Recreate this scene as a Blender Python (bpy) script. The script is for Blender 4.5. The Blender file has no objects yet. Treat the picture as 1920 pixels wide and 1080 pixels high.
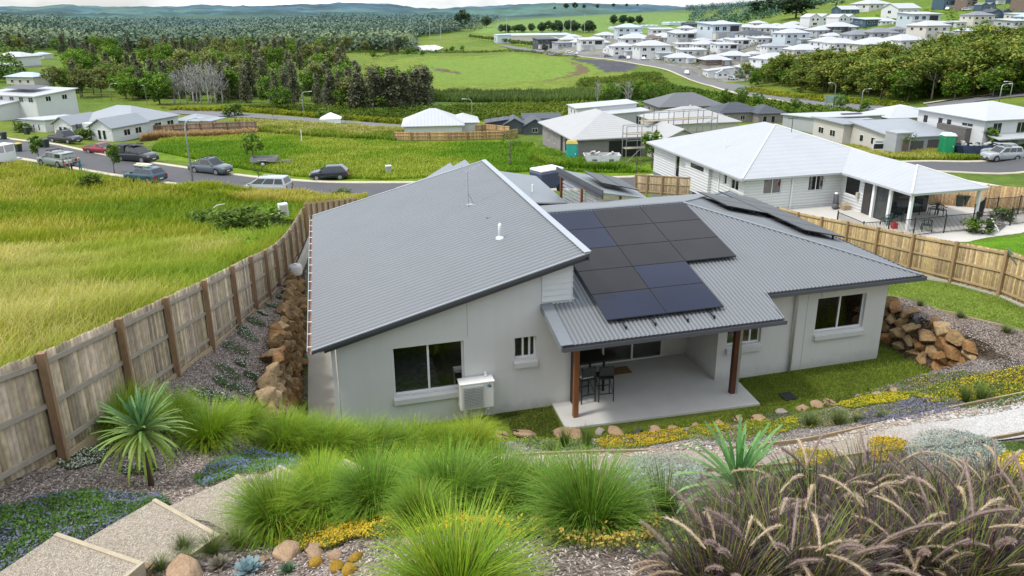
import bpy, math, random
import numpy as np
from mathutils import Matrix, Vector
random.seed(7); RNG = np.random.default_rng(7)
SC = bpy.context.scene; COL = SC.collection
rad = math.radians
WORLDROOT = set()

# ---------------------------------------------------------------- camera
F_PX, CY_PX = 1353.38, 439.28
PITCH, YAW, ROLL = rad(17.327), rad(14.5686), rad(-0.4098)
CAM = np.array([0.0, 0.0, 11.0])
def cam_axes():
    cp, sp, cy, sy = math.cos(PITCH), math.sin(PITCH), math.cos(YAW), math.sin(YAW)
    fwd = np.array([sy*cp, cy*cp, -sp]); right = np.array([cy, -sy, 0.0]); up = np.cross(right, fwd)
    return np.stack([math.cos(ROLL)*right+math.sin(ROLL)*up, -math.sin(ROLL)*right+math.cos(ROLL)*up, fwd])
MC = cam_axes()
def ray(px, py): return MC.T @ np.array([(px-960)/F_PX, -(py-CY_PX)/F_PX, 1.0])
def at_z(px, py, z): d = ray(px, py); return CAM + d*((z-CAM[2])/d[2])
def at_y(px, py, y): d = ray(px, py); return CAM + d*((y-CAM[1])/d[1])
def at_d(px, py, dist): d = ray(px, py); return CAM + d*(dist/math.hypot(d[0], d[1]))
def proj(p): v = MC @ (np.array(p, float)-CAM); return (960+F_PX*v[0]/v[2], CY_PX-F_PX*v[1]/v[2])
cd = bpy.data.cameras.new('camera'); cam = bpy.data.objects.new('camera', cd); COL.objects.link(cam)
cd.sensor_width = 36; cd.sensor_fit = 'HORIZONTAL'; cd.lens = F_PX/1920*36
cd.shift_y = (CY_PX-540)/1920; cd.clip_start = 0.1; cd.clip_end = 30000
mw = Matrix.Identity(4)
for i in range(3):
    for j, v in enumerate((MC[0], MC[1], -MC[2])): mw[i][j] = v[i]
    mw[i][3] = CAM[i]
cam.matrix_world = mw; SC.camera = cam

# ---------------------------------------------------------------- light
W = bpy.data.worlds.new('World'); SC.world = W; W.use_nodes = True
nt = W.node_tree; bg = nt.nodes['Background']
SUN_EL, SUN_AZ = rad(58), rad(-100)           # azimuth clockwise from +Y
sky = nt.nodes.new('ShaderNodeTexSky'); sky.sky_type = 'NISHITA'; sky.sun_disc = False
sky.sun_elevation = SUN_EL; sky.sun_rotation = SUN_AZ; sky.air_density = 1.0; sky.dust_density = 2.5; sky.ozone_density = 1.0
# broken white cloud deck over the blue
tcn = nt.nodes.new('ShaderNodeTexCoord'); mp = nt.nodes.new('ShaderNodeMapping'); mp.inputs['Scale'].default_value = (3, 3, 9)
nz = nt.nodes.new('ShaderNodeTexNoise'); nz.inputs['Scale'].default_value = 1.6; nz.inputs['Detail'].default_value = 6
cr = nt.nodes.new('ShaderNodeValToRGB'); cr.color_ramp.elements[0].position = 0.36; cr.color_ramp.elements[1].position = 0.6
cr.color_ramp.elements[0].color = (0.30,)*3+(1,); cr.color_ramp.elements[1].color = (0.72,)*3+(1,)
mx = nt.nodes.new('ShaderNodeMixRGB'); mx.inputs['Color2'].default_value = (7.6, 7.9, 8.1, 1)
nt.links.new(tcn.outputs['Generated'], mp.inputs[0]); nt.links.new(mp.outputs[0], nz.inputs['Vector'])
nt.links.new(nz.outputs[0], cr.inputs[0]); nt.links.new(cr.outputs[0], mx.inputs['Fac'])
nt.links.new(sky.outputs[0], mx.inputs['Color1']); nt.links.new(mx.outputs[0], bg.inputs['Color'])
bg.inputs['Strength'].default_value = 0.245
sl = bpy.data.lights.new('sun', 'SUN'); sl.energy = 2.6; sl.angle = rad(7); sl.color = (1.0, 0.965, 0.9)
so = bpy.data.objects.new('sun', sl); COL.objects.link(so)
sd = Vector((math.sin(SUN_AZ)*math.cos(SUN_EL), math.cos(SUN_AZ)*math.cos(SUN_EL), math.sin(SUN_EL)))
so.rotation_euler = sd.to_track_quat('Z', 'Y').to_euler(); so.location = (0, 0, 60)
SC.view_settings.view_transform = 'Standard'; SC.view_settings.look = 'None'; SC.view_settings.exposure = 0
SC.cycles.max_bounces = 6; SC.cycles.diffuse_bounces = 3; SC.cycles.glossy_bounces = 3; SC.cycles.transmission_bounces = 4
SC.cycles.transparent_max_bounces = 8; SC.cycles.caustics_reflective = False; SC.cycles.caustics_refractive = False

# ---------------------------------------------------------------- materials
MATS = {}
def mat(name, col, rough=0.6, var=0.18, scale=3.0, fine=40.0, bump=0.0, metal=0.0, spec=0.4, col2=None, stretch=None, coat=0.0):
    """procedural paint / stone / metal: two noise scales vary the colour, optional bump"""
    if name in MATS: return MATS[name]
    m = bpy.data.materials.new(name); m.use_nodes = True; MATS[name] = m
    n = m.node_tree.nodes; l = m.node_tree.links; b = n['Principled BSDF']
    tc = n.new('ShaderNodeTexCoord'); src = tc.outputs['Object']
    if stretch:
        mp = n.new('ShaderNodeMapping'); mp.inputs['Scale'].default_value = stretch; l.new(src, mp.inputs[0]); src = mp.outputs[0]
    a = n.new('ShaderNodeTexNoise'); a.inputs['Scale'].default_value = scale; a.inputs['Detail'].default_value = 5; l.new(src, a.inputs['Vector'])
    c = n.new('ShaderNodeTexNoise'); c.inputs['Scale'].default_value = fine; c.inputs['Detail'].default_value = 3; l.new(src, c.inputs['Vector'])
    ad = n.new('ShaderNodeMath'); ad.operation = 'MULTIPLY_ADD'; ad.inputs[1].default_value = 0.45; l.new(c.outputs[0], ad.inputs[0])
    sc2 = n.new('ShaderNodeMath'); sc2.operation = 'MULTIPLY'; sc2.inputs[1].default_value = 0.55; l.new(a.outputs[0], sc2.inputs[0]); l.new(sc2.outputs[0], ad.inputs[2])
    r = n.new('ShaderNodeValToRGB'); l.new(ad.outputs[0], r.inputs[0])
    r.color_ramp.elements[0].position = 0.3; r.color_ramp.elements[1].position = 0.7
    c2 = col2 or tuple(min(1, x*(1+var)) for x in col); c1 = tuple(x*(1-var) for x in col)
    r.color_ramp.elements[0].color = (*c1, 1); r.color_ramp.elements[1].color = (*c2, 1)
    l.new(r.outputs[0], b.inputs['Base Color'])
    b.inputs['Roughness'].default_value = rough; b.inputs['Metallic'].default_value = metal
    b.inputs['Specular IOR Level'].default_value = spec; b.inputs['Coat Weight'].default_value = coat; b.inputs['Coat Roughness'].default_value = 0.08
    if bump:
        bp = n.new('ShaderNodeBump'); bp.inputs['Strength'].default_value = 1; bp.inputs['Distance'].default_value = bump
        l.new(ad.outputs[0], bp.inputs['Height']); l.new(bp.outputs[0], b.inputs['Normal'])
    return m
def vmat(name, rough=0.7, transl=0.25, noise=14.0, var=0.25, objvar=0.12, spec=0.25):
    """colour comes from the mesh's own Col attribute, varied by noise and per object"""
    if name in MATS: return MATS[name]
    m = bpy.data.materials.new(name); m.use_nodes = True; MATS[name] = m
    n = m.node_tree.nodes; l = m.node_tree.links; b = n['Principled BSDF']; out = n['Material Output']
    at = n.new('ShaderNodeAttribute'); at.attribute_name = 'Col'
    ge = n.new('ShaderNodeNewGeometry')
    nz = n.new('ShaderNodeTexNoise'); nz.inputs['Scale'].default_value = noise; nz.inputs['Detail'].default_value = 4; l.new(ge.outputs['Position'], nz.inputs['Vector'])
    mr = n.new('ShaderNodeMapRange'); mr.inputs[1].default_value = 0.3; mr.inputs[2].default_value = 0.7; mr.inputs[3].default_value = 1-var; mr.inputs[4].default_value = 1+var
    l.new(nz.outputs[0], mr.inputs[0])
    oi = n.new('ShaderNodeObjectInfo'); mo = n.new('ShaderNodeMapRange'); mo.inputs[3].default_value = 1-objvar; mo.inputs[4].default_value = 1+objvar; l.new(oi.outputs['Random'], mo.inputs[0])
    mu = n.new('ShaderNodeMath'); mu.operation = 'MULTIPLY'; l.new(mr.outputs[0], mu.inputs[0]); l.new(mo.outputs[0], mu.inputs[1])
    vm = n.new('ShaderNodeVectorMath'); vm.operation = 'SCALE'; l.new(at.outputs['Color'], vm.inputs[0]); l.new(mu.outputs[0], vm.inputs['Scale'])
    l.new(vm.outputs[0], b.inputs['Base Color']); b.inputs['Roughness'].default_value = rough; b.inputs['Specular IOR Level'].default_value = spec
    if transl:
        t = n.new('ShaderNodeBsdfTranslucent'); l.new(vm.outputs[0], t.inputs['Color']); mx = n.new('ShaderNodeMixShader'); mx.inputs[0].default_value = transl
        l.new(b.outputs[0], mx.inputs[1]); l.new(t.outputs[0], mx.inputs[2]); l.new(mx.outputs[0], out.inputs['Surface'])
    return m
def glass(name, col=(0.012, 0.014, 0.016), rough=0.06):
    m = mat(name, col, rough, 0.5, 1.3, 6, spec=0.7); return m
def clear_glass(name, tint=.85):
    m = bpy.data.materials.new(name); m.use_nodes = True; MATS[name] = m; n = m.node_tree.nodes; l = m.node_tree.links; n.remove(n['Principled BSDF'])
    t = n.new('ShaderNodeBsdfTransparent'); t.inputs[0].default_value = (tint, tint*1.03, tint*1.02, 1); g = n.new('ShaderNodeBsdfGlossy'); g.inputs['Roughness'].default_value = .03; f = n.new('ShaderNodeFresnel'); f.inputs[0].default_value = 1.5
    a = n.new('ShaderNodeMath'); a.operation = 'MULTIPLY_ADD'; a.inputs[1].default_value = 1.0; a.inputs[2].default_value = .04; l.new(f.outputs[0], a.inputs[0]); x = n.new('ShaderNodeMixShader'); l.new(a.outputs[0], x.inputs[0]); l.new(t.outputs[0], x.inputs[1]); l.new(g.outputs[0], x.inputs[2]); l.new(x.outputs[0], n['Material Output'].inputs['Surface']); return m
def speckle(name, c1, c2, scale=60, rough=.95):
    m = mat(name, c1, rough, .12, 1.5, 30); n = m.node_tree.nodes; l = m.node_tree.links; b = n['Principled BSDF']; src = b.inputs['Base Color'].links[0].from_socket; ge = n.new('ShaderNodeNewGeometry')
    v = n.new('ShaderNodeTexVoronoi'); v.inputs['Scale'].default_value = scale; l.new(ge.outputs['Position'], v.inputs['Vector']); s = n.new('ShaderNodeSeparateColor'); l.new(v.outputs['Color'], s.inputs[0]); mx = n.new('ShaderNodeMixRGB'); mx.inputs[2].default_value = (*c2, 1); l.new(src, mx.inputs[1]); mr = n.new('ShaderNodeMapRange'); mr.inputs[1].default_value = .35; mr.inputs[2].default_value = .9; l.new(s.outputs[0], mr.inputs[0]); l.new(mr.outputs[0], mx.inputs[0])
    m2 = n.new('ShaderNodeMapRange'); m2.inputs[3].default_value = .55; m2.inputs[4].default_value = 1.2; l.new(s.outputs[1], m2.inputs[0]); vm = n.new('ShaderNodeVectorMath'); vm.operation = 'SCALE'; l.new(mx.outputs[0], vm.inputs[0]); l.new(m2.outputs[0], vm.inputs['Scale']); l.new(vm.outputs[0], b.inputs['Base Color'])
    bp = n.new('ShaderNodeBump'); bp.inputs['Distance'].default_value = .01; l.new(v.outputs['Distance'], bp.inputs['Height']); l.new(bp.outputs[0], b.inputs['Normal']); return m
def paint(name, col): return mat('paint_'+name, col, 0.32, 0.04, 2, 30, metal=0.15, spec=0.5, coat=0.6)

# ---------------------------------------------------------------- mesh helpers
def tag(o, label=None, cat=None, group=None, kind=None):
    if label: o['label'] = label
    if cat: o['category'] = cat
    if group: o['group'] = group
    if kind: o['kind'] = kind
    return o
def parent_to(o, p):
    if p is not None:
        o.parent = p
        if p.name in WORLDROOT: o.matrix_parent_inverse = p.matrix_basis.inverted()
    return o
def empty(name, loc=(0, 0, 0), rz=0.0, label=None, cat=None, group=None, world=False):
    o = bpy.data.objects.new(name, None); COL.objects.link(o); o.location = loc; o.rotation_euler = (0, 0, rz); o.empty_display_size = 0.2
    if world: WORLDROOT.add(o.name)
    return tag(o, label, cat, group)
class B:
    def __init__(s): s.v = []; s.f = []; s.m = []; s.k = 0
    def mi(s, k): s.k = k; return s
    def poly(s, pts):
        n = len(s.v); s.v += [tuple(map(float, p)) for p in pts]; s.f.append(tuple(range(n, n+len(pts)))); s.m.append(s.k); return s
    def mesh(s, vs, fs):
        n = len(s.v); s.v += [tuple(map(float, p)) for p in vs]
        for f in fs: s.f.append(tuple(i+n for i in f)); s.m.append(s.k)
        return s
    def box(s, x0, x1, y0, y1, z0, z1):
        return s.mesh([(x0,y0,z0),(x1,y0,z0),(x1,y1,z0),(x0,y1,z0),(x0,y0,z1),(x1,y0,z1),(x1,y1,z1),(x0,y1,z1)],
                      [(3,2,1,0),(4,5,6,7),(0,1,5,4),(1,2,6,5),(2,3,7,6),(3,0,4,7)])
    def hexa(s, lo, hi):      # two quads (bottom, top), same winding
        n = len(lo); return s.mesh(list(lo)+list(hi), [tuple(reversed(range(n))), tuple(range(n, 2*n))]+[(i, (i+1) % n, (i+1) % n+n, i+n) for i in range(n)])
    def prism(s, pts, d): return s.hexa(pts, [tuple(a+b for a, b in zip(p, d)) for p in pts])
    def bar(s, p, q, w, h=None, up=(0, 0, 1)):
        h = h or w; p = Vector(p); q = Vector(q); d = (q-p).normalized(); u = Vector(up)
        if abs(d.dot(u)) > 0.98: u = Vector((1, 0, 0))
        r = d.cross(u).normalized(); u = r.cross(d); o = [(-w/2, -h/2), (w/2, -h/2), (w/2, h/2), (-w/2, h/2)]
        return s.hexa([p+r*a+u*b for a, b in o], [q+r*a+u*b for a, b in o])
    def tube(s, pts, rs, n=8, cap=True):
        pts = [Vector(p) for p in pts]
        if not hasattr(rs, '__len__'): rs = [rs]*len(pts)
        rings = []; base = len(s.v); u0 = None
        for i, p in enumerate(pts):
            d = (pts[min(i+1, len(pts)-1)]-pts[max(i-1, 0)]).normalized()
            if u0 is None: u0 = d.orthogonal().normalized()
            u0 = (u0-d*u0.dot(d)).normalized(); w = d.cross(u0)
            for k in range(n): a = 2*math.pi*k/n; s.v.append(tuple(p+(u0*math.cos(a)+w*math.sin(a))*rs[i]))
        for i in range(len(pts)-1):
            for k in range(n): s.f.append((base+i*n+k, base+i*n+(k+1) % n, base+(i+1)*n+(k+1) % n, base+(i+1)*n+k)); s.m.append(s.k)
        if cap:
            s.f.append(tuple(base+k for k in reversed(range(n)))); s.m.append(s.k)
            s.f.append(tuple(base+(len(pts)-1)*n+k for k in range(n))); s.m.append(s.k)
        return s
    def lathe(s, prof, c=(0, 0, 0), n=16):
        return s.tube([(c[0], c[1], c[2]+z) for r, z in prof], [r for r, z in prof], n)
    def ball(s, c, r, seg=10, ring=6):
        r = r if hasattr(r, '__len__') else (r, r, r); base = len(s.v)
        vs = []; fs = []
        for i in range(ring+1):
            t = math.pi*i/ring
            for k in range(seg): a = 2*math.pi*k/seg; vs.append((c[0]+r[0]*math.sin(t)*math.cos(a), c[1]+r[1]*math.sin(t)*math.sin(a), c[2]+r[2]*math.cos(t)))
        for i in range(ring):
            for k in range(seg): fs.append((i*seg+k, (i+1)*seg+k, (i+1)*seg+(k+1) % seg, i*seg+(k+1) % seg))
        return s.mesh(vs, fs)
    def data(s, name, m, smooth=False):
        me = bpy.data.meshes.new(name); me.from_pydata(s.v, [], s.f)
        for x in (m if isinstance(m, (list, tuple)) else [m]): me.materials.append(x)
        if any(s.m): me.polygons.foreach_set('material_index', s.m)
        if smooth: me.polygons.foreach_set('use_smooth', [True]*len(s.f))
        me.update(); return me
    def build(s, name, m, parent=None, smooth=False, loc=None, rz=None):
        o = bpy.data.objects.new(name, s.data(name, m, smooth)); COL.objects.link(o)
        if loc is not None: o.location = loc
        if rz is not None: o.rotation_euler = (0, 0, rz)
        return parent_to(o, parent)
def bevel(o, w=0.02, seg=2):
    md = o.modifiers.new('bevel', 'BEVEL'); md.width = w; md.segments = seg; md.limit_method = 'ANGLE'; return o
def npmesh(name, V, Q, mats, col=None, midx=None, smooth=False):
    """fast mesh from arrays: V (n,3), Q (m,k); optional per-vertex colours"""
    V = np.asarray(V, np.float32); Q = np.asarray(Q, np.int32); me = bpy.data.meshes.new(name); k = Q.shape[1]
    me.vertices.add(len(V)); me.vertices.foreach_set('co', V.ravel())
    me.loops.add(Q.size); me.loops.foreach_set('vertex_index', Q.ravel())
    me.polygons.add(len(Q)); me.polygons.foreach_set('loop_start', np.arange(0, Q.size, k, dtype=np.int32))
    if smooth: me.polygons.foreach_set('use_smooth', np.ones(len(Q), bool))
    for x in (mats if isinstance(mats, (list, tuple)) else [mats]): me.materials.append(x)
    if midx is not None: me.polygons.foreach_set('material_index', np.asarray(midx, np.int32))
    me.update(calc_edges=True)
    if col is not None:
        col = np.asarray(col, np.float32)
        if col.shape[1] == 3: col = np.concatenate([col, np.ones((len(col), 1), np.float32)], 1)
        a = me.color_attributes.new('Col', 'FLOAT_COLOR', 'POINT'); a.data.foreach_set('color', col.ravel())
    return me
def link(name, me, parent=None, loc=None, rz=None, scale=None):
    o = bpy.data.objects.new(name, me); COL.objects.link(o)
    if loc is not None: o.location = tuple(loc)
    if rz is not None: o.rotation_euler = (0, 0, rz)
    if scale is not None: o.scale = scale if hasattr(scale, '__len__') else (scale,)*3
    return parent_to(o, parent)
def copy_tree(o, parent=None):
    c = o.copy(); COL.objects.link(c)
    if parent is not None: c.parent = parent
    for ch in list(o.children): copy_tree(ch, c)
    return c

# value noise on numpy arrays
def vnoise(x, y, seed=0):
    def h(i, j): return np.modf(np.abs(np.sin(i*127.1+j*311.7+seed*74.7)*43758.5453))[0]
    xi, yi = np.floor(x), np.floor(y); fx, fy = x-xi, y-yi; fx = fx*fx*(3-2*fx); fy = fy*fy*(3-2*fy)
    return (h(xi, yi)*(1-fx)+h(xi+1, yi)*fx)*(1-fy)+(h(xi, yi+1)*(1-fx)+h(xi+1, yi+1)*fx)*fy
def fbm(x, y, o=4, seed=0):
    s = 0; a = 0.5; t = 0
    for k in range(o): s = s+a*vnoise(x*2**k, y*2**k, seed+k); t += a; a *= 0.5
    return s/t
# ================================================================ terrain
CP = [  # garden and near slope (x, y, z)
 (-5,8,5.3),(-4.3,11,4.4),(-3.8,14,3.8),(-3.4,16.5,3.2),(-2.95,19.2,2.6),(-2.65,22,2.0),(-2.2,27,.75),(-1.95,30,.4),(-1.45,34.5,.42),(-1.3,40,-1.0),(-3.5,43,-1.9),
 (-3,7.3,5.22),(-2.3,6.5,5.3),(-3.2,6.2,5.5),(-2.0,8.1,5.02),(-1.3,9.1,4.72),(-3.6,9.4,4.7),(-3.2,11.2,3.8),(-.8,12,3.0),(-1.2,8.2,4.8),(-1.6,14.5,2.0),
 (2,16.2,.1),(2,14.5,1.0),(2,12.9,1.8),(2,10.5,3.2),(1.5,8.2,4.6),(1,6.5,5.7),(.8,5,6.4),(.8,3,7.4),(-3,5,6.4),(-4,3,7.3),
 (8,15.5,.12),(8,13.5,.95),(8,12.2,1.0),(8,10.5,2.2),(7,8,4.0),(5,6.2,5.4),(4.5,4.6,6.3),(3.5,3,7.2),
 (16,13.3,.95),(16,11.6,1.0),(13,12.6,.97),(13,15.3,.12),(15,9,2.6),(12,6,4.7),(9,4.5,5.6),(8,3,6.6),(20,9,2.8),(20,12.5,1.35),(12,3,5.9),(16,4,4.9),(22,4,4.2),(6,0.5,8.0),(0,1,8.4),(-5,0,8.2),(12,-2,7.2),(26,0,4.5),
 (18.4,16,1.4),(20,15.4,1.6),(22.7,18.7,1.1),(23.3,21.3,.56),(24.5,26.7,-.6),(25.7,32.1,-1.8),(19,19,1.2),(26,15,1.3),(32,16,.6),
 (27.5,24,-1.2),(33,27,-2.0),(40,28,-2.2),(36,32.5,-2.9),(46,30,-2.4),(36,40,-3),(30,42,-3),(44,40,-3),(30,52,-4.2),(30,60,-6.2),(44,52,-4.2),(56,48,-4.2),
 (-10,12,4.5),(-25,12,5.0),(-45,14,4.6),(-10,25,1.9),(-25,28,1.8),(-10,40,-1.2),(-30,45,-.9),(-10,58,-4.6),(-25,68,-5.2),(-35,85,-6.1),(-60,100,-6.4),(-60,50,-.8),
 (8,45,-2.2),(20,45,-2.6),(12,58,-5.2),(22,62,-5.8),
]
CPZ = [  # pixel and height: road and valley floor
 (700,375,-6.9),(700,343,-7),(400,322,-7),(250,300,-7),(100,270,-7),(30,290,-7),(1220,330,-7),(1220,350,-7),(1750,303,-7),(1900,300,-7),(1900,325,-7),(-200,285,-7),
 (480,365,-7),(585,375,-6.9),(200,262,-8.6),(60,245,-9.0),(450,300,-7.3),(620,280,-7.5),(830,258,-8.4),(1000,290,-7.6),(1130,300,-7.4),(1200,255,-8.4),(1600,300,-7.1),
 (620,245,-8.6),(560,225,-9.3),(430,214,-9.4),(750,238,-9.3),(300,215,-10.6),(950,240,-9.2),(650,205,-11.2),(900,200,-11.6),(1100,195,-12),(900,170,-13.2),(900,120,-15),(700,110,-15.5),
 (400,195,-11.8),(250,180,-12),(60,150,-11.5),(400,100,-16),(200,80,-17),(60,95,-13),(600,70,-17.5),(300,55,-18),(-300,60,-16),(-300,200,-9),(800,60,-17.5),
 (1550,240,-8.8),(1330,235,-9),(1250,205,-11.2),(1850,287,-7.1),(1700,240,-8.6),
]
CPD = [  # pixel and horizontal distance: the far estate and hills
 (1190,108,345),(1330,146,292),(1430,128,312),(1620,98,305),(1560,64,385),(1750,62,345),(1850,38,385),(1900,12,430),(1700,15,470),(1560,24,500),(1480,40,470),(1400,60,440),(1250,64,500),(1150,66,610),
 (1030,84,600),(1000,62,850),(1100,48,1000),(1100,33,1200),(950,44,1120),(1290,30,1150),(1300,52,900),(880,46,1300),(1400,30,900),
 (1440,152,255),(1280,130,300),(1700,192,168),(1920,182,155),(1700,118,270),(1900,92,262),(1480,186,192),(1620,206,160),(1880,196,140),(1280,60,640),
 (2300,60,330),(2400,200,140),(2300,-40,500),(1700,-20,650),(2000,-60,700),(1500,18,760),
 (600,40,1500),(200,42,1500),(900,36,2200),(-300,46,1500),(1300,18,2400),(300,30,3000),(900,27,4000),
]
pts = [tuple(map(float, p)) for p in CP]+[tuple(at_z(*p)) for p in CPZ]+[tuple(at_d(*p)) for p in CPD]
PT = np.array(pts)
def _uv(x, y): return np.stack([2.2*np.arctan2(x, y), np.log(np.hypot(x, y)+0.3)], -1)
def _tps(r2): return np.where(r2 > 1e-12, r2*np.log(np.maximum(r2, 1e-12)), 0.0)
UV = _uv(PT[:, 0], PT[:, 1]); n_ = len(PT)
K_ = _tps(((UV[:, None]-UV[None])**2).sum(-1))+np.eye(n_)*2e-4
P_ = np.concatenate([np.ones((n_, 1)), UV], 1)
A_ = np.block([[K_, P_], [P_.T, np.zeros((3, 3))]])
SOL = np.linalg.solve(A_, np.concatenate([PT[:, 2], np.zeros(3)]))
def sstep(a, b, x): t = np.clip((x-a)/(b-a), 0, 1); return t*t*(3-2*t)
def interp(x, xs, ys): return np.interp(x, xs, ys)
def pad_mask(x, y):
    fy = interp(x, [-2, 1, 4.5, 6, 12, 14, 18.5], [16.3, 16.4, 16.1, 15.75, 15.4, 15.55, 15.3])
    lx = -1.45; rx = interp(y, [14, 16, 18.6, 30], [18.15, 18.1, 17.95, 18.0])
    return sstep(lx-.35, lx, x)*(1-sstep(rx, rx+.35, x))*sstep(fy-.5, fy, y)*(1-sstep(36, 44, y))
def pad2_mask(x, y):   # neighbour's terrace
    return sstep(26.6, 28, x)*(1-sstep(46, 50, x))*sstep(33.6, 35, y)*(1-sstep(46, 54, y))
def H(x, y):
    x = np.asarray(x, float); y = np.asarray(y, float); sh = x.shape; xf, yf = x.ravel(), y.ravel(); out = np.empty(len(xf))
    for i in range(0, len(xf), 20000):
        q = _uv(xf[i:i+20000], yf[i:i+20000]); k = _tps(((q[:, None]-UV[None])**2).sum(-1))
        out[i:i+20000] = k @ SOL[:n_] + SOL[n_] + q @ SOL[n_+1:]
    r = np.hypot(xf, yf)
    out += (fbm(xf*.9, yf*.9, 3, 3)-.5)*.12*np.clip((60-r)/50, 0, 1) + (fbm(xf*.06, yf*.06, 3, 5)-.5)*np.clip((r-120)/300, 0, 1)*1.6
    m = pad_mask(xf, yf); out = out*(1-m); m2 = pad2_mask(xf, yf); out = out*(1-m2)-3.0*m2
    return out.reshape(sh)
def h1(x, y): return float(H(np.array([x]), np.array([y]))[0])
_T = np.exp(np.linspace(math.log(2.5), math.log(5000), 900))
def G(px, py):
    """first point of the terrain along a line of sight"""
    d = ray(px, py); d = d/math.hypot(d[0], d[1]); X = CAM[0]+d[0]*_T; Y = CAM[1]+d[1]*_T; Z = CAM[2]+d[2]*_T
    below = np.nonzero(Z < H(X, Y))[0]
    if not len(below): return CAM+d*2500
    i = below[0]; a, b = _T[max(i-1, 0)], _T[i]
    t = np.linspace(a, b, 30); dz = CAM[2]+d[2]*t-H(CAM[0]+d[0]*t, CAM[1]+d[1]*t); j = int(np.argmax(dz < 0)); p = CAM+d*t[j]; p[2] = h1(p[0], p[1]); return p
def Gxy(px, py): return G(px, py)[:2]
def inpoly(x, y, poly):
    c = np.zeros(x.shape, bool); n = len(poly); j = n-1
    for i in range(n):
        xi, yi = poly[i]; xj, yj = poly[j]
        c ^= ((yi > y) != (yj > y)) & (x < (xj-xi)*(y-yi)/((yj-yi) or 1e-9)+xi); j = i
    return c
ROAD1 = [(-300,290),(-80,272),(30,287),(100,291),(200,312),(300,330),(400,341),(500,351),(600,357),(720,358),(900,350),(1100,340),(1230,337),(1400,330),(1600,322),(1750,315),(1900,312),(2150,308)]
# ---------------------------------------------------------------- ground sheet
def catmull(P, m=8):
    P = np.asarray(P, float); Q = np.vstack([2*P[0]-P[1], P, 2*P[-1]-P[-2]]); out = []
    for i in range(1, len(Q)-2):
        t = np.linspace(0, 1, m, endpoint=False)[:, None]; a, b, c, d = Q[i-1], Q[i], Q[i+1], Q[i+2]
        out.append(0.5*((2*b)+(-a+c)*t+(2*a-5*b+4*c-d)*t**2+(-a+3*b-3*c+d)*t**3))
    return np.vstack(out+[P[-1:]])
FAR_KERB = catmull([(-80,172),(-55,138),(-37.7,115.9),(-23.8,99.8),(-13,89.35),(-4,83),(4.7,78.2),(18,75),(35,72.8),(55,71.3),(71,70.4),(90,67.5),(125,58)])
def offset(P, d):
    T = np.gradient(P, axis=0); T /= np.linalg.norm(T, axis=1)[:, None]; return P+np.stack([T[:, 1], -T[:, 0]], 1)*d
def ribbon(name, P, d0, d1, m, lift, kind='structure', label=None, nx=7, edge=0.0, cat=None):
    rows = [offset(P, d) for d in np.linspace(d0, d1, nx)]; V = []; 
    for r in rows: V.append(np.column_stack([r, H(r[:, 0], r[:, 1])+lift]))
    if edge:     # skirts so that a kerb is a real step
        V = [V[0]-[0, 0, edge]]+V+[V[-1]-[0, 0, edge]]
    n = len(P); k = len(V); V = np.vstack(V); Q = [(i*n+j, i*n+j+1, (i+1)*n+j+1, (i+1)*n+j) for i in range(k-1) for j in range(n-1)]
    o = link(name, npmesh(name, V, Q[:] if d1 < d0 else [q[::-1] for q in Q], m)); return tag(o, label, cat, kind=kind)
def pxline(L, m=8): return catmull([Gxy(*p) for p in L], m)
def pxpoly(L): return [tuple(Gxy(*p)) for p in L]
C_FIELD = (.20, .21, .02); C_LUSH = (.14, .23, .012)
ZONES = []   # (polygon in world xy, colour, edge jitter, mulch amount)
def zone(poly, c, jit=1.0, mulch=0.0, var=0.25): ZONES.append((poly, c, jit, mulch, var))
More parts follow.
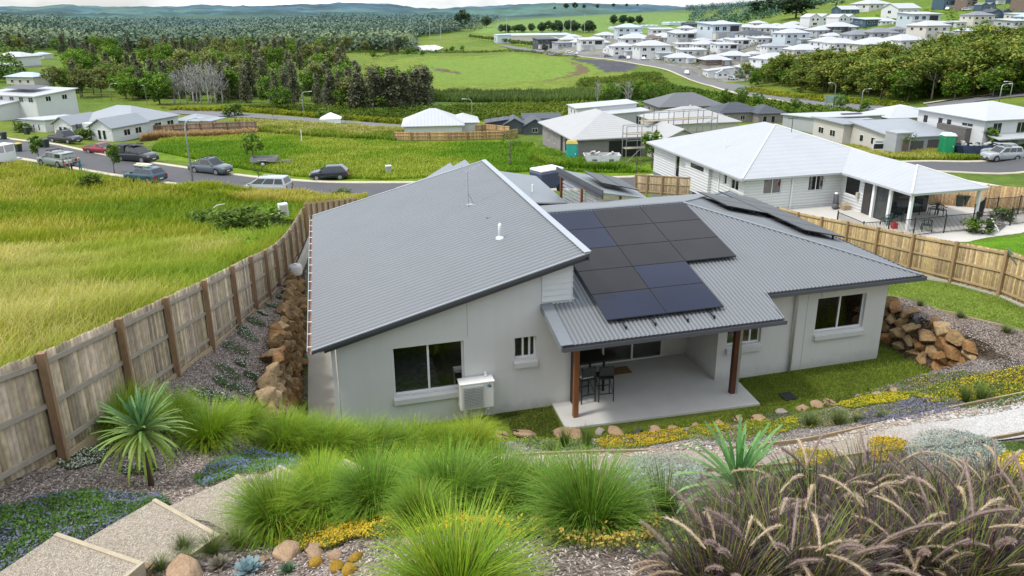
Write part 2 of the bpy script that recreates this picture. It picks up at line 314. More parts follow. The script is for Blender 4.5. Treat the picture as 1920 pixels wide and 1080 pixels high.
def build_ground():
    na, nr = 640, 700
    az = np.concatenate([np.linspace(rad(-100), rad(-32), 60, endpoint=False), np.linspace(rad(-32), rad(62), na-120, endpoint=False), np.linspace(rad(62), rad(130), 60)])
    r = np.exp(np.linspace(math.log(2.0), math.log(7000), nr)); R, A = np.meshgrid(r, az, indexing='ij')
    X = (R*np.sin(A)); Y = (R*np.cos(A)); Z = H(X, Y)
    x, y = X.ravel(), Y.ravel(); rr = R.ravel()
    n1 = fbm(x*.25, y*.25, 4, 11)[:, None]; n2 = fbm(x*.03, y*.03, 4, 12)[:, None]
    col = np.where(n1 > .5, 1.0, 0)*0+np.array([.14, .185, .022])*(0.75+.5*n1); t = sstep(.4, .62, n2)
    col = col*(1-t)+np.array([.10, .165, .018])*(0.75+.5*n1)*t
    mul = np.zeros(len(x))
    for poly, c, jit, m, var in ZONES:
        P = np.array(poly); lo, hi = P.min(0)-jit*2, P.max(0)+jit*2
        idx = np.nonzero((x > lo[0]) & (x < hi[0]) & (y > lo[1]) & (y < hi[1]))[0]
        if not len(idx): continue
        s = 1.0/max(jit, .05); xs = x[idx]+(fbm(x[idx]*s, y[idx]*s, 3, 21)-.5)*jit*2; ys = y[idx]+(fbm(x[idx]*s, y[idx]*s, 3, 22)-.5)*jit*2
        k = idx[inpoly(xs, ys, poly)]; f = 1-var+2*var*fbm(x[k]*.4+3, y[k]*.4, 4, 31)[:, None]
        col[k] = np.array(c)*f; mul[k] = m
    # haze painted in: far plain and hills blend to blue-green with distance
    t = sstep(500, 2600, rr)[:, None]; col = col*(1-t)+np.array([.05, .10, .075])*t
    c4 = np.concatenate([col, mul[:, None]], 1)
    V = np.column_stack([x, y, Z.ravel()]); nA = len(az)
    i, j = np.meshgrid(np.arange(nr-1), np.arange(nA-1), indexing='ij'); a = (i*nA+j).ravel()
    Q = np.column_stack([a, a+nA, a+nA+1, a+1])[:, ::-1]
    m = bpy.data.materials.new('ground'); m.use_nodes = True; n = m.node_tree.nodes; l = m.node_tree.links; b = n['Principled BSDF']; b.inputs['Roughness'].default_value = .9; b.inputs['Specular IOR Level'].default_value = .15
    at = n.new('ShaderNodeAttribute'); at.attribute_name = 'Col'; ge = n.new('ShaderNodeNewGeometry')
    def noise(s, d=4):
        q = n.new('ShaderNodeTexNoise'); q.inputs['Scale'].default_value = s; q.inputs['Detail'].default_value = d; l.new(ge.outputs['Position'], q.inputs['Vector']); return q.outputs[0]
    def mapr(s, lo, hi, a=.3, c=.7):
        q = n.new('ShaderNodeMapRange'); l.new(s, q.inputs[0]); q.inputs[1].default_value = a; q.inputs[2].default_value = c; q.inputs[3].default_value = lo; q.inputs[4].default_value = hi; return q.outputs[0]
    def mul2(a, b_):
        q = n.new('ShaderNodeMath'); q.operation = 'MULTIPLY'; l.new(a, q.inputs[0]); l.new(b_, q.inputs[1]); return q.outputs[0]
    g = mul2(mul2(mapr(noise(9), .7, 1.3), mapr(noise(45, 2), .75, 1.25)), mapr(noise(.8, 6), .72, 1.28))
    vo = n.new('ShaderNodeTexVoronoi'); vo.inputs['Scale'].default_value = 26; l.new(ge.outputs['Position'], vo.inputs['Vector'])
    sp = n.new('ShaderNodeSeparateColor'); l.new(vo.outputs['Color'], sp.inputs[0]); chip = mapr(sp.outputs[0], .35, 1.9, .1, 1)
    mx = n.new('ShaderNodeMix'); mx.data_type = 'FLOAT'; l.new(at.outputs['Alpha'], mx.inputs[0]); l.new(g, mx.inputs[2]); l.new(mul2(chip, g), mx.inputs[3])
    vm = n.new('ShaderNodeVectorMath'); vm.operation = 'SCALE'; l.new(at.outputs['Color'], vm.inputs[0]); l.new(mx.outputs[0], vm.inputs['Scale']); l.new(vm.outputs[0], b.inputs['Base Color'])
    bp = n.new('ShaderNodeBump'); bp.inputs['Distance'].default_value = .03; bp.inputs['Strength'].default_value = .7; l.new(mul2(g, chip), bp.inputs['Height']); l.new(bp.outputs[0], b.inputs['Normal'])
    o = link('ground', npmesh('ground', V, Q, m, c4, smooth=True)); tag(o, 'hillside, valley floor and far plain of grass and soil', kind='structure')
W_ = lambda *p: list(p)
zone(pxpoly([(0,335),(180,345),(480,385),(600,400),(520,600),(0,1000),(-600,1100),(-600,335)]), C_FIELD, 1.5, 0, .4)
zone([(-60,20),(-6,20),(-3.4,34),(-9,40),(-18,36),(-60,30)], (.17,.21,.02), 3, 0, .4)
zone(pxpoly([(280,280),(470,262),(740,240),(1000,268),(1010,300),(1230,310),(1230,345),(700,345),(560,338),(400,318),(290,296)]), C_LUSH, 1.2, 0, .35)
zone([(-5.9,6),(-4.75,11),(-4.1,14),(-3.1,19.4),(-1.9,34),(-1.2,34),(-1.2,15.5),(4.6,16.0),(6,15.6),(12,15.2),(14,15.4),(18.2,15.0),(18.3,19),(18.4,30),(19.2,30),(19.3,17.2),(20.2,15.3),(24,10),(24,-4),(-9,-4)], (.17,.14,.12), .15, 1.0, .3)
zone([(4.4,16.0),(6,15.65),(12,15.3),(14,15.45),(18.1,15.2),(17.85,40),(16.5,40),(4,17.8)], (.085,.115,.015), .06, 0, .3)
zone([(17.75,14),(17.75,30),(18.5,30),(18.7,13.5)], (.06,.045,.03), .03, 1, .3)
zone([(-1.3,14.8),(-1.3,34),(-2.1,34),(-2.2,14.8)], (.06,.045,.03), .03, 1, .3)
zone([(19.25,30),(19.3,17.2),(20.2,15.3),(23,9),(32,9),(24,20),(26,33),(24,38)], (.15,.21,.03), .1, 0, .35)
zone([(23.6,20.5),(28,13),(60,13),(60,31),(44,34),(34,33.5),(26,32)], (.105,.23,.008), .2, 0, .12)
zone([(-1.5,34),(20,36),(26,40),(30,62),(8,66),(-1.6,46)], (.16,.15,.10), .6, 0, .3)
# far fields
zone(pxpoly([(700,205),(1100,205),(1250,175),(1200,140),(1080,112),(960,100),(800,105),(690,120),(690,170)]), (.15,.20,.025), 4, 0, .35)
zone(pxpoly([(740,140),(800,112),(960,103),(1070,112),(1130,132),(1050,148),(930,155),(780,155)]), (.145,.225,.03), 3, 0, .15)
zone(pxpoly([(1060,112),(1090,120),(1110,135),(1040,150),(1010,152),(1060,142),(1085,130)]), (.13,.10,.05), 3, 0, .3)
zone(pxpoly([(1070,110),(1120,112),(1200,122),(1180,134),(1135,136),(1110,122)]), (.075,.075,.085), 2, 0, .3)
zone(pxpoly([(1150,150),(1215,146),(1245,152),(1220,158),(1165,157)]), (.13,.055,.03), 2, 0, .3)
zone(pxpoly([(800,122),(860,135),(865,140),(820,132)]), (.11,.09,.05), 2, 0, .3)
zone(pxpoly([(700,172),(1240,168),(1240,190),(1100,190),(700,198)]), (.075,.135,.03), 3, 0, .35)
zone(pxpoly([(380,206),(1180,206),(1180,240),(760,240),(430,214)]), (.15,.20,.012), 3, 0, .4)
zone(pxpoly([(880,62),(950,40),(1080,27),(1320,27),(1340,60),(1100,60),(960,64)]), (.15,.24,.045), 6, 0, .25)
zone(pxpoly([(1300,72),(1560,30),(1760,10),(1920,-20),(1920,80),(1500,90)]), (.12,.19,.02), 4, 0, .3)
zone(pxpoly([(1090,106),(1200,117),(1300,142),(1390,152),(1500,126),(1620,104),(1720,96),(1800,70),(1700,60),(1560,56),(1400,52),(1280,58),(1150,72),(1040,86),(1000,94)]), (.20,.195,.165), 5, 0, .5)
zone(pxpoly([(1400,175),(1700,185),(1700,205),(1640,208),(1480,190)]), (.16,.21,.015), 1.5, 0, .3)
zone(pxpoly([(1240,160),(1480,190),(1660,210),(1660,225),(1400,205),(1180,200)]), (.10,.17,.012), 2, 0, .4)
build_ground()
ASPH = mat('asphalt', (.085,.085,.09), .85, .15, 1.2, 60, bump=.004)
ASPH2 = mat('asphalt_far', (.15,.15,.155), .9, .12, .5, 6)
CONC = mat('concrete', (.42,.40,.35), .8, .14, 1.2, 30, bump=.002); KERB = mat('kerb_concrete', (.50,.45,.34), .8, .15, 1, 20)
ribbon('road', FAR_KERB, .35, 7.6, ASPH, .07, label='grey asphalt street curving past the block')
ribbon('kerb', FAR_KERB, -.25, .42, KERB, .16, label='pale concrete kerb on the far side of the street', nx=3, edge=.14)
ribbon('kerb', FAR_KERB, 7.5, 8.1, KERB, .16, label='pale concrete kerb on the near side of the street', nx=3, edge=.14)
R2 = pxline([(330,208),(430,215),(500,219.5),(570,225),(650,231),(760,241),(860,250)])
ribbon('road', R2, -3.5, 3.5, ASPH2, .12, label='grey street passing below the vacant grassy blocks')
R3 = pxline([(1100,104),(1190,115),(1240,124),(1290,141),(1345,159),(1420,175),(1500,187),(1570,198),(1650,207),(1720,213)])
ribbon('road', R3, -4.5, 4.5, ASPH2, .2, label='grey road curving from the houses down past the bushland')
ribbon('kerb', R3, 4.5, 5.4, KERB, .32, label='concrete kerb along the road to the houses', nx=3, edge=.2)
R4 = pxline([(1740,201),(1800,191),(1870,182),(1960,170)])
ribbon('road', R4, -3, 5, ASPH2, .15, label='grey road rising at the edge of the bushland')
ribbon('footpath', R4, -5.5, -4, KERB, .2, label='pale footpath beside the rising road', nx=3)
R5 = pxline([(940,85),(985,93),(1040,101),(1110,106)])
ribbon('road', R5, -4, 4, ASPH2, .3, label='grey road lined with street trees beyond the field')
R6 = pxline([(1830,68),(1858,60),(1880,50),(1905,42)], 6)
# hills on the skyline: three ridges of the far ranges
def ridge(name, pts, dist, thick, c, label, seed):
    xs = np.linspace(-500, 2500, 500); crest = np.interp(xs, [p[0] for p in pts], [p[1] for p in pts])
    crest = crest-(fbm(xs*.011, xs*0, 4, seed)-.5)*11-(fbm(xs*.09, xs*0, 3, seed+1)-.5)*2.2
    top = np.array([at_d(x, y, dist) for x, y in zip(xs, crest)]); rows = []
    for k in range(26):
        t = k/25; d = np.stack([top[:, 0], top[:, 1]], 1)/dist; rr_ = dist-thick*t
        zz = top[:, 2]*(1-t)+(-19)*t+(fbm(xs*.02+k*.35, xs*0+k*.22, 4, seed+3)-.5)*60*math.sin(math.pi*min(1, t*1.1))*(1 if k else 0)
        rows.append(np.column_stack([d*rr_, zz]))
    V = np.vstack(rows); n = len(xs)
    i, j = np.meshgrid(np.arange(25), np.arange(n-1), indexing='ij'); a = (i*n+j).ravel(); Q = np.column_stack([a, a+n, a+n+1, a+1])
    x, y = V[:, 0], V[:, 1]; f = fbm(x*.004, y*.004, 5, seed+7)[:, None]; g = fbm(x*.0013, y*.0016, 4, seed+8)[:, None]
    col = np.array(c)*(.3+1.35*f); t = sstep(.5, .62, g)*.6; col = col*(1-t)+np.array([.085,.16,.12])*(.8+.4*f)*t  # distance haze is put into the bluish ridge colour
    sp = 0*(fbm(x*.02, y*.02, 2, seed+9)[:, None] > .8)*(g > .5); col = np.where(sp, np.array([.3,.36,.38]), col)
    o = link(name, npmesh(name, V, Q, vmat('far_hill', .95, 0, .006, .3, 0), col, smooth=True)); tag(o, label, kind='structure')
ridge('hills', [(-500,14),(0,13),(60,12),(120,6),(200,12),(330,13),(420,9),(520,9),(640,6),(800,14),(900,14),(1000,8),(1100,4),(1300,14),(2500,20)], 6200, 2600, (.04,.095,.125), 'blue green ranges along the skyline', 40)
ridge('hills', [(-500,24),(0,20),(100,18),(200,24),(330,26),(450,23),(600,25),(700,20),(790,21),(880,15),(950,14),(1040,7),(1100,12),(1200,24),(2500,30)], 3900, 1500, (.035,.085,.085), 'lower wooded hills in front of the ranges', 60)
# ================================================================ the grey house
WALL = mat('render_wall', (.61,.615,.60), .85, .085, .55, 60, bump=.0015)
def stain(m):
    n = m.node_tree.nodes; l = m.node_tree.links; b = n['Principled BSDF']; src = b.inputs['Base Color'].links[0].from_socket; ge = n.new('ShaderNodeNewGeometry'); sx = n.new('ShaderNodeSeparateXYZ'); l.new(ge.outputs['Position'], sx.inputs[0])
    z = n.new('ShaderNodeTexNoise'); z.inputs['Scale'].default_value = 4; z.inputs['Detail'].default_value = 6; l.new(ge.outputs['Position'], z.inputs['Vector']); a = n.new('ShaderNodeMath'); a.operation = 'MULTIPLY_ADD'; a.inputs[1].default_value = -.5; l.new(z.outputs[0], a.inputs[0]); l.new(sx.outputs[2], a.inputs[2])
    mr = n.new('ShaderNodeMapRange'); mr.inputs[1].default_value = -.2; mr.inputs[2].default_value = .12; mr.inputs[3].default_value = .4; mr.inputs[4].default_value = 0; l.new(a.outputs[0], mr.inputs[0]); x = n.new('ShaderNodeMixRGB'); x.inputs[2].default_value = (.30,.27,.22,1); l.new(mr.outputs[0], x.inputs[0]); l.new(src, x.inputs[1])
    mp = n.new('ShaderNodeMapping'); mp.inputs['Scale'].default_value = (5,5,.25); l.new(ge.outputs['Position'], mp.inputs[0]); s = n.new('ShaderNodeTexNoise'); s.inputs['Scale'].default_value = 1; s.inputs['Detail'].default_value = 5; l.new(mp.outputs[0], s.inputs['Vector']); m2 = n.new('ShaderNodeMapRange'); m2.inputs[1].default_value = .35; m2.inputs[2].default_value = .65; m2.inputs[3].default_value = .985; m2.inputs[4].default_value = 1.01; l.new(s.outputs[0], m2.inputs[0]); v = n.new('ShaderNodeVectorMath'); v.operation = 'SCALE'; l.new(x.outputs[0], v.inputs[0]); l.new(m2.outputs[0], v.inputs['Scale']); l.new(v.outputs[0], b.inputs['Base Color'])
stain(WALL)
STEEL = mat('steel_roof', (.215,.235,.255), .45, .07, .6, 9, metal=.25, spec=.5); STEELD = mat('dark_fascia', (.075,.08,.09), .45, .12, 2, 20)
WHITE = mat('white_frame', (.74,.76,.77), .4, .05, 3, 30); GLASS = glass('window_glass'); GLT = clear_glass('clear_glass'); LIGHTFL = mat('flashing', (.37,.40,.43), .4, .06, 1, 9, metal=.2)
TIMB = mat('oiled_post', (.20,.075,.025), .5, .35, 2, 14, stretch=(6,6,.7)); BLACK = mat('black_metal', (.018,.019,.021), .45, .2, 4, 40)
PVC = mat('painted_pipe', (.62,.63,.62), .45, .05, 2, 20)
SILL = mat('sill', (.56,.565,.555), .8, .05, 2, 40)
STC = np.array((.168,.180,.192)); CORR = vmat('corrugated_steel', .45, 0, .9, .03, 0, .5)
def corr(name, poly, axis_u, m, parent, pitch=.1, amp=.014, planez=None, lift=0.0, thick=True):
    """corrugated sheet over a convex plan polygon (x, y); ribs repeat along axis_u ('x' or 'y'), height from planez(x, y)"""
    P = np.array(poly, float); ui = 0 if axis_u == 'x' else 1; u0, u1 = P[:, ui].min(), P[:, ui].max()
    n = int((u1-u0)/pitch*6); U = np.linspace(u0+1e-4, u1-1e-4, n+1); V = []; Q = []; C = []
    for u in U:
        hits = []
        for a, b in zip(P, np.roll(P, -1, 0)):
            if (a[ui]-u)*(b[ui]-u) <= 0 and abs(a[ui]-b[ui]) > 1e-9:
                t = (u-a[ui])/(b[ui]-a[ui]); hits.append(a[1-ui]+t*(b[1-ui]-a[1-ui]))
        lo, hi = min(hits), max(hits)
        sn = math.sin((u-u0)/pitch*2*math.pi); w = amp*sn+lift; shade = STC*(.88+.21*sn)  # dark valleys and light crests: rib shading painted into the sheet colour
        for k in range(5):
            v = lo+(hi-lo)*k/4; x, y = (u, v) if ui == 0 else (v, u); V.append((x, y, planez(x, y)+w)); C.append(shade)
    for i in range(n):
        for k in range(4): a = i*5+k; Q.append((a, a+5, a+6, a+1) if ui == 0 else (a+1, a+6, a+5, a))
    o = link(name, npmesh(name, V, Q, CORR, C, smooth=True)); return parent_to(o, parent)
def wall_strips(b, x0, x1, y, t, top, openings, axis='x', z0=0.0, outward=-1):
    """a wall along an axis with a (possibly sloping) top and real openings (u0,u1,za,zb)"""
    us = sorted({x0, x1, *[o[0] for o in openings], *[o[1] for o in openings]})
    def blk(u0, u1, za0, za1, zb0, zb1):
        if axis == 'x': lo = [(u0,y,za0),(u1,y,za1),(u1,y+t,za1),(u0,y+t,za0)]; hi = [(u0,y,zb0),(u1,y,zb1),(u1,y+t,zb1),(u0,y+t,zb0)]
        else: lo = [(y,u1,za1),(y,u0,za0),(y+t,u0,za0),(y+t,u1,za1)]; hi = [(y,u1,zb1),(y,u0,zb0),(y+t,u0,zb0),(y+t,u1,zb1)]
        b.hexa(lo, hi)
    for u0, u1 in zip(us[:-1], us[1:]):
        ops = sorted([o for o in openings if o[0] <= u0+1e-6 and o[1] >= u1-1e-6], key=lambda o: o[2]); z = z0
        for o in ops:
            if o[2] > z: blk(u0, u1, z, z, o[2], o[2])
            z = o[3]
        blk(u0, u1, z, z, top(u0), top(u1))
def add_window(parent, x0, x1, z0, z1, y, mull=(.5,), depth=.10, sill=True, axis='x', face=-1, fw=.05, m=None, gm=None, room=True, label=None):
    m = m or WHITE; gm = gm or GLT; s = -face       # inward direction is +s along the normal axis
    def bx(b, u0, u1, d0, d1, za, zb):
        a0, a1 = y+s*d0, y+s*d1; a0, a1 = min(a0, a1), max(a0, a1)
        if axis == 'x': b.box(u0, u1, a0, a1, za, zb)
        else: b.box(a0, a1, u0, u1, za, zb)
    b = B(); d = depth
    bx(b, x0, x0+fw, d, d+.06, z0, z1); bx(b, x1-fw, x1, d, d+.06, z0, z1); bx(b, x0+fw, x1-fw, d, d+.06, z1-fw, z1); bx(b, x0+fw, x1-fw, d, d+.06, z0, z0+fw)
    for k in mull: u = x0+(x1-x0)*k; bx(b, u-.028, u+.028, d-.004, d+.056, z0+fw, z1-fw)
    f = b.build('window', m, parent)
    if label: f['label'] = label
    e = [x0+fw]+[x0+(x1-x0)*k for k in mull]+[x1-fw]
    for u0, u1 in zip(e[:-1], e[1:]):
        g = B(); bx(g, u0+.001, u1-.001, d+.02, d+.03, z0+fw, z1-fw); p = g.build('pane', gm); p.parent = f; p.matrix_parent_inverse = f.matrix_basis.inverted()
        if parent.name in WORLDROOT: pass
    if sill:
        g = B()
        lo = [(x0-.02,-.10,z0-.23),(x1+.02,-.10,z0-.23),(x1+.02,0,z0-.23),(x0-.02,0,z0-.23)]
        hi = [(x0-.02,-.10,z0-.08),(x1+.02,-.10,z0-.08),(x1+.02,d-.003,z0-.002),(x0-.02,d-.003,z0-.002)]
        cv = lambda p: (p[0], y+s*p[1], p[2]) if axis == 'x' else (y+s*p[1], p[0], p[2])
        g.hexa([cv(p) for p in lo], [cv(p) for p in hi]); p = g.build('sill', SILL); p.parent = f
    return f
WY = 17.65; SOFF = 2.85
hs = empty('house', (6, 22, 0), label='light grey rendered house with steel roofs and solar panels', cat='house', world=True)
SKX0, SKX1, SKY0, SKY1 = -.76, 6.62, 17.2, 30.05; SKS = .2614
skz = lambda x, y=0: 2.83+SKS*(x-SKX0)
wl = B()   # all rendered walls of the body
wall_strips(wl, -.17, 6.3, WY, .2, lambda u: skz(u)-.16, [(1.26,3.2,.98,2.40),(4.63,5.27,1.62,2.28)], 'x')
wall_strips(wl, 10.99, 16.9, WY, .2, lambda u: 3.02, [(11.3,12.46,1.15,2.28),(14.37,16.14,1.22,2.38)], 'x')
wl.box(-.17, .03, WY+.2, 29.8, 0, skz(-.17)-.16)
wall_strips(wl, WY+.2, 23.5, 16.7, .2, lambda u: 3.02, [], 'y'); wl.box(16.7, 16.9, 23.5, 28, 0, 3.02)
wl.box(10.99, 11.19, WY+.2, 19.54, 0, 3.1); wl.box(6.1, 6.3, WY+.2, 30, 0, 4.5)
wall_strips(wl, 6.3, 11.19, 19.54, .2, lambda u: 3.35, [(7.0,10.15,.06,2.35)], 'x')
wl.box(.03, 16.7, 27.8, 28, 0, 3.0); wall_strips(wl, .03, 6.1, 29.6, .2, lambda u: skz(u)-.16, [], 'x')
wl.build('wall', WALL, hs)
for x_, z0_, z1_ in ((3.32,2.5,3.7),(3.32,.02,.72),(14.0,.02,2.9)): b = B(); b.box(x_-.006, x_+.006, WY-.003, WY-.0005, z0_, z1_); b.build('control_joint', mat('joint_grey', (.30,.305,.30), .9), hs)
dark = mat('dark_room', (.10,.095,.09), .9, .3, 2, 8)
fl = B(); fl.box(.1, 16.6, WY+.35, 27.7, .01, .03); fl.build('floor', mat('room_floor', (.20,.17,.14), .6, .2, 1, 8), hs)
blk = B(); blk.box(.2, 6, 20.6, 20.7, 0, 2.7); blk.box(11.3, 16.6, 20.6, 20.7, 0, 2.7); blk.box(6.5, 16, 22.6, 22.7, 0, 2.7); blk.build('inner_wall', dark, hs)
add_window(hs, 1.26, 3.2, .98, 2.40, WY, label='wide two pane window beside the air conditioner')
add_window(hs, 4.63, 5.27, 1.62, 2.28, WY, mull=(.42,.72), label='small high bathroom window')
add_window(hs, 11.3, 12.46, 1.15, 2.28, WY, mull=(.45,.72), label='window half hidden behind the patio post')
add_window(hs, 14.37, 16.14, 1.22, 2.38, WY, label='two pane window in the right wing')
# sliding glass doors to the patio
b = B(); y = 19.56
for u in (7.0, 8.05, 9.05, 10.1): b.box(u, u+.06, y, y+.07, .08, 2.35)
b.box(7.0, 10.16, y-.004, y+.074, .04, .10); b.box(7.06, 10.1, y-.004, y+.074, 2.29, 2.35); sd_ = b.build('sliding_door', WHITE, hs)
for u in (7.06, 8.11, 9.11): g = B(); g.box(u, u+.99 if u > 7.1 else u+.98, y+.02, y+.03, .1, 2.29); p = g.build('pane', GLT, None); p.parent = sd_
# bed seen through the wide window
bed = B(); bed.box(.7, 2.6, 17.9, 20.3, .25, 1.0)
o = bed.build('bed', mat('patterned_cover', (.35,.44,.43), .9, .6, 5, 9, col2=(.62,.72,.70)), None); bevel(o, .08, 3); tag(o, 'bed with pale patterned cover behind the wide window', 'bed')
# skillion roof with its barge, fascia and soffit
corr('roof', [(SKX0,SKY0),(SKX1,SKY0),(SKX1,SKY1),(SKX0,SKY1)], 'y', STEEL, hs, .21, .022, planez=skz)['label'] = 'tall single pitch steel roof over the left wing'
b = B()
def slopebar(b, y0, y1, dz0, dz1, x0=SKX0, x1=SKX1): b.hexa([(x0,y0,skz(x0)+dz0),(x1,y0,skz(x1)+dz0),(x1,y1,skz(x1)+dz0),(x0,y1,skz(x0)+dz0)], [(x0,y0,skz(x0)+dz1),(x1,y0,skz(x1)+dz1),(x1,y1,skz(x1)+dz1),(x0,y1,skz(x0)+dz1)])
for a_ in ((SKY0+.10, SKY0+.13, -.24, -.10, SKX0+.3, SKX1-.01), (SKY0-.02, SKY0+.06, -.10, -.012), (SKY1-.06, SKY1+.02, -.2, -.012)): b = B(); slopebar(b, *a_); b.build('fascia', STEELD, hs)
b = B(); slopebar(b, SKY0-.03, SKY0+.005, -.012, .022, SKX0, SKX1); b.hexa([(SKX1-.16,SKY0-.03,skz(SKX1)+.012),(SKX1+.03,SKY0-.03,skz(SKX1)+.03),(SKX1+.03,SKY1,skz(SKX1)+.03),(SKX1-.16,SKY1,skz(SKX1)+.012)], [(SKX1-.16,SKY0-.03,skz(SKX1)+.03),(SKX1+.03,SKY0-.03,skz(SKX1)+.055),(SKX1+.03,SKY1,skz(SKX1)+.055),(SKX1-.16,SKY1,skz(SKX1)+.03)])
slopebar(b, SKY1-.02, SKY1+.06, -.012, .035, SKX0, SKX1-.02)
b.build('flashing', LIGHTFL, hs)
b = B(); b.box(SKX1-.03, SKX1+.0, SKY0, SKY1, skz(SKX1)-.24, skz(SKX1)-.005); b.build('fascia', STEELD, hs)
b = B(); slopebar(b, SKY0+.14, WY-.002, -.2, -.17, SKX0+.2, SKX1-.05); b.build('soffit', WALL, hs)
b = B(); b.box(SKX0-.10, SKX0+.02, SKY0+.02, SKY1, 2.70, 2.72); b.box(SKX0-.115, SKX0-.10, SKY0+.02, SKY1, 2.70, 2.82); b.box(SKX0+.0, SKX0+.015, SKY0+.02, SKY1, 2.72, 2.80)
gt = b.build('gutter', LIGHTFL, hs)
g = B(); g.box(SKX0-.099, SKX0-.001, SKY0+.04, SKY1-.02, 2.725, 2.73); p = g.build('rusty_bed', mat('gutter_bed', (.28,.17,.12), .8, .2, 3, 10)); p.parent = gt; p['label'] = 'brown leaf-stained gutter bed'
for k in range(16): b = B(); yy = SKY0+.25+k*.8; b.box(SKX0-.11, SKX0+.01, yy, yy+.03, 2.815, 2.83); p = b.build('gutter_strap', WHITE); p.parent = gt
# hip roof: front plane carries down over the patio
EV = 3.06; PIT = math.tan(rad(13.1)); FX, RX = 17.05, 17.5; RY = 28.2; APX, APY = 12.19, 22.62
fz = lambda x, y: EV+PIT*(y-FX)
rp = (EV+PIT*(APY-FX)-EV)/(RX-APX)
rz_ = lambda x, y: EV+rp*(RX-x)
bz = lambda x, y: EV+PIT*(RY-y)
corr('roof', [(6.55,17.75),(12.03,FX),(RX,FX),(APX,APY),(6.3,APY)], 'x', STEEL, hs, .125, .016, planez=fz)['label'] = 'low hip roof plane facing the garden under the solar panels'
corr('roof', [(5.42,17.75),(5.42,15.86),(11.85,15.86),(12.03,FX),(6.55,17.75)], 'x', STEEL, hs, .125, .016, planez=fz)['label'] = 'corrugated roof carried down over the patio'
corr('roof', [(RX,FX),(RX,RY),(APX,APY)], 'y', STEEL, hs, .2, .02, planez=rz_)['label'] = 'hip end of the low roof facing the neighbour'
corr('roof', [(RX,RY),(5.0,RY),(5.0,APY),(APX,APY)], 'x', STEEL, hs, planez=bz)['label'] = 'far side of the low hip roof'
b = B(); c = [(6.6,APY),(APX,APY)]
b.tube([(6.62,APY,fz(0,APY)+.02),(APX,APY,fz(0,APY)+.02)], .05, 6); b.tube([(APX,APY,fz(0,APY)+.015),(RX,FX,EV+.02)], .045, 6); b.tube([(APX,APY,fz(0,APY)+.015),(RX,RY,EV+.02)], .045, 6)
b.build('ridge_cap', STEEL, hs)
def gutter(b, p, q, w=.13, h=.12):   # open trough
    p = Vector(p); q = Vector(q); d = (q-p).normalized(); r = Vector((d.y, -d.x, 0))
    for o, ww, z0, z1 in ((0, .012, -h, .0), (w, .012, -h, -.01)): b.bar(p+r*o+Vector((0,0,(z0+z1)/2)), q+r*o+Vector((0,0,(z0+z1)/2)), ww, z1-z0)
    b.bar(p+r*w/2+Vector((0,0,-h)), q+r*w/2+Vector((0,0,-h)), w, .012)
b = B(); gutter(b, (12.05,FX,EV-.01), (RX+.05,FX,EV-.01)); b.build('gutter', STEELD, hs); b = B(); gutter(b, (RX,FX-.1,EV-.01), (RX,RY+.1,EV-.01)); b.build('gutter', STEELD, hs); b = B(); gutter(b, (5.42,15.87,fz(0,15.86)-.005), (11.9,15.87,fz(0,15.86)-.005)); b.build('gutter', STEELD, hs)
b = B(); P0 = [(5.42,17.72),(5.42,15.86)]
for xx in (5.38,): b.hexa([(xx,17.64,fz(0,17.64)-.16),(xx,15.84,fz(0,15.84)-.16),(xx+.05,15.84,fz(0,15.84)-.16),(xx+.05,17.64,fz(0,17.64)-.16)][::-1], [(xx,17.64,fz(0,17.64)+.02),(xx,15.84,fz(0,15.84)+.02),(xx+.05,15.84,fz(0,15.84)+.02),(xx+.05,17.64,fz(0,17.64)+.02)][::-1])
b.hexa([(5.38,17.64,fz(0,17.64)+.021),(5.38,15.84,fz(0,15.84)+.021),(5.72,15.84,fz(0,15.84)+.021),(5.72,17.64,fz(0,17.64)+.021)][::-1], [(5.38,17.64,fz(0,17.64)+.034),(5.38,15.84,fz(0,15.84)+.034),(5.72,15.84,fz(0,15.84)+.034),(5.72,17.64,fz(0,17.64)+.034)][::-1])
b.build('barge_flashing', STEEL, hs); b = B()
b.hexa([(11.86,15.86,fz(0,15.86)-.1),(12.04,FX,EV-.1),(12.07,FX,EV-.1),(11.89,15.86,fz(0,15.86)-.1)][::-1], [(11.86,15.86,fz(0,15.86)+.02),(12.04,FX,EV+.02),(12.07,FX,EV+.02),(11.89,15.86,fz(0,15.86)+.02)][::-1])
b.build('barge_flashing', STEEL, hs)
b = B(); pz = lambda y: fz(0, y)-.14
b.hexa([(5.45,15.9,pz(15.9)-.02),(11.85,15.9,pz(15.9)-.02),(11.95,19.5,pz(19.5)-.02),(6.32,19.5,pz(19.5)-.02)], [(5.45,15.9,pz(15.9)),(11.85,15.9,pz(15.9)),(11.95,19.5,pz(19.5)),(6.32,19.5,pz(19.5))])
b.box(12.0, 17.4, FX+.02, WY-.002, SOFF+.02, SOFF+.04); b.box(16.9, 17.4, WY, 28, SOFF+.02, SOFF+.04); b.build('soffit', WHITE, hs)
b = B(); b.box(5.75, 11.5, 16.72, 16.92, fz(0,16.8)-.34, fz(0,16.8)-.165); b.build('beam', mat('dark_beam', (.05,.04,.035), .6, .2, 2, 10), hs)
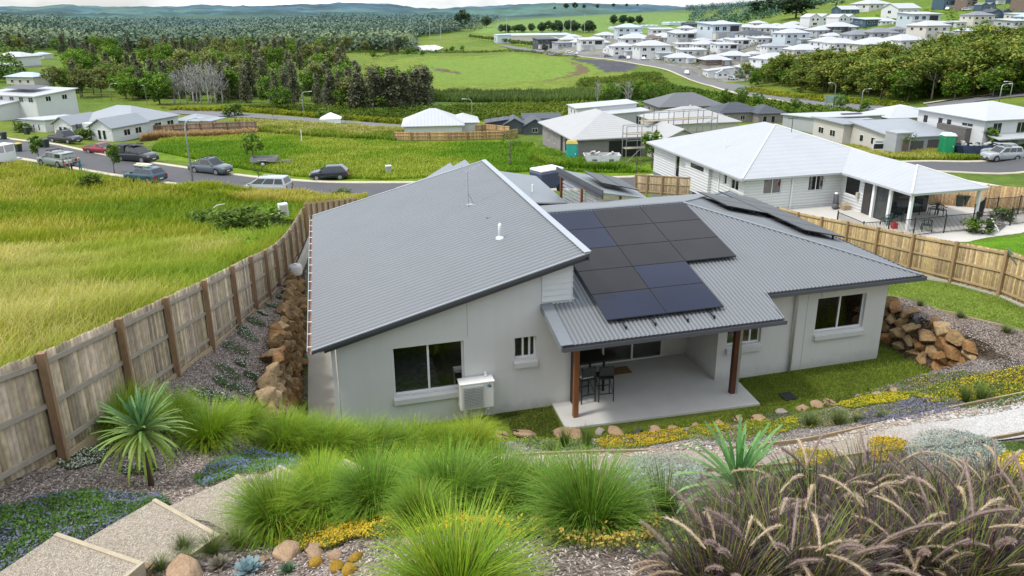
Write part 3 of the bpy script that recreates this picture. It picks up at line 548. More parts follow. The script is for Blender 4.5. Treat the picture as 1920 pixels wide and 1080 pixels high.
# weatherboard infill above the patio roof and plinth of cover boards
b = B()
for k in range(7):
    z = 3.28+k*.17; zt = min(z+.165, 4.58); 
    b.hexa([(5.42,WY-.035,z),(6.26,WY-.035,z),(6.26,WY-.001,z),(5.42,WY-.001,z)], [(5.42,WY-.016,zt),(6.26,WY-.016,zt),(6.26,WY-.001,zt),(5.42,WY-.001,zt)])
for k in range(7):
    z = 3.28+k*.17; zt = min(z+.165, 4.58); b.hexa([(6.301,17.66,z),(6.335,17.66,z),(6.335,29,z),(6.301,29,z)], [(6.301,17.66,zt),(6.316,17.66,zt),(6.316,29,zt),(6.301,29,zt)])
b.build('cladding', mat('weatherboard', (.66,.675,.67), .6, .04, 2, 20), hs)
# solar panels
SOLB = mat('solar_blue', (.007,.011,.032), .14, .25, .9, 30, spec=.3); SOLBR = mat('solar_brown', (.010,.0095,.012), .16, .3, .8, 30, spec=.28, col2=(.019,.0165,.018)); SOLF = mat('solar_edge', (.05,.052,.06), .35, .1, 3, 20, metal=.6)
def panel(c, u, v, w, h, m, parent, name='solar_panel', lift=.11):
    u = Vector(u).normalized(); v = Vector(v).normalized(); n = u.cross(v); c = Vector(c)+n*lift; b = B()
    q = [c-u*w/2-v*h/2, c+u*w/2-v*h/2, c+u*w/2+v*h/2, c-u*w/2+v*h/2]; b.hexa(q, [p+n*.035 for p in q])
    f = b.build(name, SOLF, parent); g = B(); q2 = [c-u*(w/2-.012)-v*(h/2-.012), c+u*(w/2-.012)-v*(h/2-.012), c+u*(w/2-.012)+v*(h/2-.012), c-u*(w/2-.012)+v*(h/2-.012)]
    g.hexa([p+n*.0355 for p in q2], [p+n*.038 for p in q2]); s = g.build('cell_face', m); s.parent = f; s.matrix_parent_inverse = f.matrix_basis.inverted()
    return f
cp_, sp_ = math.cos(math.atan(PIT)), math.sin(math.atan(PIT)); ROWH = 1.165
cols = [6.87, 8.62, 10.37]
for ci, x0 in enumerate(cols):
    for r_ in range(5):
        if ci == 2 and r_ < 2: continue
        yc = 16.5+(r_+.5)*ROWH; blue = (r_ == 0) or (ci == 1 and r_ in (1,)) or (ci == 0 and r_ == 3) or (ci == 0 and r_ == 4)
        panel((x0+.87, yc, fz(0, yc)), (1,0,0), (0,cp_,sp_), 1.73, ROWH/cp_-.02, SOLB if blue else SOLBR, hs)
for x in (7.3, 8.15, 9.1, 9.9): b = B(); b.bar((x,16.2,fz(0,16.2)+.06), (x,16.55,fz(0,16.55)+.06), .03, .03); b.bar((x+.02,16.2,fz(0,16.2)+.0), (x+.02,16.2,fz(0,16.2)+.1), .04, .04); b.build('panel_rail', BLACK, hs)
un = Vector((1,0,-rp)).normalized()
for (x, y) in [(14.75,23.1),(14.75,24.25)]+[(16.45,20.9+1.15*k) for k in range(5)]:
    q = panel((x,y,rz_(x,y)), tuple(-un), (0,-1,0), 1.7, 1.13, mat('solar_grey', (.04,.042,.046), .38, .2, 1, 20, spec=.3), hs, lift=.17)
    for dx in (-.5, .5): b = B(); b.bar((x+dx,y-.4,rz_(x+dx,0)+.02), (x+dx,y-.4,rz_(x+dx,0)+.18), .05); p = b.build('leg', BLACK); p.parent = q; p.matrix_parent_inverse = q.matrix_basis.inverted()
# forward wing, carport and porch roofs on the street side
b = B()
def slab(b, pts, t=.06): b.hexa([(x,y,z-t) for x,y,z in pts], pts)
A2 = at_z(1005,328,2.7); F1 = at_z(925,310,3.6); 
LOWR = [tuple(at_z(1005,383,2.95)),tuple(at_z(1063,378,2.55)),tuple(at_z(1005,328,2.55)),tuple(at_d(922,309,math.hypot(*F1[:2])))]
b = B(); slab(b, [(6.64,28.3,3.35),(10.45,30.2,2.55),(10.67,35.9,2.55),(6.64,35.9,3.35)]); b.build('roof', STEEL, hs)['label'] = 'low plain steel roof of the forward wing'
b = B()
for pa, pb_, y0, y1 in (((742,352),(850,316),30.6,33.5),((800,332),(844,305),34,37),((838,318),(872,299),37,40)):
    a_, c_ = at_y(*pa, y1), at_y(*pb_, y1); slab(b, [(a_[0],y0,a_[2]),(c_[0],y0,c_[2]),tuple(c_),tuple(a_)], .1)
b.build('roof', STEEL, hs)['label'] = 'stepped skillion roofs over the street front'
b = B(); b.box(3.4, 6.2, 30.7, 33.2, -2.5, 1.9); b.box(4.2, 6.4, 34.3, 37, -2.5, 1.6); b.box(6.7, 10.3, 28.4, 35.6, -2.5, 2.5); b.build('wall', WALL, hs)
PR = [(10.72,32.6,3.62),(11.2,27.75,3.55),(14.0,29.2,2.75),(14.2,32.7,2.75)]
b = B(); slab(b, PR, .05); b.build('roof', STEEL, hs)['label'] = 'sloping porch roof with slatted gable side'
b = B(); b.bar(PR[0], PR[1], .05, .22); b.bar((10.78,32.4,3.4), (11.26,27.9,3.32), .05, .2); b.build('barge_board', STEELD, hs)
b = B()
for k in range(6): b.bar((10.86,32,3.1-k*.17), (11.3,28.6,3.1-k*.17), .03, .1)
b.build('slat', LIGHTFL, hs)
for a_ in ((10.9,11.0,29.6,29.7,-2.5,3.3), (13.9,14.0,32.2,32.3,-2.5,2.7), (10.8,10.9,32.2,32.3,-2.5,3.4)): b = B(); b.box(*a_); b.build('porch_post', TIMB, hs)
w = Vector((14.1,31,2.75))-Vector((10.96,30.2,3.585)); w.y = 0
for k in range(2): panel((12.2+k*.95, 30.6+.1*k, 3.585-.262*(1.25+.95*k)), (0.02,1,0), tuple(-w.normalized()), 2.6, .95, MATS['solar_grey'], hs, lift=.2)
# antenna, vents, downpipes, lamp
def on_sk(x, y): return (x, y, skz(x))
b = B(); ax, ay = 4.78, 24.6; az_ = skz(ax)
b.tube([(ax,ay,az_),(ax,ay,az_+1.25)], .022, 6); b.box(ax-.05, ax+.3, ay-.12, ay+.12, az_-.02, az_+.05); b.bar((ax,ay,az_+.5), (ax+.22,ay+.05,az_+.02), .02)
b.bar((ax-.05,ay,az_+1.24), (ax+.6,ay+.25,az_+1.42), .016)
for k in range(8): t = k/7; c = Vector((ax-.05+.65*t, ay+.25*t, az_+1.24+.18*t)); b.bar(c+Vector((.04,-.12+.06*t,-.03)), c+Vector((-.04,.12-.06*t,.05)), .008)
b.build('antenna', LIGHTFL, hs)
b = B(); vx, vy = 4.92, 20.4; b.lathe([(.055,-.05),(.055,.42),(.05,.46),(.015,.5)], (vx,vy,skz(vx)), 10); b.lathe([(.14,-.03),(.12,.05),(.06,.08)], (vx,vy,skz(vx)), 12); b.build('vent_pipe', WHITE, hs, smooth=True)
b = B(); b.lathe([(.05,-.05),(.05,.45)], (9.2,31.5,2.75), 8); b.build('vent_pipe', WHITE, hs)
b = B(); b.box(-.30, -.20, 17.5, 17.6, 0, 2.68); b.build('downpipe', PVC, hs)
b = B(); b.tube([(13.55,17.58,0.02),(13.55,17.58,2.75),(13.62,17.3,2.9)], .05, 10); b.build('downpipe', PVC, hs, smooth=True)
b = B(); b.tube([(14.1,17.15,2.93),(14.1,17.15,2.68)], .05, 10); b.build('overflow_spout', PVC, hs, smooth=True)
b = B(); b.ball((3.78,17.62,1.35), (.06,.06,.06)); b.tube([(3.78,17.6,1.35),(3.78,17.52,1.3)], .05, 10); b.build('wall_lamp', WHITE, hs, smooth=True)
for x in (6.17,): b = B(); b.box(x-.07, x+.07, 16.75, 16.89, .06, fz(0,16.8)-.33); b.build('post', TIMB, hs)
b = B(); b.box(11.01, 11.15, 16.76, 16.9, .06, fz(0,16.8)-.33); b.build('post', mat('brown_post', (.085,.03,.016), .5, .3, 2, 14, stretch=(6,6,.7)), hs)
b = B(); b.tube([(11.2,16.78,.06),(11.2,16.78,fz(0,16.8)-.35),(11.35,16.2,fz(0,16.0)-.25)], .045, 10); b.build('downpipe', PVC, hs, smooth=True)
b = B(); b.box(6.3, 6.34, 17.5, 19.5, .05, 2.6); b.build('door', BLACK, hs)['label'] = 'black door panel on the side of the patio'
# slabs
PAVE = mat('patio_tile', (.47,.465,.44), .55, .08, 2, 70)
b = B(); b.hexa([(5.76,17.66,-.3),(5.72,16.33,-.3),(11.55,16.07,-.3),(11.66,17.4,-.3),(11.66,17.66,-.3)], [(5.76,17.66,.06),(5.72,16.33,.06),(11.55,16.07,.06),(11.66,17.4,.06),(11.66,17.66,.06)]); b.box(6.31, 10.98, 17.661, 19.53, -.3, .0601); b.build('patio_slab', PAVE, None); tag(bpy.data.objects['patio_slab'], 'pale tiled patio slab under the house roof', kind='structure')
b = B(); b.hexa([(-1.08,15.6,-.2),(-.2,15.6,-.2),(-.2,40,-.2),(-1.25,40,-.2)], [(-1.08,15.6,.035),(-.2,15.6,.035),(-.2,40,.035),(-1.25,40,.035)]); b.build('side_path', CONC, None); tag(bpy.data.objects['side_path'], 'concrete path along the side of the grey house', kind='structure')
# ================================================================ fences
PAL = vmat('paling_wood', .85, 0, 7, .22, 0, .2)
POSTM = mat('fence_post', (.25,.155,.085), .8, .35, 2, 16, stretch=(5,5,.6), bump=.003); RAILM = mat('fence_rail', (.30,.26,.21), .85, .2, 2, 16, stretch=(2,2,5))
POSTN = mat('new_post', (.30,.205,.11), .8, .25, 2, 16, stretch=(5,5,.6)); RAILN = mat('new_rail', (.40,.29,.155), .8, .2, 2, 16)
SLEEP = mat('timber_sleeper', (.34,.26,.16), .8, .25, 2, 14, stretch=(3,3,3))
def paling_panel(p, q, h, h2, off, c1, c2, rng, parent, pw=.1, base=.05, name='paling_panel'):
    d = np.array([q[0]-p[0], q[1]-p[1]]); L = np.hypot(*d); d = d/L; nrm = np.array([d[1], -d[0]]); n = max(2, int(L/pw)); V = []; Q = []; C = []
    for k in range(n):
        a, b_ = k/n*L+.003, (k+1)/n*L-.004; t = (k+.5)/n; z = p[2]+(q[2]-p[2])*t; dz = rng.uniform(-.012, .012)
        o = off+rng.uniform(0, .006); c = np.array(c1)+(np.array(c2)-np.array(c1))*rng.random(); c = c*rng.uniform(.62, 1.22)*np.array([1, rng.uniform(.95,1.03), rng.uniform(.88,1.1)]); i = len(V)
        for zz in (z+base, z+h+(h2-h)*t+dz):
            for u in (a, b_):
                for w in (o, o+.016): P = np.array(p[:2])+d*u+nrm*w; V.append((P[0], P[1], zz)); C.append(c*(.85 if zz < z+.3 else 1))
        Q += [(i,i+2,i+6,i+4),(i+3,i+1,i+5,i+7),(i+4,i+6,i+7,i+5),(i,i+4,i+5,i+1),(i+2,i+3,i+7,i+6)]
    o = link(name, npmesh(name, V, Q, PAL, C)); return parent_to(o, parent)
def fence(name, label, posts, h, side, post_m, rail_m, c1, c2, rails=(.25, .95, 1.62), seed=1, pw=.1, ps=.11, post_h=None, group=None, cover=1.0, bottom=None):
    """posts stand on the `side` of the palings (+1 = right of travel)"""
    rng = np.random.default_rng(seed); e = empty(name, posts[0], label=label, cat='fence', group=group, world=True); hl = list(h) if hasattr(h, '__len__') else [h]*len(posts)
    for p, hp in zip(posts, hl):
        b = B(); b.box(p[0]-ps/2, p[0]+ps/2, p[1]-ps/2, p[1]+ps/2, p[2]-.3, p[2]+hp+.04); b.build('post', post_m, e)
    for p, q, hp, hq in zip(posts[:-1], posts[1:], hl[:-1], hl[1:]):
        paling_panel(p, q, hp, hq, -side*(ps/2+.05) if side > 0 else ps/2+.034, c1, c2, rng, e, pw)
        d = Vector((q[0]-p[0], q[1]-p[1], 0)).normalized(); nr = Vector((d.y, -d.x, 0))*(-side*(ps/2+.012))
        for r in rails:
            b = B(); b.bar(Vector(p)+nr+Vector((0,0,r*hp/max(hl))), Vector(q)+nr+Vector((0,0,r*hq/max(hl))), .045, .075); b.build('rail', rail_m, e)
        if bottom: b = B(); b.bar(Vector(p)+nr*.5+Vector((0,0,-.08)), Vector(q)+nr*.5+Vector((0,0,-.08)), .05, .26); b.build('plinth_board', bottom, e)
    return e
yf = [7.2,9.1,11.05,13.4,15.5,17.9,20.5,23.0,25.6,28.2,30.9,33.7,36.6,39.6,42.6]
xf = np.interp(yf, [7,9,11,14,16.5,19.2,22,27,33,43], [-5.3,-4.75,-4.3,-3.75,-3.35,-2.95,-2.65,-2.25,-1.95,-1.5]); zf = np.interp(yf, [7,11,14,16.5,19.2,22,24.4,27,30,33,37,40,43], [5.5,4.4,3.75,3.2,2.6,2.0,1.4,.75,.1,-.45,-1.1,-1.5,-1.9])
LP = []; LH = []
for x_, y_, z_ in zip(xf, yf, zf+.02):
    k_ = 1.0 if z_ > .48 else (11-.48)/(11-z_); LP.append((x_*k_, y_*k_, 11+(z_-11)*k_)); LH.append(1.78*k_)
fence('boundary_fence', 'weathered grey paling fence with brown posts between long grass and house', LP, LH, 1, POSTM, RAILM, (.52,.425,.29), (.31,.255,.18), seed=3, bottom=SLEEP)
e2 = [tuple(at_y(573+95*t, 384-11*t, LP[-1][1]+.3+15*t)-np.array([0, 0, 1.55])) for t in np.linspace(0, 1, 10)]
fence('boundary_fence', 'newer tan paling fence turning behind the house toward the street', e2, 1.55, 1, POSTM, RAILN, (.42,.33,.20), (.36,.26,.15), seed=4, ps=.09)
RP = [(21.1,13.2,1.5),(21.6,15.9,1.55),(22.7,18.7,1.1),(23.3,21.3,.56),(23.9,24,0),(24.5,26.7,-.52),(25.1,29.4,-1.05),(25.7,32.1,-1.6),(26.2,34.8,-2.1),(26.7,37.5,-2.5)]
fence('boundary_fence', 'yellow-brown pine paling fence between the two back yards', RP[::-1], 1.72, 1, POSTN, RAILN, (.44,.33,.165), (.335,.25,.13), seed=5, pw=.11)
b = B()
for p, q in zip(RP[1:5], RP[2:6]): b.bar(Vector(p)+Vector((.04,0,-.12)), Vector(q)+Vector((.04,0,-.12)), .08, .42)
o = b.build('retaining_plinth', CONC, None); tag(o, 'low concrete retaining plinth under the pine fence', 'retaining wall')
b = B()
for p, q in zip(LP[10:-1], LP[11:]): b.bar((p[0]+.16,p[1],p[2]-.35), (q[0]+.16,q[1],q[2]-.35), .16, .75)
tag(b.build('retaining_wall', CONC, None), 'grey concrete retaining wall under the far end of the weathered fence', 'retaining wall')
# hose over the fence
b = B(); hx, hy, hz = RP[2]; b.tube([(hx+.02,hy+.05,hz+1.78),(hx-.1,hy-.5,hz+1.45),(hx-.12,hy-1.2,hz+1.1),(hx-.12,hy-2,hz+1.0),(hx-.1,hy-2.6,hz+1.3)], .03, 6); b.tube([(hx+.02,hy+.02,hz+1.8),(hx-.1,hy-.7,hz+1.5),(hx-.13,hy-1.8,hz+1.2)], .03, 6)
tag(b.build('hose', mat('hose_green', (.09,.14,.09), .6), None, True), 'green garden hose draped over the pine fence', 'hose')
# ================================================================ boulders
import bmesh
ROCKM = mat('brown_boulder', (.16,.09,.036), .85, .6, 2.6, 14, bump=.05, col2=(.40,.265,.125)); ROCKD = mat('dark_boulder', (.055,.055,.06), .85, .4, 2, 12, bump=.02); ROCKT = mat('tan_stone', (.31,.185,.10), .85, .3, 2.5, 18, bump=.03, col2=(.43,.31,.20)); ROCKG = mat('grey_stone', (.26,.22,.19), .85, .3, 3, 16, bump=.02)
def rock_data(seed, m, flat=.8, n=11):
    r = random.Random(seed); bm = bmesh.new()
    for k in range(n):
        v = Vector((r.gauss(0,1), r.gauss(0,1), r.gauss(0,1))).normalized(); bm.verts.new((v.x*r.uniform(.42,.54), v.y*r.uniform(.36,.5), v.z*r.uniform(.34,.5)*flat))
    h = bmesh.ops.convex_hull(bm, input=bm.verts); bmesh.ops.delete(bm, geom=[g for g in h['geom_interior'] if isinstance(g, bmesh.types.BMVert)], context='VERTS')
    bmesh.ops.bevel(bm, geom=list(bm.edges), offset=.022 if n < 14 else .05, segments=1 if n < 14 else 2, affect='EDGES', profile=.6)
    me = bpy.data.meshes.new('boulder'); bm.to_mesh(me); bm.free(); me.materials.append(m); me.polygons.foreach_set('use_smooth', [n > 14]*len(me.polygons)); return me
ROCKM2 = mat('rust_boulder', (.20,.095,.03), .85, .5, 2.6, 14, bump=.05, col2=(.36,.20,.08)); ROCKM3 = mat('ochre_boulder', (.24,.155,.07), .85, .45, 2.6, 14, bump=.05, col2=(.48,.34,.18)); ROCKS = [rock_data(s, (ROCKM, ROCKM2, ROCKM3)[s % 3], .9) for s in range(12)]; STONES = [rock_data(s+50, ROCKT, .62, 20) for s in range(5)]; GST = [rock_data(s+80, ROCKG, .6, 20) for s in range(3)]
DROCK = rock_data(99, ROCKD, .8)
def rock(name, me, loc, s, parent=None, flat=1.0):
    o = link(name, me, None, loc, None, (s*random.uniform(.85,1.3), s*random.uniform(.8,1.1), s*flat*random.uniform(.8,1.1)))
    o.rotation_euler = (random.uniform(-.4,.4), random.uniform(-.4,.4), random.uniform(0,6.28)); return parent_to(o, parent)
rw = empty('boulder_wall', (-1.6,16,0), label='brown boulder retaining wall below the weathered fence', cat='retaining wall', world=True); n = 0
y = 15.0
extra_b = B()
while y < 30:
    top = float(np.interp(y, [14,16.5,19,22,25,28,32], [2.0,2.3,2.2,1.7,1.1,.55,.1])); s = random.uniform(.6,.82); z = .15; k = 0
    while z < top+.12:
        o = rock('boulder', random.choice(ROCKS), (-1.44-.34*z/top+random.uniform(-.05,.06), y+random.uniform(-.1,.1), z), s*random.uniform(.9,1.1), rw); n += 1; z += s*.55; k += 1
        if n > 99:
            bpy.context.view_layer.update(); extra_b.mesh([tuple(o.matrix_basis @ v.co) for v in o.data.vertices], [tuple(p.vertices) for p in o.data.polygons]); bpy.data.objects.remove(o)
    y += s*.66
if extra_b.v: parent_to(tag(extra_b.build('boulders', ROCKM), kind='stuff'), rw)
rw = empty('boulder_wall', (18.2,16,0), label='brown boulder retaining wall beside the right wing lawn', cat='retaining wall', world=True)
wallx = lambda y: float(np.interp(y, [13.6,14.4,16,19,24], [18.95,18.5,18.15,18.1,18.1]))
for lv in range(4):
    y = 13.9+.25*lv-(.2 if lv == 0 else 0)
    while y < 22.5-lv*.5:
        s = random.uniform(.7,.95); top = float(np.interp(y, [13.5,14.3,15.5,19,23], [.75,1.15,1.3,1.2,.8])); z = .12+lv*.36
        if z < top+.1: rock('boulder', DROCK if (lv == 3 and 17.4 < y < 18) else random.choice(ROCKS), (wallx(y)+.10*lv+random.uniform(-.05,.08), y, z), s, rw)
        y += s*.62
for i, (px, py, s) in enumerate([(985,812,.62),(1062,814,.75),(1122,806,.36),(1152,807,.4),(1190,804,.46),(1226,802,.36),(1258,799,.34),(1300,796,.3),(1345,790,.3),(1380,783,.42),(1418,781,.46),(1460,769,.42),(1500,762,.46),(1527,757,.4),(1552,752,.42),(1605,742,.36),(1640,736,.36),(1672,731,.3),(1500,836,.3),(940,812,.4)]):
    p = G(px, py); me = DROCK if i == 4 else GST[i % 3] if i in (2, 11, 15, 16) else STONES[i % 5]
    o = rock('edging_stone', me, (p[0], p[1]-.12, p[2]+.02), s*1.15, None, .7)
    tag(o, 'dark edging stone beside the patio slab' if i == 4 else 'rounded sandstone in the stone edging of the back lawn', 'stone', 'stones edging the back lawn')
for i, (px, py, s, l) in enumerate([(541,1040,.5,'largest tan boulder beside the gravel steps'),(592,1038,.3,'rounded tan stone next to the largest tan boulder'),(491,1053,.2,'small orange stone above the blue succulent'),(345,1082,.55,'flat tan rock at the foot of the small tussocks'),(268,1078,.26,'tan rock touching the lowest gravel step'),(627,1046,.2,'small tan stone above the mossy orange stones')]):
    p = G(px, py); tag(rock('garden_rock', STONES[i % 5], (p[0], p[1], p[2]+.03), s*1.0, None, .7), l, 'rock')
MOSS = mat('orange_moss', (.34,.17,.02), .95, .4, 9, 40, bump=.02, col2=(.42,.27,.03)); MST = [rock_data(s+120, MOSS, .7, 24) for s in range(2)]
for i, (px, py, l) in enumerate([(596,1057,'orange mossy stone left of the cluster'),(632,1068,'orange mossy stone lowest of the cluster'),(668,1049,'orange mossy stone nearest the bright green tussock'),(655,1074,'orange mossy stone at the edge of the bright tussock')]):
    p = G(px, py); tag(rock('mossy_stone', MST[i % 2], (p[0], p[1], p[2]+.03), .2), l, 'stone')
# ================================================================ plants
LEAF = vmat('leaf', .55, .3, 25, .22, .1, .3); PLUME = vmat('plume', .9, .35, 60, .25, .06, .1); FOL = vmat('foliage', .8, .22, 1.1, .3, .16, .15)
def blades(n, r0, L, th, droop, w, base, tip, rng, seg=5, var=.25, zbias=0):
    a = rng.uniform(0, 2*np.pi, n); rr = r0*np.sqrt(rng.random(n)); bx, by = rr*np.cos(a), rr*np.sin(a); az = a+rng.normal(0, .5, n)
    ln = L*rng.uniform(.55, 1.08, n); t0 = np.abs(rng.normal(th, th*.55, n)); dr = droop*rng.uniform(.3, 1.4, n); w = w*rng.uniform(.7, 1.3, n)
    px, pz = np.zeros(n), np.zeros(n); ca, sa = np.cos(az), np.sin(az); V = np.zeros((n, seg+1, 2, 3)); C = np.zeros((n, seg+1, 2, 3)); cv = 1+var*(rng.random(n)*2-1); hue = rng.random(n)[:, None]
    B0, T0 = np.array(base), np.array(tip)
    for k in range(seg+1):
        t = k/seg; ww = w*(1-t)**.7*.5+.0004
        V[:, k, 0] = np.stack([bx+px*ca-sa*ww, by+px*sa+ca*ww, pz], 1); V[:, k, 1] = np.stack([bx+px*ca+sa*ww, by+px*sa-ca*ww, pz], 1)
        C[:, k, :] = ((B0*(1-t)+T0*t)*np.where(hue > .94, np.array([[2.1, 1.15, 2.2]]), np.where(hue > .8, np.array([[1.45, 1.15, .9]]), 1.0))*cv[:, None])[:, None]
        ang = t0+dr*((k+.5)/seg)**1.4; px = px+np.sin(ang)*ln/seg; pz = pz+np.cos(ang)*ln/seg
    i0 = (np.arange(n)*(seg+1)*2)[:, None]+np.arange(seg)[None]*2; i0 = i0.ravel(); Q = np.stack([i0, i0+1, i0+3, i0+2], 1)
    return V.reshape(-1, 3), Q, C.reshape(-1, 3)
def merge(parts):
    V = []; Q = []; C = []; n = 0
    for v, q, c in parts: V.append(v); Q.append(q+n); C.append(c); n += len(v)
    return np.vstack(V), np.vstack(Q), np.vstack(C)
rg = np.random.default_rng(5)
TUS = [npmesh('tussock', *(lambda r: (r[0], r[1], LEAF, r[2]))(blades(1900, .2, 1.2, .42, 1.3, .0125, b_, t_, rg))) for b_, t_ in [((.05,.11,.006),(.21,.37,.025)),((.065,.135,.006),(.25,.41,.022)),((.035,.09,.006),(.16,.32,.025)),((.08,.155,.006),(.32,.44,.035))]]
tus = [(235,815,1,1.1,'green tussock grass between the fence and the spiky palm'),(395,835,1,1.0,'green tussock grass behind the blue flowers, nearest the spiky palm'),(455,812,1,.9,'green tussock grass beside the concrete side path'),(530,846,1,1.1,'green tussock grass above the blue flowers in the middle'),
 (610,860,1,1.12,'green tussock grass under the left corner of the house'),(690,862,0,1.15,'green tussock grass below the wide window'),(775,860,1,1.15,'green tussock grass below the air conditioner'),(885,852,3,1.1,'pale olive tussock grass at the end of the row by the patio'),
 (520,990,0,.92,'green tussock grass beside the gravel steps'),(612,968,1,.85,'green tussock grass beside the step landing'),(705,960,2,.9,'dark green tussock grass in the middle of the bank'),(775,940,1,.88,'green tussock grass left of the dark row on the bank'),(845,955,2,.93,'dark green tussock grass at the centre of the dark row'),
 (935,957,2,.93,'dark green tussock grass next to the largest dark tussock'),(1015,965,2,.9,'dark green tussock grass close behind the yellow sedge'),(1105,1003,2,1.0,'largest dark green tussock grass with drooping outer blades'),(858,1150,1,.92,'big bright lime tussock grass at the bottom of the bank'),(330,800,0,.85,'low green tussock grass behind the spiky palm'),(790,985,0,.6,'small green tussock grass behind the big lime tussock'),(570,856,0,1.0,'green tussock grass crowding the left house corner, second clump'),(652,864,1,1.0,'green tussock grass between two others below the wide window'),(735,864,0,1.05,'green tussock grass between the wide window and air conditioner'),(832,858,1,1.0,'green tussock grass just right of the air conditioner'),(600,915,1,.65,'green tussock grass overhanging the timber landing')]
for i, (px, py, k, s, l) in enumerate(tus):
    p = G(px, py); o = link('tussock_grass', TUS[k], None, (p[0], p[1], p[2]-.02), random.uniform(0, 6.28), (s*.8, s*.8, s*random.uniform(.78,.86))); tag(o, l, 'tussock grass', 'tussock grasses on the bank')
STF = [npmesh('small_tuft', *(lambda r: (r[0], r[1], LEAF, r[2]))(blades(320, .07, .42, .5, .7, .006, (.045,.075,.015), (.17,.24,.06), rg))), npmesh('small_tuft', *(lambda r: (r[0], r[1], LEAF, r[2]))(blades(300, .05, .6, .25, .35, .007, (.04,.085,.012), (.14,.22,.05), rg)))]
sm = [(345,1032,0,.55,'small dark tuft above the flat tan rock'),(400,1036,0,.7,'small tuft between two others beside the steps'),(447,1024,0,.7,'small tuft next to the yellow flowers'),(302,1068,0,.5,'small tuft touching the flat tan rock'),(350,1056,0,.5,'small tuft in front of the flat tan rock'),
 (1058,838,1,.95,'slim upright tuft right of the pale edging stone'),(1100,838,1,1.0,'slim upright tuft before the long yellow flowers'),(1033,845,0,.7,'low tuft left of the slim upright tufts'),(1520,798,0,1.2,'dark tuft above the timber edging, left of a pair'),(1572,795,0,1.2,'dark tuft above the timber edging, right of a pair'),(1606,790,0,.7,'low green tuft beside the lavender patch'),(1652,784,0,.7,'low green tuft inside the lavender patch'),
 (1808,756,1,1.0,'upright tuft among yellow flowers on the far bank'),(1838,753,1,1.0,'second upright tuft among yellow flowers on the far bank'),(1725,573,0,.75,'tuft in the mulch strip nearest the house corner'),(1800,596,0,.8,'middle tuft in the mulch strip above the boulder wall'),(1887,624,0,.85,'tuft in the mulch strip farthest from the house'),(1245,985,1,1.2,'strappy green tuft below the largest dark tussock'),(1180,1000,1,.9,'strappy tuft beside the yellow sedge'),(1330,1040,1,1.0,'strappy green tuft among the purple grasses'),(1560,900,1,.9,'green tuft showing between the purple grasses')]
for px, py, k, s, l in sm: p = G(px, py); tag(link('grass_tuft', STF[k], None, p, random.uniform(0, 6.28), s), l, 'grass tuft', 'small grass tufts in the garden')
# purple fountain grass with plumes
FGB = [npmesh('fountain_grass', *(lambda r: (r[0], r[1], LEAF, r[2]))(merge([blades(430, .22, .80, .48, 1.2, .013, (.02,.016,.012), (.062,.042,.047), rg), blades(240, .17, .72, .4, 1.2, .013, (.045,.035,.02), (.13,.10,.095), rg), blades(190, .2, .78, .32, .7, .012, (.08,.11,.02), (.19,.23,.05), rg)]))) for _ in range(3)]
def plume_mesh(rng, L, lean, droop, col):
    pts = []; p = np.zeros(2); n = 14; ang = lean
    for k in range(n+1): pts.append(p.copy()); ang = lean+droop*1.15*(k/n)**1.7; p = p+np.array([math.sin(ang), math.cos(ang)])*L/n
    b = B(); P3 = [(q[0], 0, q[1]) for q in pts]; b.tube(P3[:10], .003, 4); core = P3[9:]; m = len(core); rs = [.003+.007*math.sin(math.pi*min(1, (k+.6)/m))**.7 for k in range(m)]; b.tube(core, rs, 7)
    V = np.array(b.v); Q = [f for f in b.f if len(f) == 4]; C = np.tile(np.array(col)*.85, (len(V), 1)); C[:40] = (.10,.06,.05)
    hv = []; hq = []; i = len(V)     # bristles
    for _ in range(260):
        k = rng.uniform(0, m-1.01); a = int(k); f = k-a; c = np.array(core[a])*(1-f)+np.array(core[a+1])*f; d = np.array(core[a+1])-np.array(core[a]); d /= np.linalg.norm(d); r = rng.normal(0, 1, 3); r -= d*r.dot(d); r /= np.linalg.norm(r)
        e = c+r*.021*rng.uniform(.7, 1.3)+d*.03; s = np.cross(d, r)*.0022; hv += [c-s, c+s, e+s*.3, e-s*.3]; hq.append((i, i+1, i+2, i+3)); i += 4
    V = np.vstack([V, hv]); C = np.vstack([C, np.tile(np.array(col)*1.15, (len(hv), 1))*rng.uniform(.8, 1.2, (len(hv), 1))]); return npmesh('plume', V, np.array(list(Q)+hq), PLUME, C)
PLM = [plume_mesh(rg, L, le, dr, c) for L, le, dr, c in [(.92,.12,1.9,(.52,.40,.28)),(.98,.25,2.2,(.47,.37,.30)),(.86,.4,2.4,(.36,.27,.25)),(1.0,.18,1.6,(.60,.49,.35)),(.92,.5,2.6,(.42,.32,.28)),(.98,.1,.9,(.44,.34,.30)),(.85,.6,1.9,(.32,.23,.22))]]
fgp = [(1405,1045,.9,'purple fountain grass in front of the green strappy palm'),(1520,1010,1.0,'purple fountain grass right of the green strappy palm'),(1625,985,1.05,'purple fountain grass below the yellow dome shrub'),(1745,1010,1.05,'purple fountain grass below the silver shrub'),(1860,985,1.05,'purple fountain grass at the right edge beside the yellow foliage'),(1345,1160,.85,'lowest purple fountain grass left of the others at the bottom edge'),(1480,1150,1.0,'purple fountain grass at the bottom edge under the palm'),(1650,1120,1.0,'purple fountain grass at the bottom edge in the middle of the clump'),(1800,1130,1.05,'purple fountain grass at the bottom edge toward the right'),(1940,1090,1.0,'purple fountain grass cut by the right bottom corner')]
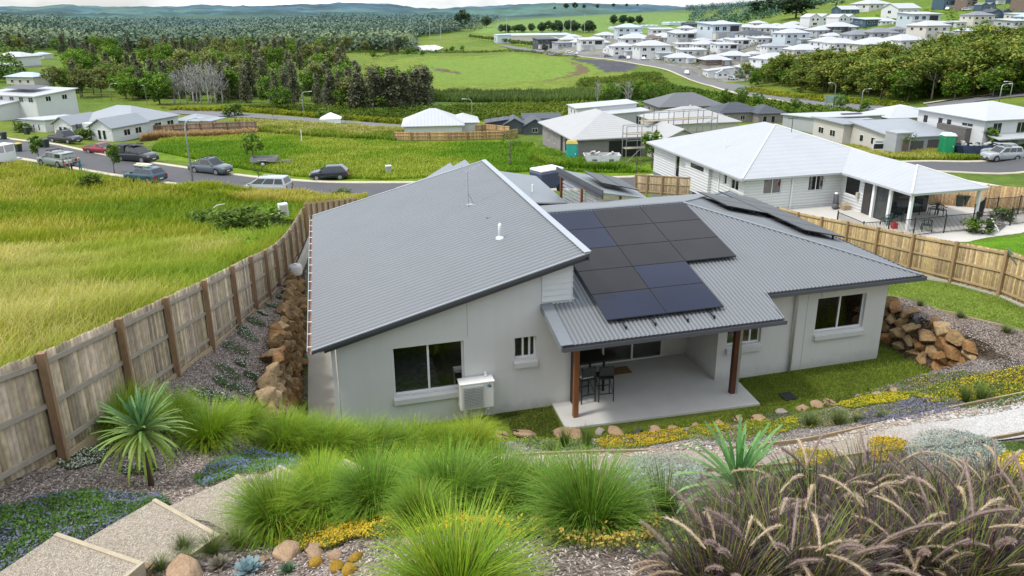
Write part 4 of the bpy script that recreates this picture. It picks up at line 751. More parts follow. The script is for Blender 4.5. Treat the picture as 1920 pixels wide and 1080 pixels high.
for i, (px, py, s, l) in enumerate(fgp):
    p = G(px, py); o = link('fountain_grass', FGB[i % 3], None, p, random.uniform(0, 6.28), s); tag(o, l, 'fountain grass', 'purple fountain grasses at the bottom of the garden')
    for k in range(34):
        q = link('plume', random.choice(PLM), o, (random.uniform(-.2,.2), random.uniform(-.2,.2), 0), random.gauss(0, 1.4), random.uniform(.75,1.0))
# cordylines
def strap_leaf(b, az, th, L, w, droop, z0):
    n = 7; p = np.array([.02, 0, 0.]); ang = th; ca, sa = math.cos(az), math.sin(az); rows = []
    for k in range(n+1):
        t = k/n; ww = w*(.35+.65*math.sin(math.pi*min(.97, .12+t*.86)))*.5
        for s in (-1, 0, 1): x, y, z = p[0], s*ww, p[2]-(abs(s)-1)*-.25*ww; rows.append((x*ca-y*sa, x*sa+y*ca, z0+z))
        ang = th+droop*t**1.6; p = p+np.array([math.sin(ang), 0, math.cos(ang)])*L/n
    f = [(3*k+j, 3*k+j+1, 3*k+j+4, 3*k+j+3) for k in range(n) for j in (0, 1)]; b.mesh(rows, f)
def cordyline(px, py, trunk, nl, L, label, up, c1, c2, s=1):
    p = G(px, py); e = empty('cordyline', p, label=label, cat='cordyline'); r = random.Random(px)
    b = B(); b.tube([(0,0,-.05),(.01,0,trunk*.5),(0,.01,trunk)], [.05,.042,.035], 10); b.build('trunk', mat('cordyline_bark', (.16,.115,.075), .9, .3, 4, 30, bump=.01), e, True)
    b = B(); 
    for k in range(nl):
        t = k/nl; th = up[0]+(up[1]-up[0])*t+r.uniform(-.1,.1); strap_leaf(b, k*2.4+r.uniform(-.2,.2), th, L*r.uniform(.8,1.1)*(1 if t > .15 else .75), .048, .25+1.5*t**1.3*r.uniform(.6,1.2), trunk-.02-.08*t)
    V = np.array(b.v); t = np.repeat(np.arange(nl)/nl, 24); C = np.array(c1)*(1-t[:, None])+np.array(c2)*t[:, None]; C *= np.repeat(np.array([r.uniform(.8,1.2) for _ in range(nl)]), 24)[:, None]
    parent_to(link('leaves', npmesh('leaves', V, np.array(b.f), LEAF, C, smooth=True)), e); e.scale = (s,)*3
cordyline(284,912,1.1,130,.78,'spiky green cordyline palm standing in mulch above the steps',(.08,2.25),(.10,.24,.10),(.34,.44,.07),.95)
cordyline(1374,985,.55,48,.74,'upright strappy green cordyline behind the purple grasses',(.05,1.6),(.08,.24,.06),(.24,.36,.14),.95)
# ground covers, mulch chips, pebbles
def sample_poly(poly, n, rng):
    P = np.array(poly); lo, hi = P.min(0), P.max(0); out = np.zeros((0, 2))
    while len(out) < n: q = rng.uniform(lo, hi, (n*2, 2)); out = np.vstack([out, q[inpoly(q[:, 0], q[:, 1], poly)]])
    return out[:n]
def leaf_quads(P, size, rng, tilt=.8, asp=.55):
    n = len(P); a = rng.uniform(0, 2*np.pi, n); t = rng.normal(0, tilt, n); b_ = rng.normal(0, tilt, n)
    u = np.stack([np.cos(a), np.sin(a), np.sin(t)], 1); v = np.stack([-np.sin(a), np.cos(a), np.sin(b_)], 1); s = (size*rng.uniform(.6, 1.3, n))[:, None]
    V = np.stack([P-u*s, P+v*s*asp, P+u*s, P-v*s*asp], 1).reshape(-1, 3); return V, np.arange(4*n).reshape(-1, 4)
def cover(name, label, px_poly, n, h, size, c1, c2, fl=None, ffrac=.0, fsize=.02, seed=0, bump=.5, kind='stuff', cat='ground cover', world=None, mound=0, m=None):
    rng = np.random.default_rng(seed+100); poly = world or pxpoly(px_poly); q = sample_poly(poly, n, rng); z = H(q[:, 0], q[:, 1]); c = np.array(poly).mean(0)
    g = fbm(q[:, 0]*4, q[:, 1]*4, 3, seed); zz = h*(.25+.75*g)*np.power(rng.random(n), .45)
    if mound:
        d = np.hypot(*(q-c).T)/np.hypot(*(np.array(poly)-c).T).mean(); zz = zz+mound*np.sqrt(np.clip(1-d*d*.8, 0, 1))*np.power(rng.random(n), .3)
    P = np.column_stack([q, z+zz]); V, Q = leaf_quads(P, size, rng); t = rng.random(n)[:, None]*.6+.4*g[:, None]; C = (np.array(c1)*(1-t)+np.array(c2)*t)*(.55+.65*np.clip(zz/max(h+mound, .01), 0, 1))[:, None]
    V = [V]; Q = [Q]; C = [np.repeat(C, 4, 0)]
    if fl:
        k = (rng.random(n) < ffrac*(.3+1.6*sstep(.4, .62, fbm(q[:, 0]*2.2, q[:, 1]*2.2, 3, seed+5)))) & (zz > h*.25); P2 = P[k]+[0, 0, size*.6]; v, q2 = leaf_quads(P2, fsize, rng, .5, .9); V.append(v); Q.append(q2+len(V[0])); C.append(np.repeat(np.array(fl)*rng.uniform(.7, 1.15, (len(P2), 1)), 4, 0))
    o = link(name, npmesh(name, np.vstack(V), np.vstack(Q), m or LEAF, np.vstack(C))); tag(o, label, cat, kind=kind if kind == 'stuff' else None); return o
BLUE = (.20,.20,.33)
cover('ground_cover', 'carpet of dark green leaves with violet blue flowers left of the steps', [(-60,985),(40,950),(170,925),(300,935),(320,950),(200,1002),(100,1050),(40,1100),(-60,1120)], 17000, .18, .018, (.045,.115,.018), (.13,.26,.035), BLUE, .26, .014, 1)
cover('ground_cover', 'blue flowering ground cover below the tussock row', [(362,908),(400,872),(480,848),(570,862),(545,888),(440,898),(392,918)], 6500, .18, .022, (.05,.13,.02), (.13,.27,.045), (.19,.23,.42), .26, .017, 2)
cover('ground_cover', 'white daisy ground cover at the foot of the old fence', [(108,872),(150,846),(205,842),(200,862),(130,884)], 1500, .1, .018, (.05,.09,.02), (.10,.16,.03), (.7,.7,.62), .3, .013, 3)
cover('ground_cover', 'white daisy ground cover under the spiky palm', [(220,880),(285,868),(300,885),(235,892)], 900, .1, .018, (.06,.10,.02), (.12,.17,.03), (.7,.7,.62), .25, .012, 4)
cover('ground_cover', 'yellow sedum carpet beside the gravel steps', [(468,1010),(560,985),(690,975),(690,1005),(610,1035),(520,1030)], 6000, .12, .016, (.09,.14,.015), (.20,.24,.02), (.62,.43,.02), .4, .013, 5)
cover('ground_cover', 'yellow sedum carpet behind the bright lime tussock', [(672,1018),(700,975),(800,965),(960,985),(1020,1005),(960,1020),(760,1010)], 5000, .14, .016, (.09,.15,.015), (.2,.25,.02), (.66,.45,.02), .45, .013, 6)
cover('ground_cover', 'low mixed green growth between the tussocks on the bank', [(470,1000),(560,940),(760,900),(960,880),(1130,900),(1220,960),(1190,1010),(1000,1000),(700,985)], 15000, .16, .024, (.06,.13,.015), (.20,.30,.03), (.6,.48,.04), .12, .015, 70)
cover('ground_cover', 'low green growth behind the tussock row by the wall', [(330,800),(480,790),(620,830),(800,830),(950,830),(940,870),(700,880),(420,850)], 9000, .14, .024, (.06,.13,.015), (.17,.28,.03), seed=71)
cover('ground_cover', 'lush green growth on the lower bank among purple grasses', [(1180,1010),(1280,960),(1420,900),(1560,890),(1700,920),(1900,930),(1950,1010),(1700,1040),(1400,1060),(1200,1060)], 14000, .2, .026, (.05,.11,.015), (.15,.25,.03), (.55,.45,.05), .05, .015, 72)
cover('ground_cover', 'green creeping cover between the back lawn and the yellow flowers', [(1545,756),(1640,728),(1720,706),(1800,697),(1870,700),(1800,722),(1690,744),(1600,760)], 6000, .09, .02, (.08,.13,.015), (.19,.26,.03), (.6,.5,.03), .12, .014, 73)
cover('ground_cover', 'mixed lime and green creeping cover filling the planted bank', [(1110,836),(1290,808),(1500,778),(1700,748),(1920,708),(1920,742),(1700,780),(1500,806),(1300,826),(1120,844)], 9000, .1, .02, (.09,.15,.015), (.24,.33,.03), (.62,.5,.03), .16, .014, 74)
cover('ground_cover', 'straw yellow sedge flowers below the largest dark tussock', [(990,1000),(1050,960),(1220,980),(1250,1020),(1130,1050),(1020,1030)], 2600, .28, .018, (.10,.12,.02), (.2,.2,.03), (.5,.36,.06), .5, .016, 7)
cover('ground_cover', 'long strip of yellow flowers above the timber edging', [(1112,832),(1150,818),(1285,806),(1292,826),(1130,840)], 4200, .13, .016, (.08,.13,.012), (.2,.24,.02), (.68,.47,.015), .9, .015, 8)
cover('ground_cover', 'small lime sedum patch at the slab end of the bank', [(965,812),(1010,822),(1110,826),(1110,846),(1020,846),(965,832)], 2400, .13, .022, (.07,.15,.015), (.18,.30,.03), (.5,.5,.05), .1, .015, 9)
cover('ground_cover', 'lime yellow sedum patch in the middle of the bank', [(1388,806),(1400,790),(1490,783),(1500,800),(1470,812),(1400,816)], 3800, .1, .018, (.13,.20,.015), (.30,.36,.02), (.55,.5,.03), .35, .014, 10)
cover('ground_cover', 'yellow green sedum patch near the edging stones', [(1288,814),(1300,800),(1360,796),(1375,806),(1330,818)], 2000, .1, .018, (.13,.18,.015), (.28,.32,.02), (.6,.48,.03), .4, .014, 11)
cover('ground_cover', 'lime sedum patch above the lavender', [(1562,764),(1600,750),(1650,738),(1715,738),(1700,752),(1640,760),(1600,768)], 3200, .1, .02, (.15,.21,.01), (.32,.36,.015), (.62,.52,.02), .5, .014, 12)
cover('ground_cover', 'yellow flowers along the bank below the boulder wall', [(1700,742),(1760,724),(1920,690),(1980,690),(1980,735),(1830,758),(1740,758)], 8000, .15, .02, (.10,.16,.012), (.22,.32,.02), (.66,.50,.02), .36, .016, 13)
cover('ground_cover', 'grey green creeping ground cover above the edging', [(1425,790),(1440,776),(1560,766),(1590,778),(1500,796)], 2600, .08, .016, (.14,.17,.12), (.26,.30,.23), seed=14)
cover('ground_cover', 'lavender grey ground cover along the timber edging', [(1600,788),(1640,768),(1700,752),(1800,752),(1815,768),(1700,790),(1620,800)], 5200, .12, .016, (.12,.13,.16), (.20,.21,.26), (.25,.25,.35), .5, .014, 15)
cover('ground_cover', 'green leafy ground cover along the far bank edging', [(1790,768),(1850,745),(1980,725),(1980,745),(1860,768)], 2600, .14, .02, (.05,.12,.015), (.13,.24,.02), seed=16)
cover('silver_shrub', 'silvery leaved shrub in the gap before the purple grasses', [(1150,900),(1190,868),(1290,862),(1330,890),(1300,925),(1200,930)], 4200, .2, .024, (.16,.21,.15), (.42,.48,.41), seed=17, kind='thing', cat='shrub', mound=.2)
cover('silver_shrub', 'silvery leaved shrub beside the white gravel path', [(1690,860),(1720,828),(1800,815),(1865,828),(1885,865),(1830,900),(1740,895)], 5200, .2, .024, (.16,.21,.16), (.45,.51,.45), seed=18, kind='thing', cat='shrub', mound=.25)
cover('yellow_shrub', 'yellow dome shrub at the edge of the gravel path', [(1622,850),(1640,832),(1685,832),(1700,850),(1680,868),(1640,868)], 1800, .12, .018, (.12,.13,.01), (.3,.28,.01), (.68,.42,.01), .9, .016, 19, kind='thing', cat='shrub', mound=.3)
cover('yellow_shrub', 'yellow flowering shrub behind the tallest plumes', [(1480,872),(1500,850),(1550,848),(1565,872),(1530,895),(1490,890)], 1800, .14, .018, (.12,.15,.01), (.3,.30,.01), (.66,.44,.01), .7, .016, 20, kind='thing', cat='shrub', mound=.25)
cover('yellow_shrub', 'yellow fern-like shrub at the right edge of the garden', [(1855,900),(1880,865),(1960,855),(1980,900),(1920,915)], 2200, .25, .03, (.10,.14,.01), (.34,.32,.015), (.7,.5,.02), .5, .02, 21, kind='thing', cat='shrub', mound=.3)
cover('lawn_patch', 'patch of soft green lawn behind the purple grasses', [(1400,900),(1410,872),(1500,868),(1520,900),(1640,890),(1650,925),(1500,935),(1410,925)], 7000, .06, .02, (.06,.14,.01), (.12,.24,.015), seed=22, cat='grass')
cover('lawn_patch', 'grass at the edge of the white gravel path', [(1870,830),(1980,815),(1980,850),(1900,850)], 2500, .06, .02, (.06,.14,.01), (.14,.25,.02), seed=23, cat='grass')
for i, (px, py, s) in enumerate([(512,575,.5),(528,560,.4),(478,605,.6),(494,590,.4),(462,632,.6),(440,655,.75),(458,620,.4),(452,682,.35),(428,700,.6),(420,722,.45),(470,705,.35),(455,735,.5),(405,745,.5),(378,745,.4),(430,752,.4)]):
    c = G(px, py); w = [(c[0]+s*.5*math.cos(a)*random.uniform(.7,1.1), c[1]+s*.6*math.sin(a)*random.uniform(.7,1.1)) for a in np.linspace(0, 6.28, 9)[:-1]]
    o = cover('daisy_clump', 'low white flowering clump in the mulch between fence and boulders', None, 420, .14, .022, (.04,.085,.02), (.11,.19,.05), (.72,.72,.66), .22, .014, 30+i, kind='thing', cat='daisy clump', world=w); o['group'] = 'white flowering clumps along the fence'
def scatter(name, label, poly, n, size, cols, seed, cat, lift=.01, asp=.3, tilt=.25, m=None):
    rng = np.random.default_rng(seed); q = sample_poly(poly, n, rng); P = np.column_stack([q, H(q[:, 0], q[:, 1])+lift]); V, Q = leaf_quads(P, size, rng, tilt, asp); c = np.array(cols)[rng.integers(0, len(cols), n)]*rng.uniform(.7, 1.2, (n, 1))
    tag(link(name, npmesh(name, V, Q, m or vmat('chips', .9, 0, 30, .15, 0, .15), np.repeat(c, 4, 0))), label, cat, kind='stuff')
MUL = [(.30,.25,.21),(.20,.15,.12),(.40,.35,.31),(.12,.085,.065),(.25,.19,.15),(.48,.43,.39)]
scatter('mulch', 'wood chip mulch around the spiky palm and steps', [(-5.2,6.5),(-4.6,9.5),(-3.9,13.4),(-1.6,14.6),(.5,12),(-1,9.6),(-3.2,6.5)], 26000, .03, MUL, 1, 'mulch')
scatter('mulch', 'wood chip mulch between the old fence and the boulders', [(-3.9,13.6),(-2.75,20.5),(-2.05,30),(-1.75,30),(-1.75,15),(-1.7,14)], 22000, .03, MUL, 2, 'mulch')
scatter('mulch', 'wood chip mulch strip above the right boulder wall', [(18.3,14.8),(18.3,22),(19.15,22),(19.2,17.3),(20.1,15.2),(20.8,12.6),(19.4,13)], 16000, .03, MUL, 3, 'mulch')
scatter('mulch', 'wood chip mulch across the lower bank', [(-2.4,6.2),(-1.2,7.6),(1,8.5),(5,8.2),(11,7),(13,4),(4,3),(-2,4.5)], 34000, .024, MUL, 4, 'mulch')
scatter('mulch', 'grey gravel mulch along the planted bank', [(3.6,15.9),(6,15.4),(12,15.1),(14,15.2),(19,14.4),(19,13.3),(10.9,13.6),(7.9,13.7),(3.6,14.4)], 24000, .024, [(.42,.39,.37),(.30,.28,.26),(.22,.2,.18),(.5,.47,.45)], 5, 'gravel')
# gravel path with timber edge, pebbles
PF = catmull([(1.2,14.1),(3.64,14.14),(7.87,13.58),(10.89,13.45),(14,13.32),(17.51,13.11),(22,12.9)])
gm = mat('path_gravel', (.42,.36,.29), .9, .25, 30, 90, bump=.01)
def grad_gravel():
    m = bpy.data.materials.new('gravel_path'); m.use_nodes = True; n = m.node_tree.nodes; l = m.node_tree.links; b = n['Principled BSDF']; b.inputs['Roughness'].default_value = .9
    ge = n.new('ShaderNodeNewGeometry'); sx = n.new('ShaderNodeSeparateXYZ'); l.new(ge.outputs['Position'], sx.inputs[0]); nz = n.new('ShaderNodeTexNoise'); nz.inputs['Scale'].default_value = 1.6; nz.inputs['Detail'].default_value = 6; l.new(ge.outputs['Position'], nz.inputs['Vector'])
    a = n.new('ShaderNodeMath'); a.operation = 'MULTIPLY_ADD'; a.inputs[1].default_value = 5.0; l.new(nz.outputs[0], a.inputs[0]); l.new(sx.outputs[0], a.inputs[2]); mr = n.new('ShaderNodeMapRange'); mr.inputs[1].default_value = 14.3; mr.inputs[2].default_value = 17.8; l.new(a.outputs[0], mr.inputs[0])
    mx = n.new('ShaderNodeMixRGB'); mx.inputs[1].default_value = (.40,.335,.27,1); mx.inputs[2].default_value = (.52,.51,.49,1); l.new(mr.outputs[0], mx.inputs[0]); vo = n.new('ShaderNodeTexVoronoi'); vo.inputs['Scale'].default_value = 45; l.new(ge.outputs['Position'], vo.inputs['Vector'])
    sp = n.new('ShaderNodeSeparateColor'); l.new(vo.outputs['Color'], sp.inputs[0]); m2 = n.new('ShaderNodeMapRange'); m2.inputs[3].default_value = .62; m2.inputs[4].default_value = 1.15; l.new(sp.outputs[0], m2.inputs[0]); vm = n.new('ShaderNodeVectorMath'); vm.operation = 'SCALE'; l.new(mx.outputs[0], vm.inputs[0]); l.new(m2.outputs[0], vm.inputs['Scale']); l.new(vm.outputs[0], b.inputs['Base Color'])
    bp = n.new('ShaderNodeBump'); bp.inputs['Distance'].default_value = .012; l.new(vo.outputs['Distance'], bp.inputs['Height']); l.new(bp.outputs[0], b.inputs['Normal']); return m
ribbon('path', PF, .02, 1.62, grad_gravel(), .03, label='gravel path turning from tan to bright white', nx=9)
def edge_board(name, label, P, off, lift, w=.04, h=.09, cat='garden edging'):
    b = B(); R = offset(np.asarray(P), off); z = H(R[:, 0], R[:, 1]); z = np.convolve(np.pad(z, 6, mode='edge'), np.ones(13)/13, 'valid')
    for i in range(len(R)-1): b.bar((*R[i], z[i]+lift-.01), (*R[i+1], z[i+1]+lift-.01), w, h)
    tag(b.build(name, SLEEP, None), label, cat)
edge_board('timber_edging', 'thin timber edging between planted bank and pebbles', PF, 0, .04); edge_board('timber_edging', 'thin timber edging on the near side of the gravel path', PF[8:], 1.66, .04)
edge_board('timber_edging', 'thin timber edging between upper lawn and mulch strip', catmull([(19.2,30),(19.2,20),(19.32,17.2),(20.15,15.35),(21.5,12.8)]), 0, .03)
rng = np.random.default_rng(77); n = 2600; k = rng.integers(0, len(PF)-1, n); t = rng.random((n, 1)); q = PF[k]*(1-t)+PF[k+1]*t; T = PF[k+1]-PF[k]; T /= np.linalg.norm(T, axis=1)[:, None]; q = q+np.stack([T[:, 1], -T[:, 0]], 1)*(.05+.42*rng.random((n, 1))**1.1)
ico = bmesh.new(); bmesh.ops.create_icosphere(ico, subdivisions=1, radius=1); iv = np.array([v.co[:] for v in ico.verts]); iq = np.array([[v.index for v in f.verts] for f in ico.faces]); ico.free()
s = rng.uniform(.018, .045, (n, 1, 1))*rng.uniform(.6, 1.3, (n, 1, 3)); V = iv[None]*s*[1, 1, .6]+np.column_stack([q, H(q[:, 0], q[:, 1])+.045])[:, None]; Q = (iq[None]+(np.arange(n)*len(iv))[:, None, None]).reshape(-1, 3)
pc = np.array([(.42,.36,.29),(.30,.26,.22),(.5,.45,.4),(.22,.21,.21),(.38,.28,.2),(.55,.52,.48)])[rng.integers(0, 6, n)]
tag(link('pebbles', npmesh('pebbles', V.reshape(-1, 3), Q, vmat('chips', .9, 0, 30, .15, 0, .15), np.repeat(pc, len(iv), 0), smooth=True)), 'river pebbles in a strip beside the timber edging', 'pebbles', kind='stuff')
# gravel steps with timber risers
STEPM = speckle('step_gravel', (.36,.30,.225), (.47,.425,.36), 85); LIP = mat('step_timber', (.42,.36,.255), .8, .2, 2, 12, stretch=(3,3,3))
sl_ = ['gravel step nearest the bottom left corner with pale timber riser','second gravel step up the picture with pale timber riser','third gravel step ending at the blue flowers','fourth gravel step hidden among tussocks','fifth gravel step hidden among tussocks','gravel landing step showing between the tussock rows']
lips = [(at_z(100,1005,5.4), at_z(258,1060,5.4)), (at_z(285,940,5.18), at_z(402,1006,5.18)), (at_z(440,893,4.95), at_z(505,950,4.95))]
for j, zz in ((3, 4.45), (4, 3.9), (5, 3.3)):
    a = Vector(lips[2][0]).lerp(Vector(at_z(690,848,2.85)), (j-2)/4); lips.append(((a.x, a.y, zz), (a.x+.75, a.y-.85, zz)))
for i, (a, c) in enumerate(lips):
    a, c = Vector(a), Vector(c); d = (c-a); d.z = 0; d.normalize(); nrm = Vector((-d.y, d.x, 0)); nrm = nrm if nrm.y > 0 else -nrm
    c = a+d*1.3 if i >= 2 else c; run = 1.25 if i == 0 else 1.2
    e = empty('garden_step', tuple(a), label=sl_[i], cat='step', world=True, group='gravel garden steps'); z = a.z
    lo = [a-nrm*run-d*.04, c-nrm*run, c, a]; b = B(); b.hexa([(p.x,p.y,z-.35) for p in lo][::1], [(p.x,p.y,z) for p in lo]); b.build('tread', STEPM, e)
    b = B(); b.bar(a+nrm*.025+Vector((0,0,-.07)), c+nrm*.025+Vector((0,0,-.07)), .05, .17); b.build('riser_board', LIP, e)
    b = B(); b.bar(c+d*.02+nrm*.05+Vector((0,0,-.07)), c+d*.02-nrm*.45+Vector((0,0,-.07)), .045, .17); b.build('side_board', LIP, e)
b = B(); p, q = at_z(0,945,4.75), at_z(66,896,4.55); b.bar(p, q, .09, .14); b.bar(q, at_z(45,902,4.55), .08, .13); tag(b.build('timber_offcut', RAILM, None), 'grey timber offcut lying by the fence foot', 'timber')
# succulents
for px, py, s, l, c in ((467,1072,.16,'pale blue rosette succulent in white gravel',(.25,.36,.38)),(540,1072,.09,'small green rosette succulent beside the tan stones',(.10,.17,.09)),(412,1062,.12,'spiky brown rosette plant by the small tufts',(.2,.18,.13))):
    p = G(px, py); b = B(); nl = 26
    for k in range(nl): strap_leaf(b, k*2.4, .15+1.25*k/nl, s*(.6+.5*k/nl), s*.42, .1, .02)
    tag(link('succulent', npmesh('succulent', b.v, np.array(b.f), LEAF, np.tile(np.array(c), (len(b.v), 1)), smooth=True), None, p), l, 'succulent')
# ================================================================ things on the patio and against the wall
ac = empty('air_conditioner', (3.47,17.42,.45), label='white air conditioner unit on brackets against the grey wall', cat='air conditioner', world=True)
ACW = mat('ac_white', (.68,.68,.64), .4, .05, 3, 30)
b = B(); b.box(3.0, 3.94, 17.24, 17.6, .48, 1.27); o = bevel(b.build('casing', ACW, ac), .025, 2)
b = B(); b.box(2.98, 3.96, 17.22, 17.61, 1.265, 1.30); bevel(b.build('lid', mat('ac_lid', (.78,.78,.75), .4, .04, 3, 30), ac), .012, 2)
b = B(); b.box(3.05, 3.66, 17.215, 17.235, .54, 1.22); pn = bevel(b.build('fan_guard', mat('ac_guard', (.50,.51,.49), .5, .05, 3, 30), ac), .01)
b = B()
for k in range(13): b.box(3.09, 3.62, 17.205, 17.214, .58+k*.047, .595+k*.047)
for r in (.08, .16, .24):
    pts = [(3.36+r*math.cos(t), 17.21, .88+r*math.sin(t)) for t in np.linspace(0, 6.28, 25)]; b.tube(pts, .004, 4, False)
p = b.build('grille_bars', mat('ac_bars', (.22,.225,.22), .5), None); p.parent = pn; p.matrix_parent_inverse = pn.matrix_basis.inverted(); p['kind'] = 'thing'
b = B(); b.prism([(3.72,17.236,1.16),(3.83,17.236,1.23),(3.83,17.236,1.16)], (0,-.004,0)); b.build('badge', mat('badge_blue', (.02,.28,.45), .5), ac)
b = B(); b.prism([(3.74,17.236,1.12),(3.86,17.236,1.17),(3.86,17.236,1.12)], (0,-.004,0)); b.build('badge', BLACK, ac)
for x in (3.15, 3.75): b = B(); b.box(x, x+.05, 17.25, 17.63, .42, .47); b.box(x, x+.05, 17.60, 17.64, .05, .42); b.build('bracket', PVC, ac)
FZ = .062
tb = empty('bar_table', (6.95,18.4,FZ), label='black bar table under the patio roof', cat='table')
b = B(); b.box(-.5, .58, -.5, .75, 1.0, 1.05); b.build('tabletop', BLACK, tb)
for x in (-.44, .5):
    for y in (-.44, .68): b = B(); b.box(x-.03, x+.03, y-.03, y+.03, 0, 1.0); b.build('leg', BLACK, tb)
b = B(); b.box(-.44, .5, -.015, .015, .25, .29); b.build('stretcher', BLACK, tb)
def stool(x, y, rz, label, cushion):
    e = empty('bar_stool', (x, y, FZ), rz, label, 'bar stool', 'bar stools at the patio table'); q = []
    for sx in (-.2, .2):
        for sy in (-.2, .2):
            b = B(); b.bar((sx*1.1, sy*1.1, 0), (sx, sy, 1.14 if sy < 0 else .74), .028); b.build('leg', BLACK, e)
    b = B(); b.box(-.22, .22, -.21, .21, .72, .76); b.build('seat', BLACK, e)
    b = B(); b.hexa([(-.2,-.215,.84),(.2,-.215,.84),(.2,-.19,.84),(-.2,-.19,.84)], [(-.2,-.25,1.14),(.2,-.25,1.14),(.2,-.225,1.14),(-.2,-.225,1.14)]); b.build('backrest', mat('sling_grey', (.04,.042,.045), .8), e)
    for z, s in ((.26, .215), (.3, .215)):
        b = B(); b.bar((-s,-s if z < .28 else s,z), (s,-s if z < .28 else s,z), .022); b.build('foot_rail', BLACK, e)
    b = B(); b.bar((-.2,-.21,.3), (-.2,.2,.55), .015); b.bar((.2,-.21,.3), (.2,.2,.55), .015); b.build('brace', BLACK, e)
    if cushion:
        b = B(); b.box(-.2, .2, -.17, .2, .0, .05); c = bevel(b.build('cushion', mat('cushion_pattern', (.45,.50,.50), .9, .5, 14, 30, col2=(.62,.66,.66)), None), .02, 2); c.location = (x, y, FZ+.761); c.rotation_euler = (0, 0, rz); tag(c, 'pale patterned cushion on the bar stool next to the post', 'cushion')
stool(6.75, 17.62, .1, 'black bar stool with a pale cushion, next to the post', True); stool(7.32, 17.55, -.12, 'black bar stool without a cushion, facing the table', False)
b = B(); b.box(8.1, 8.75, 18.75, 19.2, .0625, .08); tag(b.build('door_mat', mat('coir_mat', (.20,.115,.05), .95, .2, 8, 80), None), 'brown door mat before the sliding doors', 'door mat')
b = B(); b.lathe([(.0,0),(.16,0),(.17,.03),(.15,.045),(0,.05)], (4.55,16.75,.04), 16); tag(b.build('tank_lid', mat('lid_white', (.66,.66,.63), .6), None, True), 'round white inspection lid in the lawn by the patio', 'lid')
for px, py, l in ((1477,743,'black square drain grate in the lawn beside the patio'),(1730,711,'black square drain grate at the foot of the boulder wall')):
    p = at_z(px, py, .03); b = B(); b.box(p[0]-.2, p[0]+.2, p[1]-.2, p[1]+.2, .0, .05)
    g = b.build('drain_grate', BLACK, None); tag(g, l, 'drain')
# short mown lawn blades on the pad and the upper lawn
def lawn(name, label, poly, n, seed, c1, c2, h=.05):
    rng = np.random.default_rng(seed); q = sample_poly(poly, n, rng); z = H(q[:, 0], q[:, 1]); a = rng.uniform(0, 6.28, n); w = .012; hh = h*rng.uniform(.6, 1.3, n); le = rng.normal(0, .03, (n, 2)); V = np.zeros((n, 3, 3))
    V[:, 0] = np.column_stack([q[:, 0]-w*np.cos(a), q[:, 1]-w*np.sin(a), z]); V[:, 1] = np.column_stack([q[:, 0]+w*np.cos(a), q[:, 1]+w*np.sin(a), z]); V[:, 2] = np.column_stack([q+le, z+hh])
    g = fbm(q[:, 0]*.9, q[:, 1]*.9, 4, seed)[:, None]; C = (np.array(c1)*(1-g)+np.array(c2)*g)*rng.uniform(.7, 1.25, (n, 1)); tag(link(name, npmesh(name, V.reshape(-1, 3), np.arange(3*n).reshape(-1, 3), LEAF, np.repeat(C, 3, 0))), label, 'grass', kind='stuff')
lawn('lawn', 'mown back lawn at the foot of the house wall', [(4.4,16.1),(5.6,15.8),(5.65,16.3),(5.7,17.6),(4.2,17.6)], 5000, 1, (.07,.10,.014), (.16,.20,.025))
lawn('lawn', 'mown back lawn between patio and boulder wall', [(11.7,17.6),(11.6,16.0),(6,15.75),(12,15.4),(14,15.5),(18,15.3),(17.95,21),(17,21),(16.95,17.6)], 26000, 2, (.09,.135,.014), (.22,.29,.03))
lawn('lawn', 'upper lawn between the mulch strip and pine fence', [(19.3,30),(19.35,17.2),(20.2,15.4),(22.2,12),(22,15),(22.7,18.7),(23.9,24),(25,30)], 30000, 3, (.11,.17,.02), (.27,.36,.05))
lawn('lawn', 'bright green lawn in the neighbouring yard', [(24,20.5),(28,13),(44,14),(44,31),(36,33.3),(27,32)], 26000, 4, (.07,.17,.006), (.13,.26,.01), .06)
# ================================================================ houses
def stripe(name, col, axis, period, depth=.25, rough=.5, metal=.1, var=.05):
    """roofing: fine ribs or tile courses as dark lines and bump across one object axis"""
    if name in MATS: return MATS[name]
    m = mat(name, col, rough, var, .7, 8, metal=metal); n = m.node_tree.nodes; l = m.node_tree.links; b = n['Principled BSDF']; src = b.inputs['Base Color'].links[0].from_socket
    tc = n.new('ShaderNodeTexCoord'); w = n.new('ShaderNodeTexWave'); w.bands_direction = axis; w.inputs['Scale'].default_value = 2*math.pi/period/20; w.inputs['Distortion'].default_value = 0
    l.new(tc.outputs['Object'], w.inputs['Vector']); mr = n.new('ShaderNodeMapRange'); mr.inputs[1].default_value = 0; mr.inputs[2].default_value = .35; mr.inputs[3].default_value = 1-depth; mr.inputs[4].default_value = 1; l.new(w.outputs[1], mr.inputs[0])
    vm = n.new('ShaderNodeVectorMath'); vm.operation = 'SCALE'; l.new(src, vm.inputs[0]); l.new(mr.outputs[0], vm.inputs['Scale']); l.new(vm.outputs[0], b.inputs['Base Color'])
    bp = n.new('ShaderNodeBump'); bp.inputs['Distance'].default_value = .02; l.new(w.outputs[1], bp.inputs['Height']); l.new(bp.outputs[0], b.inputs['Normal']); return m
